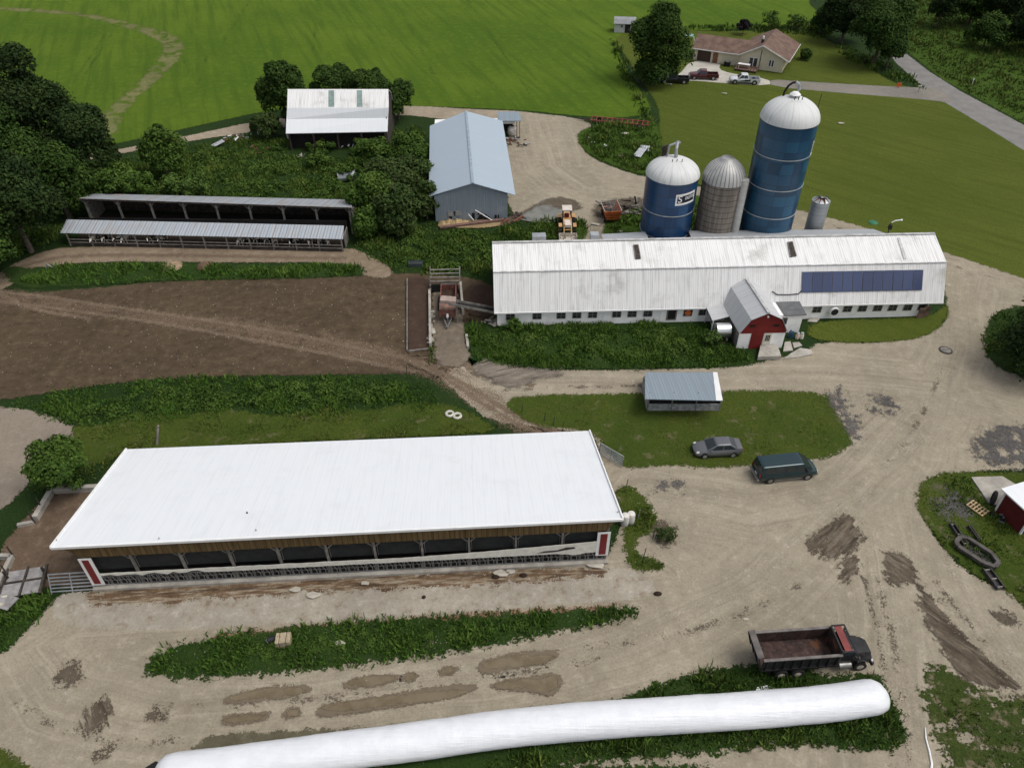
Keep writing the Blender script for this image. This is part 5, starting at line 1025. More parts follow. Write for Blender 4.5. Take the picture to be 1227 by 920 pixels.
# deck
a, b = hl(879, 84, 0), hl(908, 89, 0)
t2 = thing('deck', 'low brown wooden deck with rail in front of house', 'deck', O, rz)
dw = plain('deck wood', (.17,.11,.085), .85, var=.3); x0, x1 = gx0+.2, gx0+4.6
M().box(x0, -3.0, .3, x1, -.4, .45).build('floor', dw, t2)
k = M()
for i in range(9): k.beam((x0+(x1-x0)*i/8, -2.95, 0), (x0+(x1-x0)*i/8, -2.95, 1.3), .09)
k.beam((x0, -2.95, 1.3), (x1, -2.95, 1.3), .1); k.beam((x1, -2.95, 1.3), (x1, -.5, 1.3), .1); k.build('railing', dw, t2)
t2 = thing('patio_table', 'white rectangular table on wooden house deck', 'table', O+Vector((math.cos(rz)*(x0+1.6)+math.sin(rz)*1.8, math.sin(rz)*(x0+1.6)-math.cos(rz)*1.8, .45)), rz)
M().box(-1.2, -.5, .7, 1.2, .5, .78).build('tabletop', A['white_trim'], t2)
for sx in (-1, 1):
    for sy in (-.4, .4): M().box(sx-.04, sy-.04, 0, sx+.04, sy+.04, .7).build('leg', A['white_trim'], t2)
# porch things, AC unit
t2 = thing('air_conditioner', 'dark box unit on grass at house wall left of deck', 'air conditioner', O+Vector((math.cos(rz)*(gx0-2.2), math.sin(rz)*(gx0-2.2)-.9, 0)), rz)
M().box(-.6, -.5, 0, .6, .3, .9).build('body', A['dark'], t2, bevel=.04); M().cyl((0,-.1,.9),(0,-.1,.93),.33).build('fan_grille', A['rail'], t2)
# garden shed beyond maple
O = G(742, 39.5); rz = R(-7); t = thing('garden_shed', 'small pale grey garden shed with dark doorway at field edge', 'shed', O, rz)
pg = plain('pale grey siding', (.45,.46,.46), .7, var=.08); gs_ = plain('grey shed roof', (.26,.27,.28), .8, var=.15)
M().box(-1.2, 0, 0, 3.4, 3, 2.1).build('wall', pg, t)
for q in ([(-1.4,-.3,2.0),(3.6,-.3,2.0),(3.6,.5,2.75),(-1.4,.5,2.75)], [(-1.4,.5,2.75),(3.6,.5,2.75),(3.6,1.5,3.1),(-1.4,1.5,3.1)], [(-1.4,1.5,3.1),(3.6,1.5,3.1),(3.6,3.2,2.0),(-1.4,3.2,2.0)]): M().slab(q, .08).build('roof', gs_, t)
M().box(1.2, -.05, .05, 2.4, -.003, 1.95).build('doorway', A['dark'], t); M().box(.3, -.05, 1.2, .65, -.003, 1.6).build('window', A['dark'], t)
# swing set / trampoline glimpse right of maple
t = thing('play_set', 'pale green and white play set half hidden behind maple', 'play set', G(822, 56), R(-20))
gg = plain('pale green plastic', (.20,.36,.30), .5)
k = M(); k.tube([(-1.6,0,0),(-1.2,0,2.2),(1.4,0,2.2),(1.9,0,0)], .08, 6); k.tube([(-1.2,0,2.2),(-.9,1.2,0)], .08, 6); k.tube([(1.4,0,2.2),(1.5,1.2,0)], .08, 6); k.build('frame', A['white_trim'], t)
M().slab([(-1.3,-.4,2.3),(1.2,-.4,2.3),(1.2,.7,2.5),(-1.3,.7,2.5)], .06).build('canopy', gg, t); M().slab([(1.5,-.3,1.6),(2.1,-.3,1.6),(3.0,-.3,.2),(2.4,-.3,.2)], .1).build('slide', A['white_trim'], t)

# ================================================================ SILAGE BAG
pts = [(205,957),(300,945),(400,931),(500,918),(600,903),(700,893),(800,886),(900,880),(1000,871),(1045,864)]
ax = [G(*p) for p in pts]; ax = [Vector((p.x, p.y+1.28, 0)) for p in ax]
for _ in range(2):
    q = [ax[0]]
    for a, b in zip(ax, ax[1:]): q += [a*.75+b*.25, a*.25+b*.75]
    ax = q+[ax[-1]]
e = (ax[-1]-ax[-2]).normalized(); e0 = (ax[0]-ax[1]).normalized()
ax = [ax[0]+e0*d for d in (1.35,1.25,.9,.45)]+ax+[ax[-1]+e*d for d in (.5,.95,1.25,1.4)]
scl = [.1,.45,.8,.95]+[1]*(len(ax)-8)+[.93,.78,.5,.15]
# resample
den = []; dsc = []
for a, b, u, v_ in zip(ax, ax[1:], scl, scl[1:]):
    n = max(1, int((b-a).length/.35))
    for i in range(n): den.append(a.lerp(b, i/n)); dsc.append(u+(v_-u)*i/n)
den.append(ax[-1]); dsc.append(scl[-1]); rings = []
for i, p in enumerate(den):
    d = (den[min(i+1, len(den)-1)]-den[max(i-1, 0)]).normalized(); s_ = Vector((d.y, -d.x, 0)); rg = []; n = 26
    for j in range(n):
        a = j*2*math.pi/n; wv = 1+.035*mnoise.noise(Vector((i*.16, math.cos(a)*1.4, math.sin(a)*1.4)))+.02*mnoise.noise(Vector((i*.7, a*1.5, 5)))
        zz = .95+1.0*math.sin(a)*(.97 if math.sin(a) > 0 else .93); hw = 1.27*math.cos(a)*(1+.08*(math.sin(a) < 0)*abs(math.sin(a)))
        zz = max(.03, .95+(zz-.95)*wv) if dsc[i] > .9 else max(.03, (.95+(zz-.95)*wv)*(dsc[i]**.6))
        rg.append(p+s_*hw*wv*dsc[i]+Vector((0, 0, zz)))
    rings.append(rg)
mbag = N('white silage film', .24, 0, .5); v = mbag.co('World'); n_ = mbag.noise(v, 1.2, 4); mbag.col(mbag.mix(mbag.step(n_, .3, .75), (.66,.68,.715), (.72,.735,.76))); 
wv_ = mbag.noise(mbag.co('World', (.22, 3, 3)), 1.6, 5, .65, .6); mbag.bump(mbag.math('ADD', wv_, mbag.math('MULTIPLY', mbag.noise(mbag.co('World', (2.5, .5, .5)), 2.2, 4, .7, .8), .4)), .55, .10)
t = thing('silage_bag', 'long white plastic silage bag curving along the grass', 'silage bag', (0, 0, 0))
t.location = den[len(den)//2]; T0 = Matrix.Translation(-t.location)
k = M(); k.T = T0; k.loft(rings); k.build('bag', mbag.m, t, smooth=True)
k = M(); k.T = T0; p = den[0]; k.add([tuple(p+Vector(v_)) for v_ in ((-1.2,-.9,.06),(.3,-1.2,.06),(.6,.9,.06),(-.5,1.3,.06),(-1.5,.5,.06))], [(0,1,2,3,4)]); k.build('black_tail', A['dark'], t)
k = M(); k.T = T0; q = G(905, 829.5); k.add([tuple(q+Vector(v_)) for v_ in ((-.2,-.3,.35),(1.2,-.3,.35),(1.5,.25,.2),(.9,.4,.3),(.2,.35,.15))], [(0,1,2,3,4)]); k.build('loose_flap', A['white_trim'], t)
# ================================================================ VEHICLES
RUB = plain('tyre rubber', (.022,.021,.020), .9, var=.3); RIM = plain('silver rim', (.40,.40,.39), .4, .5, var=.2)
CARGL = plain('car glass', (.020,.027,.030), .08, var=.2, spec=.6); BLK = plain('black plastic', (.016,.016,.017), .6, var=.2)
HEADL = plain('headlight', (.55,.55,.52), .2, var=.1); TAILL = plain('tail light', (.25,.012,.010), .3, var=.1)
def paint(name, c, rough=.28, dirt=(.16,.13,.10), dk=.3):
    m = N(name, rough, .25, .5); v = m.co('Object'); s = m.sep(v)
    k = m.mix(m.math('MULTIPLY', m.step(m.math('ADD', s[2], m.math('MULTIPLY', m.noise(v, 2, 4), .5)), 1.1, .45), dk), c, dirt); m.col(k)
    m.b.inputs['Coat Weight'].default_value = .3; return m.m
def wheel(par, x, y, r, w_, rim=RIM, rr=.6):
    s = 1 if y > 0 else -1
    o = M().cyl((x, y-w_/2, r), (x, y+w_/2, r), r, r, 24).build('wheel', RUB, par, smooth=True)
    q = M().cyl((x, y+s*w_/2, r), (x, y+s*(w_/2+.012), r), r*rr, r*rr*.9, 20); q.build('rim', rim, o); return o
def body_loft(sts, mat, par, name='body'):
    """stations: x, z_low, z_top, half width low, half width top"""
    rings = []
    for x, zl, zt, wl, wt_ in sts:
        h = zt-zl; rings.append([(x, -wl*.9, zl), (x, -wl, zl+h*.18), (x, -wl*1.01, zl+h*.55), (x, -wt_*.985, zl+h*.86), (x, -wt_*.9, zt-.01), (x, -wt_*.5, zt+.02), (x, 0, zt+.03),
                                 (x, wt_*.5, zt+.02), (x, wt_*.9, zt-.01), (x, wt_*.985, zl+h*.86), (x, wl*1.01, zl+h*.55), (x, wl, zl+h*.18), (x, wl*.9, zl), (x, 0, zl)])
    return M().loft(rings).build(name, mat, par, smooth=True)
def cabin(par, xb0, xb1, xt0, xt1, wb, wt_, zb, zt, mat, panes=2, solid=False, uv=None, name='cab', rear=True):
    b = [Vector((xb0,-wb,zb)), Vector((xb1,-wb,zb)), Vector((xb1,wb,zb)), Vector((xb0,wb,zb))]; t_ = [Vector((xt0,-wt_,zt)), Vector((xt1,-wt_,zt)), Vector((xt1,wt_,zt)), Vector((xt0,wt_,zt))]
    q = M(); mid = [(p*.5+r_*.5) for p, r_ in zip(b, t_)]
    q.loft([[tuple(p) for p in b], [tuple(p) for p in t_], [tuple(p.lerp(Vector(((xt0+xt1)/2, 0, zt)), .12)+Vector((0,0,.05))) for p in t_]])
    o = q.build(name, mat, par, bevel=.03, smooth=True)
    def pane(nm, a, b_, c_, d_, u0, u1, v0, v1, off=.012):
        f = lambda u, v: a.lerp(b_, u).lerp(d_.lerp(c_, u), v)
        n_ = (b_-a).cross(d_-a).normalized(); 
        if n_.dot((a+c_)/2-Vector(((xb0+xb1)/2, 0, (zb+zt)/2))) < 0: n_ = -n_
        M().add([tuple(f(u0, v0)+n_*off), tuple(f(u1, v0)+n_*off), tuple(f(u1, v1)+n_*off), tuple(f(u0, v1)+n_*off)], [(0,1,2,3)]).build(nm, CARGL, par)
    pane('windshield', b[1], b[2], t_[2], t_[1], .07, .93, .06, .93)
    if rear: pane('rear_window', b[3], b[0], t_[0], t_[3], .09, .91, .12, .9)
    for s_ in (0, 1):
        A_, B_, C2, D_ = (b[0], b[1], t_[1], t_[0]) if s_ == 0 else (b[3], b[2], t_[2], t_[3])
        for i in range(panes):
            u0, u1 = .07+.86*i/panes+.015, .07+.86*(i+1)/panes-.015; pane('side_window', A_, B_, C2, D_, u0, u1, .10, .88)
    return o
def arches(par, xs, r, w_):
    for x in xs:
        for s in (-1, 1): M().cyl((x, s*(w_-.3), r+.03), (x, s*(w_+.006), r+.03), r*1.17, r*1.17, 22).build('wheel_arch', BLK, par)
# sedan: nose to the left
def place(px_l, px_r, flip): 
    a, b = G(*px_l), G(*px_r); c = (a+b)/2; return c, math.atan2(b.y-a.y, b.x-a.x)+(math.pi if flip else 0)
def sedan(label, a, b, flip):
    c, rz = place(a, b, flip); n_ = Vector((-math.sin(rz), math.cos(rz), 0)); c = c+(n_ if n_.y > 0 else -n_)*.9
    t = thing('sedan', label, 'car', c, rz); pm = paint('pewter car paint', (.115,.12,.128), .25, dk=.15)
    body_loft([(-2.30,.50,.86,.62,.58),(-2.22,.34,.98,.80,.76),(-1.9,.28,1.06,.87,.80),(-1.2,.22,1.02,.90,.82),(0,.20,.98,.905,.82),(.9,.22,.97,.90,.82),(1.5,.25,.86,.89,.80),(2.0,.28,.74,.84,.74),(2.24,.34,.64,.70,.62),(2.32,.42,.56,.52,.45)], pm, t)
    cabin(t, -1.85, 1.18, -1.05, .30, .80, .60, .96, 1.44, pm, 2)
    arches(t, (-1.35, 1.38), .33, .895)
    for x in (-1.35, 1.38):
        for s in (-.83, .83): wheel(t, x, s, .33, .2)
    for s in (-1, 1):
        M().slab([(2.10,s*.52,.70),(2.20,s*.74,.66),(1.95,s*.80,.74),(1.9,s*.6,.78)][::s], .06).build('headlight', HEADL, t)
        M().box(-2.285, s*.45 if s > 0 else -.75, .78, -2.2, .75 if s > 0 else s*.45, .93).build('tail_light', TAILL, t); M().box(.72, s*.92-.08, .97, .9, s*.92+.08, 1.08).build('mirror', pm, t)
    M().box(2.2, -.55, .3, 2.335, .55, .46).build('grille', BLK, t); M().box(-1.9,-.902,.24,1.9,-.90,.30).build('sill', BLK, t); M().box(-1.9,.90,.24,1.9,.902,.30).build('sill', BLK, t)
    return t
sedan('silver grey sedan parked on grass edge of yard', (834,550.5), (888,548), True)
def van(label, a, b, flip):
    c, rz = place(a, b, flip); n_ = Vector((-math.sin(rz), math.cos(rz), 0)); c = c+(n_ if n_.y > 0 else -n_)*1.0
    t = thing('van', label, 'van', c, rz); pm = paint('dark green van paint', (.010,.032,.038), .25, dk=.3)
    body_loft([(-2.82,.50,1.2,.90,.92),(-2.74,.40,1.25,.97,.96),(-2,.36,1.26,.99,.97),(0,.35,1.26,1.0,.97),(1.5,.36,1.24,.99,.96),(2.1,.38,1.12,.97,.92),(2.6,.42,1.0,.93,.85),(2.82,.48,.86,.80,.72)], pm, t)
    cabin(t, -2.78, 2.25, -2.68, 1.25, .96, .80, 1.24, 2.0, pm, 4)
    arches(t, (-1.75, 1.85), .38, .985)
    for x in (-1.75, 1.85):
        for s in (-.91, .91): wheel(t, x, s, .38, .22, plain('dusty rim', (.22,.2,.17), .6) if 'dusty rim' not in bpy.data.materials else bpy.data.materials['dusty rim'])
    ch = plain('dirty bumper', (.24,.23,.22), .5, .3)
    M().box(-2.98, -.93, .42, -2.82, .93, .64).build('rear_bumper', ch, t, bevel=.02); M().box(2.8, -.85, .40, 2.93, .85, .60).build('front_bumper', ch, t, bevel=.02)
    M().box(-1.35, -1.012, .36, 1.4, -1.0, .44).build('dusty_sill', ch, t); M().box(-1.35, 1.0, .36, 1.4, 1.012, .44).build('dusty_sill', ch, t)
    for s in (-1, 1):
        M().box(-2.86, min(s*.80,s*.93), .85, -2.8, max(s*.80,s*.93), 1.3).build('tail_light', TAILL, t); M().box(2.78, min(s*.5,s*.75), .72, 2.86, max(s*.5,s*.75), .86).build('headlight', HEADL, t)
        M().box(1.5, min(s*1.0,s*1.22), 1.2, 1.62, max(s*1.0,s*1.22), 1.5).build('mirror', BLK, t)
    M().box(-2.84, -.25, .68, -2.825, .15, .8).build('licence_plate', A['white_trim'], t)
van('dark green passenger van parked on gravel', (912,581), (975,574.5), False)
def pickup(label, a, b, pm, flip=True, extra=None):
    c, rz = place(a, b, flip); n_ = Vector((-math.sin(rz), math.cos(rz), 0)); c = c+(n_ if n_.y > 0 else -n_)*.95
    t = thing('pickup_truck', label, 'pickup truck', c, rz, 'pickup trucks on the house driveway')
    body_loft([(-.6,.42,1.12,.95,.93),(.9,.42,1.12,.96,.92),(1.6,.45,1.13,.96,.88),(2.4,.48,1.08,.94,.86),(2.75,.52,.98,.88,.80),(2.85,.6,.85,.8,.7)], pm, t)
    q = M(); q.box(-2.85,-.97,.45,-.6,-.87,1.15); q.box(-2.85,.87,.45,-.6,.97,1.15); q.box(-2.85,-.87,.45,-2.77,.87,1.12); q.box(-.7,-.87,.45,-.62,.87,1.12); q.build('bed', pm, t, bevel=.02)
    M().box(-2.77,-.87,.5,-.7,.87,.62).build('bed_liner', BLK, t)
    cabin(t, -.68, 1.45, -.5, .75, .90, .70, 1.10, 1.78, pm, 2); arches(t, (-1.85, 1.9), .41, .965)
    for x in (-1.85, 1.9):
        for s in (-.90, .90): wheel(t, x, s, .41, .24)
    M().box(-2.97,-.9,.45,-2.86,.9,.62).build('rear_bumper', RIM, t); M().box(2.8,-.88,.42,2.93,.88,.62).build('front_bumper', RIM, t)
    for s in (-1, 1):
        M().box(2.78, min(s*.55,s*.82), .78, 2.87, max(s*.55,s*.82), .95).build('headlight', HEADL, t); M().box(-2.88, min(s*.86,s*.96), .7, -2.84, max(s*.86,s*.96), 1.1).build('tail_light', TAILL, t)
        M().box(1.0, min(s*.95,s*1.15), 1.12, 1.12, max(s*.95,s*1.15), 1.35).build('mirror', BLK, t)
    if extra: extra(t)
    return t
pickup('black pickup truck nearest the big maple by house', (791.5,100.5), (824,101.5), paint('black truck paint', (.010,.011,.014)))
pickup('dark red pickup truck in front of garage door', (825,96), (861,97), paint('maroon truck paint', (.085,.010,.016)))
def decal(t):
    for s in (-1, 1):
        M().wall([(-1.0,.62),(1.0,.62),(.7,.80),(.1,.85),(.0,1.0),(-.6,.92),(-1.0,1.05)], s*.975-.004, s*.975+.004).build('decal', BLK, t)
pickup('white pickup truck with dark side graphics beside deck', (874,101), (910,102.5), paint('white truck paint', (.62,.64,.66), dk=.1), extra=decal)

# dump truck
a, b = G(928.8, 811), G(1031.3, 803.5); rz = math.atan2(b.y-a.y, b.x-a.x); WB = (b-a).length
n_ = Vector((-math.sin(rz), math.cos(rz), 0)); O = a+n_*1.08+Vector((math.cos(rz), math.sin(rz), 0))*.28
t = thing('dump_truck', 'black tandem dump truck with rusty empty open box', 'dump truck', O, rz)
t.scale = (.93, .93, .93)
bkp = plain('worn black paint', (.013,.013,.015), .4, var=.35, dirt=((.06,.05,.042), .6)); box_in = None
m = N('rusty box steel', .8, .2, .3); v = m.co('Object'); s = m.sep(v)
k = m.mix(m.step(m.noise(v, 1.4, 6, .7), .35, .65), (.030,.019,.017), (.085,.050,.042)); k = m.mix(m.math('MULTIPLY', m.step(m.noise(v, .7, 3), .52, .66), m.step(s[0], 2.6, 4.2)), k, (.24,.095,.03)); k = m.mix(m.math('MULTIPLY', m.step(m.noise(v, 4, 5, .8), .58, .68), .5), k, (.25,.21,.20)); m.col(k); rust_in = m.m
gry = plain('scuffed grey steel', (.15,.135,.125), .6, .2, var=.35); redp = plain('faded red paint', (.20,.045,.04), .55, var=.25)
bw = 1.22; x0, x1 = -1.75, 4.35; z0, z1 = 1.25, 2.62
k = M(); k.box(x0+.1, -.45, .75, 6.9, -.32, 1.05); k.box(x0+.1, .32, .75, 6.9, .45, 1.05)
for x in (-.8, 1.0, 2.6, 4.2, 5.8): k.box(x, -.32, .8, x+.15, .32, 1.0)
k.build('chassis', bkp, t)
bd = M().box(x0+.05, -bw+.06, z0, x1-.05, bw-.06, z0+.08).build('dump_box', rust_in, t)
for s in (-1, 1):
    ya, yb_ = sorted((s*bw, s*(bw-.05))); M().box(x0, ya, z0, x1, yb_, z1).build('side_wall', bkp, bd); ya, yb_ = sorted((s*(bw-.052), s*(bw-.07))); M().box(x0, ya, z0+.08, x1, yb_, z1-.02).build('liner', rust_in, bd)
    M().box(x0-.05, s*bw-.11, z1, x1+.05, s*bw+.11, z1+.12).build('top_rail', gry, bd, bevel=.02)
    k = M()
    for i in range(9): x = x0+.25+i*.7; ya, yb_ = sorted((s*bw, s*(bw+.09))); k.box(x, ya, z0, x+.12, yb_, z1)
    ya, yb_ = sorted((s*bw, s*(bw+.11))); k.box(x0, ya, z0-.02, x1, yb_, z0+.14); k.build('ribs', bkp, bd)
M().box(x1-.06, -bw+.05, z0, x1, bw-.05, z1+.35).build('headboard', bkp, bd); M().box(x1-.075, -bw+.07, z0+.08, x1-.062, bw-.07, z1+.3).build('liner', rust_in, bd)
M().box(x1+.25, -bw+.05, z1+.28, x1+.8, bw-.05, z1+.36).build('cab_guard', redp, bd); k = M(); k.box(x1+.0,-bw+.0,z1+.36,x1+1.1,-bw+.12,z1+.42); k.box(x1,bw-.12,z1+.36,x1+1.1,bw,z1+.42); k.box(x1+1.0,-bw+.12,z1+.36,x1+1.1,bw-.12,z1+.42); k.box(x1-.08,-bw+.12,z1+.36,x1+.05,bw-.12,z1+.44); k.build('guard_frame', bkp, bd)
tg = M().slab([(x0-.55,-bw+.02,z1+.42),(x0-.1,-bw+.02,z1+.55),(x0-.1,bw-.02,z1+.55),(x0-.55,bw-.02,z1+.42)][::-1], .08).build('tailgate_cap', gry, t)
k = M(); k.add([(x0-.02,-bw,z0-.05),(x0-.02,bw,z0-.05),(x0-.5,bw,z1+.38),(x0-.5,-bw,z1+.38),(x0+.05,-bw,z0-.05),(x0+.05,bw,z0-.05),(x0-.42,bw,z1+.38),(x0-.42,-bw,z1+.38)], [(0,3,2,1),(4,5,6,7),(0,1,5,4),(1,2,6,5),(2,3,7,6),(3,0,4,7)]); tgo = k.build('tailgate', bkp, t)
k = M(); 
for y in (-bw+.05, -.4, .4, bw-.05): k.beam((x0-.05, y, z0), (x0-.55, y, z1+.36), .1)
k.build('tailgate_ribs', bkp, tgo)
# cab and hood
body_loft([(4.55,.95,2.05,.95,.93),(5.6,.95,2.05,1.0,.93),(5.75,.95,1.98,1.0,.85),(6.9,1.0,1.78,.98,.66),(7.25,1.0,1.65,.90,.60),(7.32,1.05,1.5,.8,.52)], bkp, t, 'hood')
cabin(t, 4.5, 5.85, 4.55, 5.55, .98, .88, 1.95, 2.62, bkp, 1, name='cab')
M().box(7.3, -1.1, .6, 7.5, 1.1, .95).build('front_bumper', bkp, t, bevel=.03); M().box(7.30, -.5, 1.05, 7.345, .5, 1.5).build('grille', gry, t)
for s in (-1, 1):
    M().loft([[(x, s*.72, z-.06), (x, s*1.15, z-.06), (x, s*1.15, z), (x, s*.72, z)] for x, z in ((5.85,.95),(6.0,1.28),(6.35,1.42),(6.75,1.35),(7.05,1.12))]).build('fender', bkp, t, smooth=True)
    M().cyl((7.2, s*.95, 1.18), (7.33, s*.95, 1.18), .12, .13, 14).build('headlight', HEADL, t)
    k = M(); k.beam((5.7, s*.95, 2.0), (5.8, s*1.35, 2.1), .03); k.box(5.75, s*1.35-.1, 1.85, 5.8, s*1.35+.1, 2.4); k.build('mirror', gry, t)
    M().cyl((4.55, s*.95, 1.35), (4.55, s*.95, 2.85), .07, .07, 10).build('exhaust_stack', gry, t)
    M().cyl((4.65, s*1.0, .85), (5.6, s*1.0, .85), .27, .27, 16).build('fuel_tank', plain('tarnished aluminium', (.32,.32,.31), .4, .5) if s < 0 else bpy.data.materials['tarnished aluminium'], t, smooth=True)
tanrim = plain('cream rim', (.42,.38,.31), .7)
for x in (0, 1.33):
    for s in (-1, 1): wheel(t, x, s*1.12, .54, .5, tanrim, .52); M().cyl((x, s*1.375, .52), (x, s*1.41, .52), .15, .12, 12).build('hub', tanrim, t)
for s in (-1, 1): wheel(t, WB, s*1.0, .52, .28, tanrim, .55)
for s in (-1, 1): M().box(-.95, s*.98-.28, .3, -.93, s*.98+.28, 1.15).build('mud_flap', BLK, t)

# yellow loader seen from the front, bucket towards the barn
O = G(679, 276); t = thing('wheel_loader', 'yellow wheel loader with pale cab roof facing the white barn', 'loader', O, R(-90))
yl = plain('faded yellow paint', (.52,.30,.13), .55, var=.25, dirt=((.3,.25,.18), .5)); pk = plain('pale cream panel', (.58,.52,.46), .55, var=.12)
M().box(-2.6, -.55, .7, .6, .55, 1.5).build('chassis', yl, t, bevel=.05); M().box(-2.9, -.5, 1.5, -1.0, .5, 1.95).build('engine_hood', pk, t, bevel=.06) if False else None
M().box(.2, -.42, 1.3, 1.7, .42, 1.75).build('hood', pk, t, bevel=.06)
k = M(); 
for sx in (-1.75, -.55):
    for sy in (-.55, .55): k.box(sx-.05, sy-.05, 1.4, sx+.05, sy+.05, 2.75)
k.build('cab_posts', BLK, t); M().slab([(-1.9,-.68,2.88),(-.35,-.68,2.88),(-.35,.68,2.88),(-1.9,.68,2.88)], .12).build('cab_roof', pk, t, bevel=.03)
M().box(-1.4, -.3, 1.5, -.9, .3, 1.95).build('seat', A['barn_red'], t, bevel=.04); M().cyl((-.75,0,1.5),(-.62,0,2.1),.03).build('steering_column', BLK, t)
for x in (-1.6, 1.15):
    for s in (-1, 1):
        wheel(t, x, s*.98, .68, .42, yl, .55); M().box(x-.55, s*.98-.24, 1.4, x+.5, s*.98+.24, 1.47).build('fender', yl, t, bevel=.02)
k = M(); 
for s in (-.5, .5): k.beam((-.1, s, 1.75), (1.5, s, 1.5), .14, .25); k.beam((1.5, s, 1.5), (2.5, s, .5), .14, .22)
k.build('lift_arms', yl, t)
M().cyl((1.9,-.5,1.1),(1.9,.5,1.1),.07).build('cross_tube', yl, t)
k = M(); k.add([(2.4,y,z) if i < 1 else (x,y,z) for y in (-1.2, 1.2) for i, (x, z) in enumerate(((2.4,.9),(2.3,.35),(2.55,.1),(3.35,.08),(3.35,.14),(2.6,.18),(2.4,.42),(2.48,.9)))], [tuple(range(8)), tuple(range(15, 7, -1))]+[(i, 8+i, 8+(i+1) % 8, (i+1) % 8) for i in range(8)])
k.box(2.35, -1.22, .1, 3.3, -1.17, .85); k.box(2.35, 1.17, .1, 3.3, 1.22, .85); k.build('bucket', pk, t)

# orange forage wagon
O = G(731, 262); t = thing('forage_wagon', 'orange slatted wagon loaded with dark scrap bars', 'wagon', O, R(95))
og = plain('orange paint', (.58,.16,.04), .6, var=.3, dirt=((.2,.12,.07), .5))
hw0, hw1, L_ = .85, 1.2, 3.6
k = M(); 
k.add([(-1.5,-hw0,.6),(-1.5,hw0,.6),(-1.75,hw1,2.0),(-1.75,-hw1,2.0),(-1.43,-hw0,.6),(-1.43,hw0,.6),(-1.68,hw1,2.0),(-1.68,-hw1,2.0)], [(0,3,2,1),(4,5,6,7),(0,1,5,4),(1,2,6,5),(2,3,7,6),(3,0,4,7)])
fr_o = k.build('tail_panel', og, t)
for z, wv in ((1.0,.97),(1.45,1.07),(1.85,1.16)): M().beam((-1.6-(z-.6)*.17, -wv, z), (-1.6-(z-.6)*.17, wv, z), .06, .1).build('slat', plain('dark orange', (.26,.06,.02), .7) if z < 1.1 else bpy.data.materials['dark orange'], fr_o)
for s in (-1, 1):
    M().add([(-1.45,s*hw0,.6),(1.9,s*hw0,.6),(1.9,s*hw1,1.9),(-1.68,s*hw1,2.0),(-1.45,s*(hw0-.06),.6),(1.9,s*(hw0-.06),.6),(1.9,s*(hw1-.06),1.9),(-1.68,s*(hw1-.06),2.0)], [(0,3,2,1),(4,5,6,7),(0,1,5,4),(1,2,6,5),(2,3,7,6),(3,0,4,7)]).build('side_panel', og, t)
    M().beam((-1.7,s*hw1,2.02),(1.95,s*hw1,1.92),.07).build('top_rail', plain('pale rail', (.45,.4,.36), .6) if s < 0 else bpy.data.materials['pale rail'], t)
M().box(-1.4,-hw0,.55,1.9,hw0,.65).build('floor', A['dark_wood'], t)
k = M()
for i in range(7): x = -1.4+i*.52; k.beam((x,-hw1,1.98),(x,hw1,1.98),.05)
k.beam((-1.6,0,2.0),(1.9,0,1.95),.05); k.build('cross_bars', A['rail'], t)
k = M(); rr = random.Random(8)
for i in range(40): x, y, z = rr.uniform(-1.3,1.7), rr.uniform(-.85,.85), rr.uniform(.8,1.5); k.beam((x,y,z),(x+rr.uniform(-.5,.5),y+rr.uniform(-.5,.5),z+rr.uniform(-.1,.3)),.06)
k.build('scrap_load', A['dark_wood'], t)
for x in (-.9, 1.3):
    for s in (-1, 1): wheel(t, x, s*1.0, .38, .22)
k = M(); k.beam((1.9,0,.6),(3.6,0,.4),.1); k.beam((1.9,.5,.6),(3.0,0,.45),.07); k.beam((1.9,-.5,.6),(3.0,0,.45),.07); k.build('drawbar', og, t)

# manure spreader in the pit
O = G(537, 390); t = thing('manure_spreader', 'rusty red manure spreader parked between concrete pit walls', 'manure spreader', G(537.5, 372), R(-88))
rr_ = plain('rusted red steel', (.16,.06,.045), .8, var=.4, dirt=((.22,.16,.12), .8)); muck = plain('caked muck', (.055,.030,.022), .95, var=.4, bump=.6)
k = M(); k.box(-3.2,-.95,.6,.6,-.85,1.7); k.box(-3.2,.85,.6,.6,.95,1.7); k.box(-3.2,-.85,.6,-3.1,.85,1.6); k.build('box_sides', rr_, t); M().box(-3.1,-.85,.6,.6,.85,.9).build('floor', muck, t)
k = M(); k.box(.6,-.95,.6,2.3,.95,1.75); k.build('front_box', plain('dusty red brown', (.24,.14,.105), .9, var=.35, bump=.4), t, bevel=.05)
M().box(2.3,-.95,.9,2.5,.95,1.6).build('front_panel', rr_, t); k = M(); k.beam((2.4,-.5,.7),(4.1,0,.45),.12); k.beam((2.4,.5,.7),(4.1,0,.45),.12); k.build('drawbar', A['rail'], t); M().cyl((2.5,0,1.2),(3.0,0,1.1),.14).build('gearbox', A['white_trim'], t)
M().beam((3.1,.05,.5),(3.1,.05,1.0),.1).build('jack', A['rail'], t); M().beam((3.3,-.35,.3),(3.3,.35,.3),.1).build('hitch_step', A['rail'], t)
for x in (-1.4, -.2):
    for s in (-1, 1): wheel(t, x, s*1.12, .48, .28, rr_)
M().beam((-3.2,-.9,1.72),(-3.2,.9,1.72),.08).build('rear_bar', A['rail'], t)
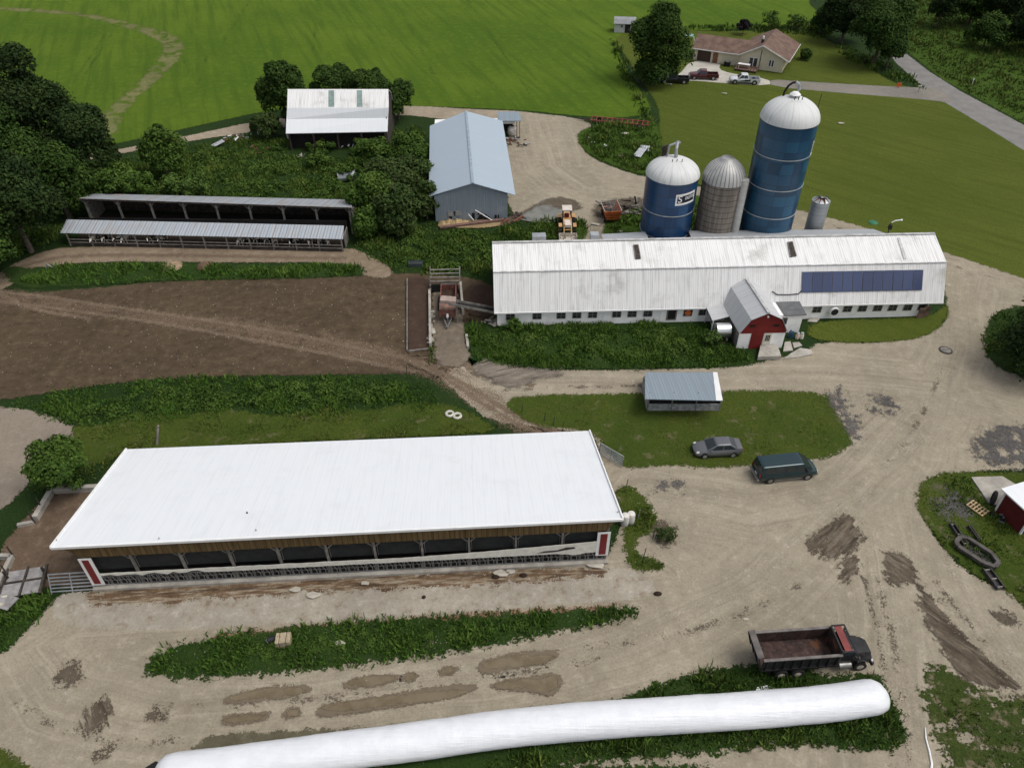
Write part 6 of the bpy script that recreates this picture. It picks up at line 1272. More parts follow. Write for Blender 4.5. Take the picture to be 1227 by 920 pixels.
# elevator conveyor from the barn
a, b = G(560, 366, 2.6), G(592, 373, 1.2); t = thing('barn_cleaner', 'inclined gutter elevator reaching from white barn over the spreader', 'conveyor', ((a.x+b.x)/2, (a.y+b.y)/2, 0), 0)
T0 = Matrix.Translation(-Vector(t.location)); c_ = G(538, 363, 2.9)
k = M(); k.T = T0; k.beam(tuple(b), tuple(c_), .9, .12); k.build('trough', BLK, t)
k = M(); k.T = T0; d = Vector((0,.46,.16)); k.beam(tuple(b+d), tuple(c_+d), .07, .3); d = Vector((0,-.46,.16)); k.beam(tuple(b+d), tuple(c_+d), .07, .3); k.build('side_rail', A['gray_wood'], t)
k = M(); k.T = T0; k.beam(tuple(c_+Vector((-1.0,.2,.35))), tuple(c_+Vector((.8,.1,.25))), 1.0, .5); k.build('motor_cover', plain('dusty pinkish cover', (.32,.25,.215), .8, var=.2), t, bevel=.1)
k = M(); k.T = T0; k.beam((c_.x+.9, c_.y, 0), (c_.x+.9, c_.y, 2.7), .15); k.beam((c_.x+.9, c_.y+.5, 0), (c_.x+.9, c_.y+.5, 2.7), .15); k.build('leg', A['gray_wood'], t)
# pit walls
def low_wall(name, label, pts, h, w_=.28, mat='conc', cat='wall', group=None):
    g = [G(*p) for p in pts]; t = M(); 
    for a, b in zip(g, g[1:]): t.beam((a.x, a.y, h/2), (b.x, b.y, h/2), w_, h)
    return prop(t.build(name, A[mat] if isinstance(mat, str) else mat, None, bevel=.015), label, cat, group)
low_wall('pit_wall', 'long concrete wall on left side of spreader pit', [(515,352),(516,417)], .7)
low_wall('pit_wall', 'concrete wall on right side of spreader pit', [(552,345),(555,378)], 1.0)
low_wall('pit_wall', 'short broken concrete kerb right of the pit in grass', [(559,403),(561,418)], .35)
low_wall('pit_wall', 'wooden edge along left side of manure bed', [(488,336),(488,422)], .35, .12, 'gray_wood')
low_wall('pit_wall', 'low wooden edge across lower end of manure bed', [(489,422),(515,419)], .25, .12, 'gray_wood')
k = M(); a, b = G(515.5, 350), G(551, 349)
t = thing('pit_gate', 'slanted grey plank barrier across back of spreader pit', 'barrier', a, 0); 
for i in range(6): z = .4+i*.36; M().beam((0, i*.32, z), ((b-a).x, i*.32+(b-a).y, z), .2, .07).build('plank', A['gray_wood'], t)
for x in (0, (b-a).x): M().beam((x, 0, 0), (x, 2.0, 2.5), .14).build('post', A['gray_wood'], t)
M().box(.2, -.2, 0, (b-a).x-.2, -.05, 1.2).build('back_board', A['dark'], t)
k = M(); rr = random.Random(4); g0 = G(520, 372)
for i in range(26): y = -rr.random()*6.5; x = rr.uniform(-.25,.35); r_ = rr.uniform(.15,.38); k.lathe([(r_,0),(r_*.8,r_*.5),(r_*.2,r_*.75)], 7, (x, y))
o = k.build('rubble_row', A['conc'], None, smooth=True); o.location = g0; prop(o, 'row of pale dry lumps along left side of pit', 'rubble')

# ================================================================ COWS
def cow_mesh(mat, head_down=0, name='cow'):
    me = bpy.data.meshes.new(name); bm = bmesh.new(); sk = bm.verts.layers.skin.verify(); V = {}
    def v(k_, co, rx, ry=None): V[k_] = bm.verts.new(co); V[k_][sk].radius = (rx, ry or rx)
    v('pelvis', (-.85,0,1.12), .30,.27); v('tail0', (-1.08,0,1.25), .12); v('tail1', (-1.16,0,.9), .045); v('tail2', (-1.15,0,.55), .05)
    v('belly', (-.3,0,1.0), .36,.37); v('chest', (.35,0,1.0), .32,.33); v('with', (.7,0,1.12), .24,.28)
    hz = 1.45-head_down*.75; v('neck', (1.05,0,1.25-head_down*.2), .15,.19); v('poll', (1.32,0,hz), .13,.14); v('muz', (1.68,0,hz-.2-head_down*.12), .085,.09)
    for s, y in (('l', .24), ('r', -.24)):
        v('f1'+s, (.6,y*.8,.85), .13); v('f2'+s, (.62,y,.45), .07); v('f3'+s, (.6,y,.08), .06); v('ff'+s, (.66,y,.02), .07)
        v('h1'+s, (-.85,y*.95,.85), .17); v('h2'+s, (-.72,y,.66), .11); v('h3'+s, (-.98,y,.42), .065); v('h4'+s, (-.93,y,.08), .055); v('hf'+s, (-.86,y,.02), .07)
        v('ear'+s, (1.26,y*1.1,hz+.04), .04)
    v('udder', (-.62,0,.72), .16)
    E_ = [('pelvis','tail0'),('tail0','tail1'),('tail1','tail2'),('pelvis','belly'),('belly','chest'),('chest','with'),('with','neck'),('neck','poll'),('poll','muz'),('belly','udder')]
    for s in 'lr': E_ += [('chest','f1'+s),('f1'+s,'f2'+s),('f2'+s,'f3'+s),('f3'+s,'ff'+s),('pelvis','h1'+s),('h1'+s,'h2'+s),('h2'+s,'h3'+s),('h3'+s,'h4'+s),('h4'+s,'hf'+s),('poll','ear'+s)]
    for a, b in E_: bm.edges.new((V[a], V[b]))
    V['pelvis'][sk].use_root = True
    bm.to_mesh(me); bm.free(); o = bpy.data.objects.new(name, me); COL.objects.link(o)
    m1 = o.modifiers.new('skin', 'SKIN'); m2 = o.modifiers.new('sub', 'SUBSURF'); m2.levels = 1; m2.render_levels = 1
    dg = bpy.context.evaluated_depsgraph_get(); ev = o.evaluated_get(dg); m3 = bpy.data.meshes.new_from_object(ev); COL.objects.unlink(o); bpy.data.objects.remove(o)
    m3.materials.clear(); m3.materials.append(mat); m3.shade_smooth(); return m3
def cow_mat(name, thr):
    m = N(name, .8, 0, .2); v = m.co('Object'); r_ = m.math('MULTIPLY', m.rand(), 20)
    s = m.sep(v); n_ = m.noise(m.comb(m.math('ADD', s[0], r_), s[1], s[2]), 1.5, 2, .5)
    k = m.mix(m.step(n_, thr, thr+.02), (.012,.011,.011), (.58,.54,.48)); legs = m.step(s[2], .42, .36); face = m.step(m.math('ABSOLUTE', s[1]), .06, .04)
    k = m.mix(legs, k, (.55,.51,.45)); k = m.mix(m.math('MULTIPLY', face, m.step(s[0], 1.25, 1.32)), k, (.6,.56,.5)); m.col(k); return m.m
cm1, cm2 = cow_mesh(cow_mat('black and white hide', .50), .2), cow_mesh(cow_mat('mostly white hide', .42), .6)
lbls = ['black and white cow at far left end of the feed rail', 'dark cow second from left end of feed rail', 'black and white cow third from left, head low', 'white-faced cow fourth from left at feed rail', 'dark cow just left of the empty middle stretch', 'white-faced cow right after the first gap, left part of rail',
        'brownish white cow first right of the empty middle stretch', 'black cow with white legs second right of empty stretch', 'black cow third right of the empty stretch of rail', 'pale headed cow under middle of right half of lower roof', 'black and white cow, sixth from right end of feed rail', 'black cow fifth from right end of feed rail', 'black cow with white blaze, fourth from right end', 'dark cow third from right end of feed rail', 'black and white cow second from right end of feed rail', 'pale cow at far right end, body across the rail']
pxs = [106, 121, 138, 144, 174, 187, 284, 292, 305, 317, 326, 343, 352, 368, 376, 386]
rs = random.Random(12)
for i, (px, lb) in enumerate(zip(pxs, lbls)):
    x, _ = W(px, 292, (LO.x, LO.y), LR); x += .3
    o = bpy.data.objects.new('cow', cm2 if i in (0, 3, 6, 9, 15) else cm1); COL.objects.link(o); rz = LR+R(-90)+R(rs.uniform(-16, 16)+(28 if i == 15 else 0)); ly = LY+1.05+rs.uniform(-.25,.3)
    if i == 15: ly = LY+1.3
    o.location = (LO.x+x*math.cos(LR)-ly*math.sin(LR), LO.y+x*math.sin(LR)+ly*math.cos(LR), .05); o.rotation_euler = (0, 0, rz); o.scale = (.95,)*3
    prop(o, lb, 'cow', 'cows lined up at the feed rail')
M3 = [(i, px) for i, px in enumerate((291, 640))]
o = bpy.data.objects.new('cow', cm1); COL.objects.link(o); o.location = G(291, 672)+Vector((0, 2.2, .1)); o.rotation_euler = (0, 0, R(-80)); prop(o, 'black and white cow inside big barn behind curtain', 'cow')

# ================================================================ FENCES, POSTS, JUNK
def post(px, py, h, label, mat='gray_wood', r=.08, lean=(0, 0), name='fence_post', group=None, cat='post'):
    g = G(px, py); o = M().cyl((0,0,0), (lean[0], lean[1], h), r, r*.85, 8).build(name, A[mat], None); o.location = g; return prop(o, label, cat, group)
def gate(label, a, b, h, n=5, mat='rail', lean=0, name='farm_gate'):
    A0, B0 = G(*a), G(*b); rz = math.atan2(B0.y-A0.y, B0.x-A0.x); L_ = (B0-A0).length; t = thing(name, label, 'gate', A0, rz)
    for i in range(n): z = .2+(h-.25)*i/(n-1); M().beam((0, lean*z, z), (L_, lean*z, z), .08).build('rail', A[mat], t)
    for x in (0, L_/2, L_): M().beam((x, 0, 0), (x, lean*h, h), .07).build('upright', A[mat], t)
    return t
gate('long grey tube gate at left end of big barn', (62,712), (113,708.5), 1.6, 6, 'steel', .5)
gate('grey tube gate leaning beside right end of white roof', (717,544), (744,560), 1.3, 6, 'steel', .2)
low_wall('yard_wall', 'white topped wall across back of mud yard', [(64,590),(118,587)], .6, .45)
low_wall('yard_wall', 'white topped wall along left side of mud yard', [(62,593),(44,624)], .6, .45)
low_wall('yard_wall', 'short white kerb stub at lower left of mud yard wall', [(42,627),(22,631)], .35, .3)
low_wall('yard_wall', 'white kerb bent at far left by the ramp', [(2,669),(16,669),(0,702)], .5, .35)
low_wall('yard_wall', 'weathered kerb boards at far left below the ramp', [(-30,735),(12,717)], .6, .3)
for i, (px, py, lb) in enumerate([(60,592,'dark post at top left corner of mud yard wall'), (51,610,'dark post midway on left wall of mud yard'), (42,627,'dark post at lower end of left yard wall'), (17,668,'dark post at bend of far left kerb'), (10,690,'dark post beside far left kerb')]):
    post(px, py, 1.5, lb, 'dark_wood', .07)
t = thing('ramp_platform', 'grey steel plate ramp beside tube gate at lower left', 'ramp', G(10, 705), R(8))
for i, (x, y) in enumerate([(0,0),(1.5,.1),(0,-1.3),(1.5,-1.2)]): M().slab([(x,y,.55),(x+1.4,y+.05,.6),(x+1.35,y+1.2,.75),(x-.05,y+1.15,.7)], .08).build('plate', plain('worn grey plate', (.25,.24,.235), .7, var=.3) if i == 0 else bpy.data.materials['worn grey plate'], t)
k = M(); k.beam((-.1,-1.4,.5),(-.1,1.3,.9),.14); k.beam((1.47,-1.4,.6),(1.47,1.3,.9),.14); k.beam((-.1,0,.66),(3.0,.1,.75),.14); k.beam((2.95,-1.2,.5),(2.95,1.3,1.0),.2); k.build('frame', A['dark_wood'], t)
for x in (0, 2.9): M().box(x-.08, .5, 0, x+.08, .66, 1.5).build('post', A['dark_wood'], t)
M().slab([(-.6,-1.9,.7),(1.0,-2.6,.65),(1.6,-1.6,.75),(.2,-1.0,.8)], .1).build('loose_plate', bpy.data.materials['worn grey plate'], t)
for i, (y, c_) in enumerate([(0, .6), (-.7, .5)]):
    o = M().tube([(-1.8,y,.4),(-1,y+.15,.75),(-.2,y+.05,.6),(.6,y+.1,.7)], .14, 8).build('log', plain('bleached log', (.5,.47,.38), .9, var=.3) if i == 0 else bpy.data.materials['bleached log'], None, smooth=True); o.location = G(4, 722); prop(o, 'bleached crooked log at left edge, '+('upper' if i == 0 else 'lower')+' of two', 'log')
post(188,533,2.0,'leaning grey post behind white roof, left half', 'gray_wood', .13, (.5, .6))
for i, (px, py, lb) in enumerate([(562,503,'thin dark post in grass right of the tyres'),(487,447,'thin post at upper end of the grass above big barn'),(625,495,'thin post on left edge of lawn island'),(652,505,'rusty stake left of three on the lawn island'),(663,510,'rusty stake, middle of three on lawn island'),(674,516,'rusty stake right of three on lawn island'),
    (782,645,'thin dark post in grass patch by bare bush'),(771,668,'thin dark post in small grass patch by apron'),(764,622,'pale thin rod in grass right of big barn'),(750,585,'thin dark stake at corner of grass right of barn')]):
    post(px, py, 1.2, lb, 'dark_wood' if i != 8 else 'steel', .04, (.1, .05))
for i, (px, py, lb) in enumerate([(539,497,'white rimmed old tyre in grass, left of two'), (548,499.5,'white rimmed old tyre in grass, right of two')]):
    t = thing('tyre', lb, 'tyre', G(px, py), 0, 'tyres lying in the grass'); rg = []
    for j in range(20): a = j*math.pi/10; rg.append([(math.cos(a)*(.36+.14*math.cos(b)), math.sin(a)*(.36+.14*math.cos(b)), .16+.13*math.sin(b)) for b in [q*math.pi/4 for q in range(8)]])
    M().loft(rg+[rg[0]], caps=False).build('tread', plain('whitewashed tyre', (.52,.5,.44), .8, var=.25) if i == 0 else bpy.data.materials['whitewashed tyre'], t, smooth=True); M().cyl((0,0,.02),(0,0,.06),.22,.22,14).build('centre', BLK if i == 0 else A['conc'], t)
for i, (px, py, x_, lb) in enumerate([(748,628,0,'white plastic drum at barn corner, left of two'),(755,626,0,'white plastic drum leaning away from barn, right of two')]):
    t = thing('plastic_drum', lb, 'drum', G(px, py), R(20*i), 'white drums at the barn corner'); M().lathe([(.3,0),(.36,.08),(.37,.5),(.36,1.1),(.30,1.25),(.1,1.3)], 20).build('body', plain('white poly', (.62,.6,.56), .5, var=.1) if i == 0 else bpy.data.materials['white poly'], t, smooth=True); M().tube([(.0,-.1,1.25),(.2,-.3,1.0)], .05, 6).build('spout', BLK, t)
t = thing('hay_bale', 'weathered square straw bale at grass strip edge', 'bale', G(341, 770), R(5)); M().box(-.55,-.45,0,.55,.45,.75).build('bale', plain('weathered straw', (.36,.30,.20), .95, var=.3, scale=5, bump=.7), t, bevel=.05)
for x in (-.25, .25): M().box(x-.02,-.46,.02,x+.02,.46,.762).build('twine', A['dark_wood'], t)
t = thing('black_bucket', 'black bucket lying beside the weathered bale', 'bucket', G(327, 768), R(20)); M().cyl((-.3,0,.28),(.25,0,.28),.28,.24,18).build('body', BLK, t, smooth=True); M().tube([(-.3,-.28,.28),(-.45,0,.4),(-.3,.28,.28)], .015, 5).build('handle', A['steel'], t)
# blocks and debris in front of barn
wl_ = plain('white lime lump', (.42,.39,.33), .9, var=.2)
for i, (px, py, w_, lb) in enumerate([(376,714,.9,'white spill slab at left part of concrete apron'),(438,700,.6,'pair of small white lumps by feed curb'),(600,688,1.0,'white broken slab in feed litter, middle'),(612,686,.7,'white lump right of the broken slab in feed litter'),(714,678,1.2,'white square slab at right end of feed curb'),(354,708,.7,'thin pale lath in the feed litter, left part'),(408,772,.6,'white stone on grass strip in front of barn')]):
    rr = random.Random(i); g = G(px, py); pl = [(math.cos(a)*w_*rr.uniform(.5,.75), math.sin(a)*w_*.45*rr.uniform(.5,1), .09) for a in [j*math.pi/4 for j in range(8)]]
    o = M().slab(pl, .08).build('lime_slab', wl_, None); o.location = (g.x, g.y, .13 if i != 6 else .15); prop(o, lb, 'slab')
for i, (px, py, lb) in enumerate([(594,692,'dark manure clump left of two on apron'),(627,690,'dark manure clump right of two on apron'),(508,716,'small black lump on concrete apron'),(788,712,'dark stone at right end of apron')]):
    o = M().lathe([(.35,0),(.3,.1),(.1,.2),(.02,.22)], 9).build('manure_clump', plain('dark manure', (.03,.018,.012), .95) if i == 0 else bpy.data.materials['dark manure'], None, smooth=True); o.location = G(px, py)+Vector((0,0,.1)); o.scale = (1, .6, 1) if i != 2 else (.5,.5,.6); prop(o, lb, 'clump')
# hay mound and bent frame at loafing strip
o = M().lathe([(1.1,0),(.9,.35),(.5,.6),(.05,.7)], 14).build('dirt_mound', plain('brown mound', (.14,.085,.055), .95, var=.3, bump=.6), None, smooth=True); o.location = G(246, 320); prop(o, 'round brown dung mound at edge of cattle lane', 'mound')
o = M().lathe([(1.6,0),(1.2,.2),(.5,.3),(.05,.32)], 14).build('dirt_mound', plain('tan mound', (.26,.19,.12), .95, var=.3, bump=.5), None, smooth=True); o.location = G(205, 320); prop(o, 'low tan heap left of the round brown mound', 'mound')
k = M(); k.tube([(-.4,0,0),(-.1,0,1.0),(.5,.1,.3),(.7,.1,.9)], .06, 6); o = k.build('bent_frame', A['steel'], None); o.location = G(60, 324); prop(o, 'small bent white metal frame in left end of grass strip', 'frame')
# overturned dented tank in thicket
t = thing('water_tank', 'dented pale grey tank tipped over in the weeds', 'tank', G(418, 216), R(12)); k = M(); rings = []
for x, r_ in ((-1.6,1.0),(-.5,1.05),(.6,.9),(1.6,.75)): rings.append([(x, math.cos(a)*r_, .85+math.sin(a)*r_*.85) for a in [j*math.pi/6 for j in range(12)]])
k.loft(rings); k.build('shell', plain('dull zinc', (.38,.41,.43), .5, .2, var=.25), t); M().cyl((-1.62,0,.85),(-1.605,0,.85),.7,.7,12).build('opening', BLK, t)
t = thing('water_trough', 'dark grey rubber trough sitting in weeds above the pit', 'trough', G(498, 318), R(0)); k = M()
k.box(-.9,-.45,0,.9,-.38,.5); k.box(-.9,.38,0,.9,.45,.5); k.box(-.9,-.38,0,-.83,.38,.5); k.box(.83,-.38,0,.9,.38,.5); k.build('side', plain('dark rubber', (.05,.06,.065), .7), t); M().box(-.83,-.38,.05,.83,.38,.4).build('water', MG['pond'], t) if False else M().box(-.83,-.38,.05,.83,.38,.38).build('water', plain('trough water', (.05,.06,.06), .1), t)
# scrap heaps
def heap(name, label, px, py, n, rad, cols, seed, hmax=.8, cat='scrap heap', size=(.3,1.1)):
    t = thing(name, label, cat, G(px, py)); rr = random.Random(seed)
    for j, (nm, mt_) in enumerate(cols):
        k = M()
        for i in range(n):
            a, q = rr.uniform(0, 6.28), rad*math.sqrt(rr.random()); x, y, z = math.cos(a)*q, math.sin(a)*q*.7, rr.uniform(.05, hmax*(1-q/rad*.6)); s_ = rr.uniform(*size); d = Vector((rr.uniform(-1,1), rr.uniform(-1,1), rr.uniform(-.35,.35))).normalized()*s_*.5
            p = Vector((x, y, max(z, abs(d.z)+.04))); k.beam(tuple(p-d), tuple(p+d), rr.uniform(.05,.35), rr.uniform(.04,.2))
        k.build(nm, mt_, t)
    return t
rustm = plain('rusty scrap', (.17,.075,.05), .85, var=.4)
heap('scrap_heap', 'junk pile with white tank under grey porch of blue-grey barn', 617, 172, 12, 2.4, [('rusty_pieces', rustm), ('grey_pieces', A['steel']), ('dark_pieces', A['dark_wood'])], 3, 1.2)
t = thing('white_tank', 'white rounded tank on junk pile beside blue-grey barn', 'tank', G(614, 163)); M().lathe([(.7,.3),(.8,.6),(.8,1.3),(.5,1.7),(.1,1.8)], 20).build('body', plain('off white tank', (.55,.5,.45), .5), t, smooth=True); M().lathe([(.3,1.72),(.3,1.85),(.05,1.86)], 12).build('cap', BLK, t)
heap('scrap_heap', 'heap of rusty and pale scrap in weeds left of white pole shed', 282, 168, 10, 2.0, [('rusty_pieces', rustm), ('pale_pieces', A['white_trim']), ('grey_pieces', A['rail'])], 5, 1.0)
heap('scrap_heap', 'flat rusty scrap in weeds below the white chair', 310, 180, 9, 2.2, [('rusty_pieces', rustm)], 6, .35)
heap('scrap_heap', 'pale bent scrap in weeds under left end of pole shed', 363, 188, 5, 1.5, [('pale_pieces', A['conc'])], 7, .5)
heap('scrap_heap', 'white and dark scrap under right half of white pole shed', 415, 176, 6, 1.8, [('pale_pieces', A['white_trim']), ('dark_pieces', A['dark_wood'])], 8, .6)
heap('scrap_heap', 'brush and pipe pile between loader and orange wagon', 748, 250, 16, 3.2, [('branches', A['dark_wood']), ('pipes', A['gray_wood'])], 9, .5, size=(1, 3.0))
heap('scrap_heap', 'small dark and white junk at left end of weedy patch', 707, 170, 5, 1.1, [('dark_pieces', BLK), ('pale_pieces', A['white_trim'])], 10, .5)
heap('scrap_heap', 'small white junk in middle of weedy patch', 729, 177, 4, .9, [('pale_pieces', A['white_trim'])], 11, .4)
heap('scrap_heap', 'brown timber scrap along right wall of blue-grey barn', 606, 262, 12, 2.6, [('timber', A['dark_wood']), ('rusty_pieces', rustm)], 12, .4, size=(.5, 2.2))
heap('scrap_heap', 'litter of boards at left corner of white dairy barn', 588, 388, 8, 1.3, [('boards', A['gray_wood']), ('pale_pieces', A['conc'])], 13, .6)
t = thing('plastic_chair', 'white plastic chair frame standing in the weeds', 'chair', G(305, 161), R(20)); k = M()
for x in (-.6, .6):
    for y in (-.4, .4): M().beam((x,y,0),(x*.7,y,1.0),.1).build('leg', A['white_trim'], t)
M().box(-.7,-.45,.95,.7,.45,1.05).build('seat', A['white_trim'], t)
for px, py, lb, sz in ((297,168,'small white bucket in weeds left of plastic chair',.25), (325,160,'white flat lid in weeds by brownish bush',.3), (412,172,'round white drum under eave of pole shed',.35), (346,166,'white drum at left wall of pole shed',.3)):
    t = thing('white_bucket', lb, 'bucket', G(px, py)); M().lathe([(sz*.8,0),(sz,sz*2)], 14).build('body', A['white_trim'], t, smooth=True); M().lathe([(sz*1.05,sz*2),(.02,sz*2.1)], 14).build('lid', A['steel'], t)
def sheet(label, px, py, w_, l_, rz, mat, z=.5, name='metal_sheet'):
    k = M(); n = 8; vs = []; 
    for i in range(n+1): x = -w_/2+w_*i/n; vs += [(x, -l_/2, z-.35+.06*(i % 2)), (x, l_/2, z+.1+.06*(i % 2))]
    k.add(vs, [(2*i, 2*i+2, 2*i+3, 2*i+1) for i in range(n)]); o = k.build(name, mat, None); o.location = G(px, py); o.rotation_euler = (0, 0, rz); return prop(o, label, 'metal sheet')
sheet('bent grey metal sheet on weedy patch left of short silo, upper piece', 772, 181, 1.6, 1.5, R(-15), A['steel']); sheet('bent grey metal sheet on weedy patch left of short silo, lower piece', 766, 187, 1.3, 2.4, R(-30), A['steel'], .7)
sheet('pale corrugated sheet propped in the weeds beside farm lane', 262, 175, 1.2, 2.0, R(-50), A['steel'], .6)
for px, py, lb in ((749,161,'white flat scrap below red harrow'), (745,188,'pale yellow scrap board left of bent metal sheets'), (868,113,'white marker stone in house lawn'), (803,102,'pale scrap on lawn edge beside black pickup'), (1007,149,'pale stones in lawn right of tall silo'), (743,279,'white board lying under orange wagon tail'), (714,270,'white plank beside orange wagon wheel'), (1056,844,'scrap of white paper on the gravel'), (894,742,'scrap of white string on gravel left of dump truck')):
    pass
    rr = random.Random(px); g = G(px, py); o = M().slab([(math.cos(a)*rr.uniform(.3,.75), math.sin(a)*rr.uniform(.15,.4), .22) for a in [j*math.pi/3 for j in range(6)]], .1).build('white_scrap', wl_, None); o.location = g; o.scale = (1, 1, 1) if py < 700 else (.45, .45, .4); prop(o, lb, 'scrap')
# red harrow
t = thing('harrow', 'long rusty red harrow lying at edge of crop field', 'harrow', G(741, 150), R(-14)); redr = plain('rusty red frame', (.22,.055,.045), .8, var=.35)
k = M(); k.beam((-5,.7,.8),(5.3,.7,.8),.16); k.beam((-5,-.5,.6),(5.3,-.5,.6),.16)
for i in range(12): x = -4.8+i*.9; k.beam((x,-.6,.6),(x,.8,.85),.1)
k.build('frame', redr, t); k = M()
for i in range(22): x = -4.8+i*.46; k.cyl((x-.02,-.2+.4*(i % 2),.32),(x+.02,-.2+.4*(i % 2),.32),.32,.32,12)
k.build('discs', rustm, t); k = M(); k.beam((-5,.1,.6),(-7.6,.6,.35),.12); k.beam((-4.5,-.5,.6),(-7.6,.6,.35),.1); k.build('drawbar', A['dark_wood'], t); wheel(t, 3.8, -.9, .42, .2); wheel(t, -3.6, .95, .42, .2)
# drag, beams, pallet on right
dm = plain('dark weathered metal', (.05,.045,.045), .7, .2, var=.4)
t = thing('implement_frame', 'dark weathered oval feeder frame lying in grass by gravel edge', 'implement', G(1168, 664), R(-52)); rg = []
for x, y, z in ((-1.6,.4,.35),(-1.2,.75,.4),(.9,.75,.4),(1.7,.35,.35),(1.7,-.35,.35),(.9,-.75,.4),(-1.2,-.75,.4),(-1.6,-.4,.35)): rg.append(Vector((x,y,z)))
k = M(); 
for a, b in zip(rg, rg[1:]+rg[:1]): k.beam(tuple(a), tuple(b), .35, .3)
k.build('rim', plain('grey weathered metal', (.075,.068,.062), .7, var=.4), t); M().slab([(-1.3,-.6,.12),(1.4,-.6,.12),(1.4,.6,.12),(-1.3,.6,.12)], .08).build('pan', dm, t)
for lb, a, b, w_ in (('long dark timber beam left of dark implement frame', (1139,629), (1156,655), .45), ('thin dark timber right of dark implement frame', (1160,632), (1173,650), .25), ('dark channel beam below the implement frame', (1180,683), (1198,707), .7)):
    p, q = G(*a), G(*b); t = thing('beam', lb, 'beam', p, math.atan2(q.y-p.y, q.x-p.x)); L_ = (q-p).length
    k = M(); k.box(0,-w_/2,.05,L_,-w_/2+.08,.38); k.box(0,w_/2-.08,.05,L_,w_/2,.38); k.box(0,-w_/2+.08,.05,L_,w_/2-.08,.14); k.build('channel', dm, t)
    for x in (.1, L_*.5, L_-.2): M().box(x,-w_/2+.08,.14,x+.1,w_/2-.08,.3).build('rib', A['gray_wood'], t)
t = thing('pallet', 'pale wooden pallet lying on grass near red shed', 'pallet', G(1170, 610)+Vector((0, 0, .12)), R(-58)); pw = plain('pale pallet wood', (.48,.35,.20), .85, var=.2)
for i in range(6): x = -.75+i*.29; M().box(x,-.55,.1,x+.12,.55,.13).build('slat', pw, t)
for y in (-.5, 0, .44): M().box(-.77,y,0,.85,y+.08,.099).build('stringer', pw, t)
t = thing('tyre', 'dark tractor tyre leaning at left corner of red shed', 'tyre', G(1187, 603), R(60)); rg = []
for j in range(20): a = j*math.pi/10; rg.append([(math.cos(a)*(.52+.2*math.cos(b)), .16*math.sin(b), .72+math.sin(a)*(.52+.2*math.cos(b))) for b in [q*math.pi/4 for q in range(8)]])
M().loft(rg+[rg[0]], caps=False).build('tread', RUB, t, smooth=True); M().cyl((0,-.05,.72),(0,.05,.72),.3).build('rim', rustm, t)
heap('scrap_heap', 'dark wire and junk in grass under red shed wall', 1196, 622, 5, .9, [('dark_pieces', BLK), ('grey_pieces', A['rail'])], 15, .5, size=(.2,.7))
t = thing('well_cover', 'small dark round cover in gravel turn', 'well cover', G(1133, 420)); M().lathe([(.55,.02),(.55,.1),(.45,.12),(.02,.12)], 20).build('lid', A['gray_wood'], t); M().lathe([(.75,.0),(.72,.08),(.56,.09)], 20).build('ring', A['dark_wood'], t)
# white rope in the lower right
k = M(); pts = [G(*p)+Vector((0,0,.08)) for p in ((1108,872),(1109,885),(1113,900),(1116,915),(1114,935),(1118,960))]; 
for i, (a, b) in enumerate(zip(pts, pts[1:])): k.cyl(tuple(a), tuple(b), .04+.012*i, .052+.012*i, 7)
prop(k.build('white_hose', A['white_trim'], None, smooth=True), 'thin white hose trailing down the gravel at bottom right', 'hose')
# barn lamp and pole on the barn's rear corner, road things
a = G(1092, 290, 5.5); t = thing('yard_light', 'dark pole with white yard lamp arm behind right end of dairy barn', 'yard light', (a.x-.5, 88.5, 0))
top = G(1095, 266, 6.2); z = 6.0; k = M(); g = Vector(t.location); z = 5.4
k.cyl((0,0,0),(0,0,z),.1,.08,8); k.build('pole', A['dark_wood'], t); M().box(-.15,-.2,z-.9,.2,.2,z-.35).build('ballast_box', A['dark'], t)
M().tube([(0,0,z),(.35,-.1,z+.35),(.95,-.2,z+.5)], .07, 6).build('arm', A['white_trim'], t); M().lathe([(.04,.12),(.16,0),(.1,-.08)], 12, (1.05,-.2)).build('lamp_head', A['white_trim'], t).location = (0, 0, z+.5)
g = G(1077, 280, 3.2); o = M().cyl((0,0,0),(.15,.1,3.4),.07,.07,8).build('white_pole', A['white_trim'], None); o.location = (g.x-.6, 91.3, .2); prop(o, 'short white pipe leaning behind right end of dairy barn', 'pole')
o = M().cyl((0,0,0),(.3,.3,13.5),.16,.11,8).build('utility_pole', A['gray_wood'], None); o.location = G(1011, 44); prop(o, 'thin grey utility pole inside the roadside tree clump', 'pole')
t = thing('marker', 'small orange marker beside driveway entrance', 'marker', G(1076, 106)); M().box(-.4,-.1,.3,.4,.1,1.0).build('panel', plain('orange red', (.55,.10,.03), .5), t); M().cyl((0,0,0),(0,0,.3),.05).build('stake', A['rail'], t)
t = thing('mailbox', 'pale mailbox on a post at driveway corner', 'mailbox', G(1100, 111)); M().cyl((0,0,0),(0,0,1.0),.06).build('post', A['gray_wood'], t); M().box(-.35,-.15,1.0,.35,.15,1.3).build('box', A['conc'], t, bevel=.05)
t = thing('road_sign', 'small yellow road sign at the edge of roadside trees', 'road sign', G(1075, 56)); M().cyl((0,0,0),(0,0,2.2),.05).build('post', A['steel'], t); M().slab([(-.4,-.05,2.4),(0,-.05,2.8),(.4,-.05,2.4),(0,-.05,2.0)], .01).build('panel', A['steel'], t) if False else M().wall([(0,1.8),(.45,2.25),(0,2.7),(-.45,2.25)], -.07, -.04).build('panel', plain('yellow sign', (.55,.42,.05), .5), t)
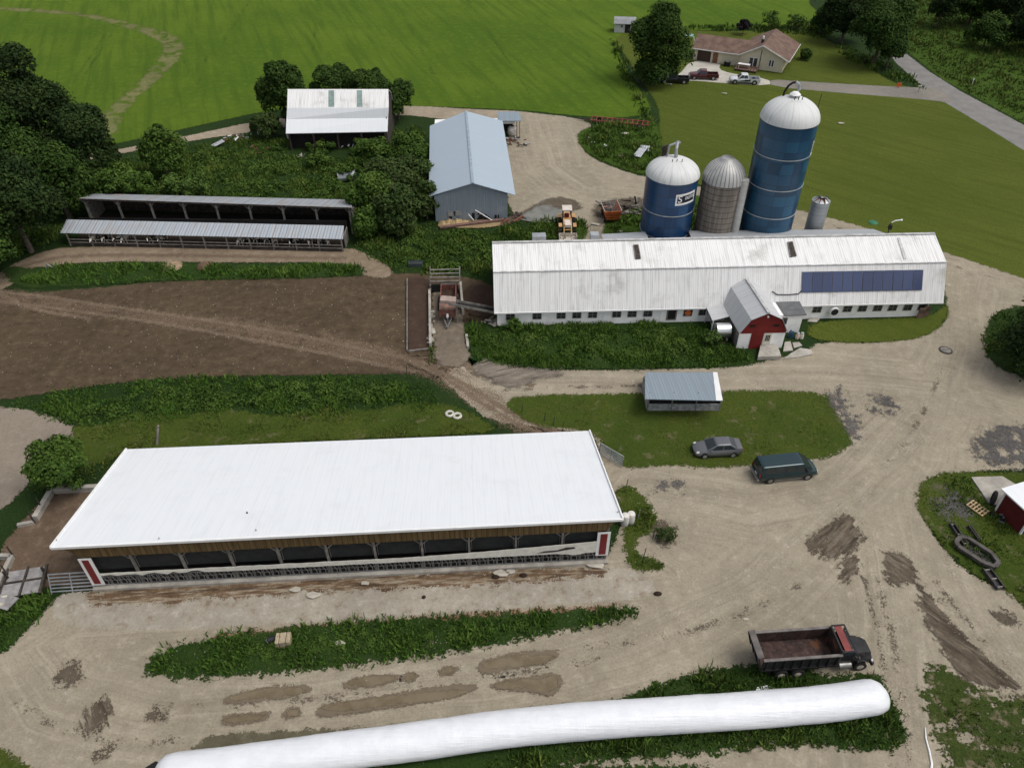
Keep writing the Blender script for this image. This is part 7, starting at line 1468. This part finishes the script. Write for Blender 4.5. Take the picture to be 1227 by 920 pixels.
t = thing('reflector_post', 'thin white reflector post in grass right of asphalt road', 'post', G(1164, 103)); M().cyl((0,0,0),(0,0,1.1),.05).build('stake', A['white_trim'], t); M().box(-.12,-.03,1.1,.12,.03,1.4).build('reflector', A['white_trim'], t)
g = G(1046, 267); o = M().lathe([(.7,0),(.6,.12),(.05,.2)], 14).build('green_lid', plain('green plastic lid', (.03,.15,.07), .5), None, smooth=True); o.location = g; prop(o, 'round green lid in lawn behind dairy barn', 'lid')
# pebbles scattered over yard and dirt lot
def pebbles(label, pix, n, s0, s1, mat, name='stones'):
    poly = gp(pix, 1); xs = [p[0] for p in poly]; ys = [p[1] for p in poly]; X = rng.uniform(min(xs), max(xs), n*2); Y = rng.uniform(min(ys), max(ys), n*2); k = poly_sd(X, Y, poly) > 0; X, Y = X[k][:n], Y[k][:n]; n = len(X)
    s = rng.uniform(s0, s1, n)*rng.uniform(.6, 1.3, n); a = rng.uniform(0, 6.28, n); base = np.array([(1,0,0),(0,.8,0),(-1,0,0),(0,-.8,0),(.1,.1,.9)])
    V = np.stack([X[:, None]+s[:, None]*(base[:, 0]*np.cos(a)[:, None]-base[:, 1]*np.sin(a)[:, None]), Y[:, None]+s[:, None]*(base[:, 0]*np.sin(a)[:, None]+base[:, 1]*np.cos(a)[:, None]), .09+s[:, None]*base[:, 2]*.8], 2).reshape(-1, 3)
    F = (np.array([(0,1,4),(1,2,4),(2,3,4),(3,0,4)])[None]+5*np.arange(n)[:, None, None]).reshape(-1, 3)
    o = npmesh(name, V, F, mat, {}); prop(o, label, 'stones', kind='stuff')
pebbles('pale stones scattered over the brown dirt lot', [(0,368),(20,354),(200,338),(430,334),(500,330),(520,440),(440,446),(200,450),(0,476)], 450, .03, .08, plain('pale stone', (.34,.31,.27), .9, var=.3))
pebbles('small loose stones scattered over the gravel yard', [(40,760),(400,705),(740,690),(740,570),(1000,560),(1020,470),(1150,420),(1227,560),(1110,600),(1227,780),(1140,790),(1080,900),(1060,800),(900,790),(700,850),(200,890),(60,900)], 2500, .02, .055, plain('loose gravel stone', (.36,.33,.28), .9, var=.4))
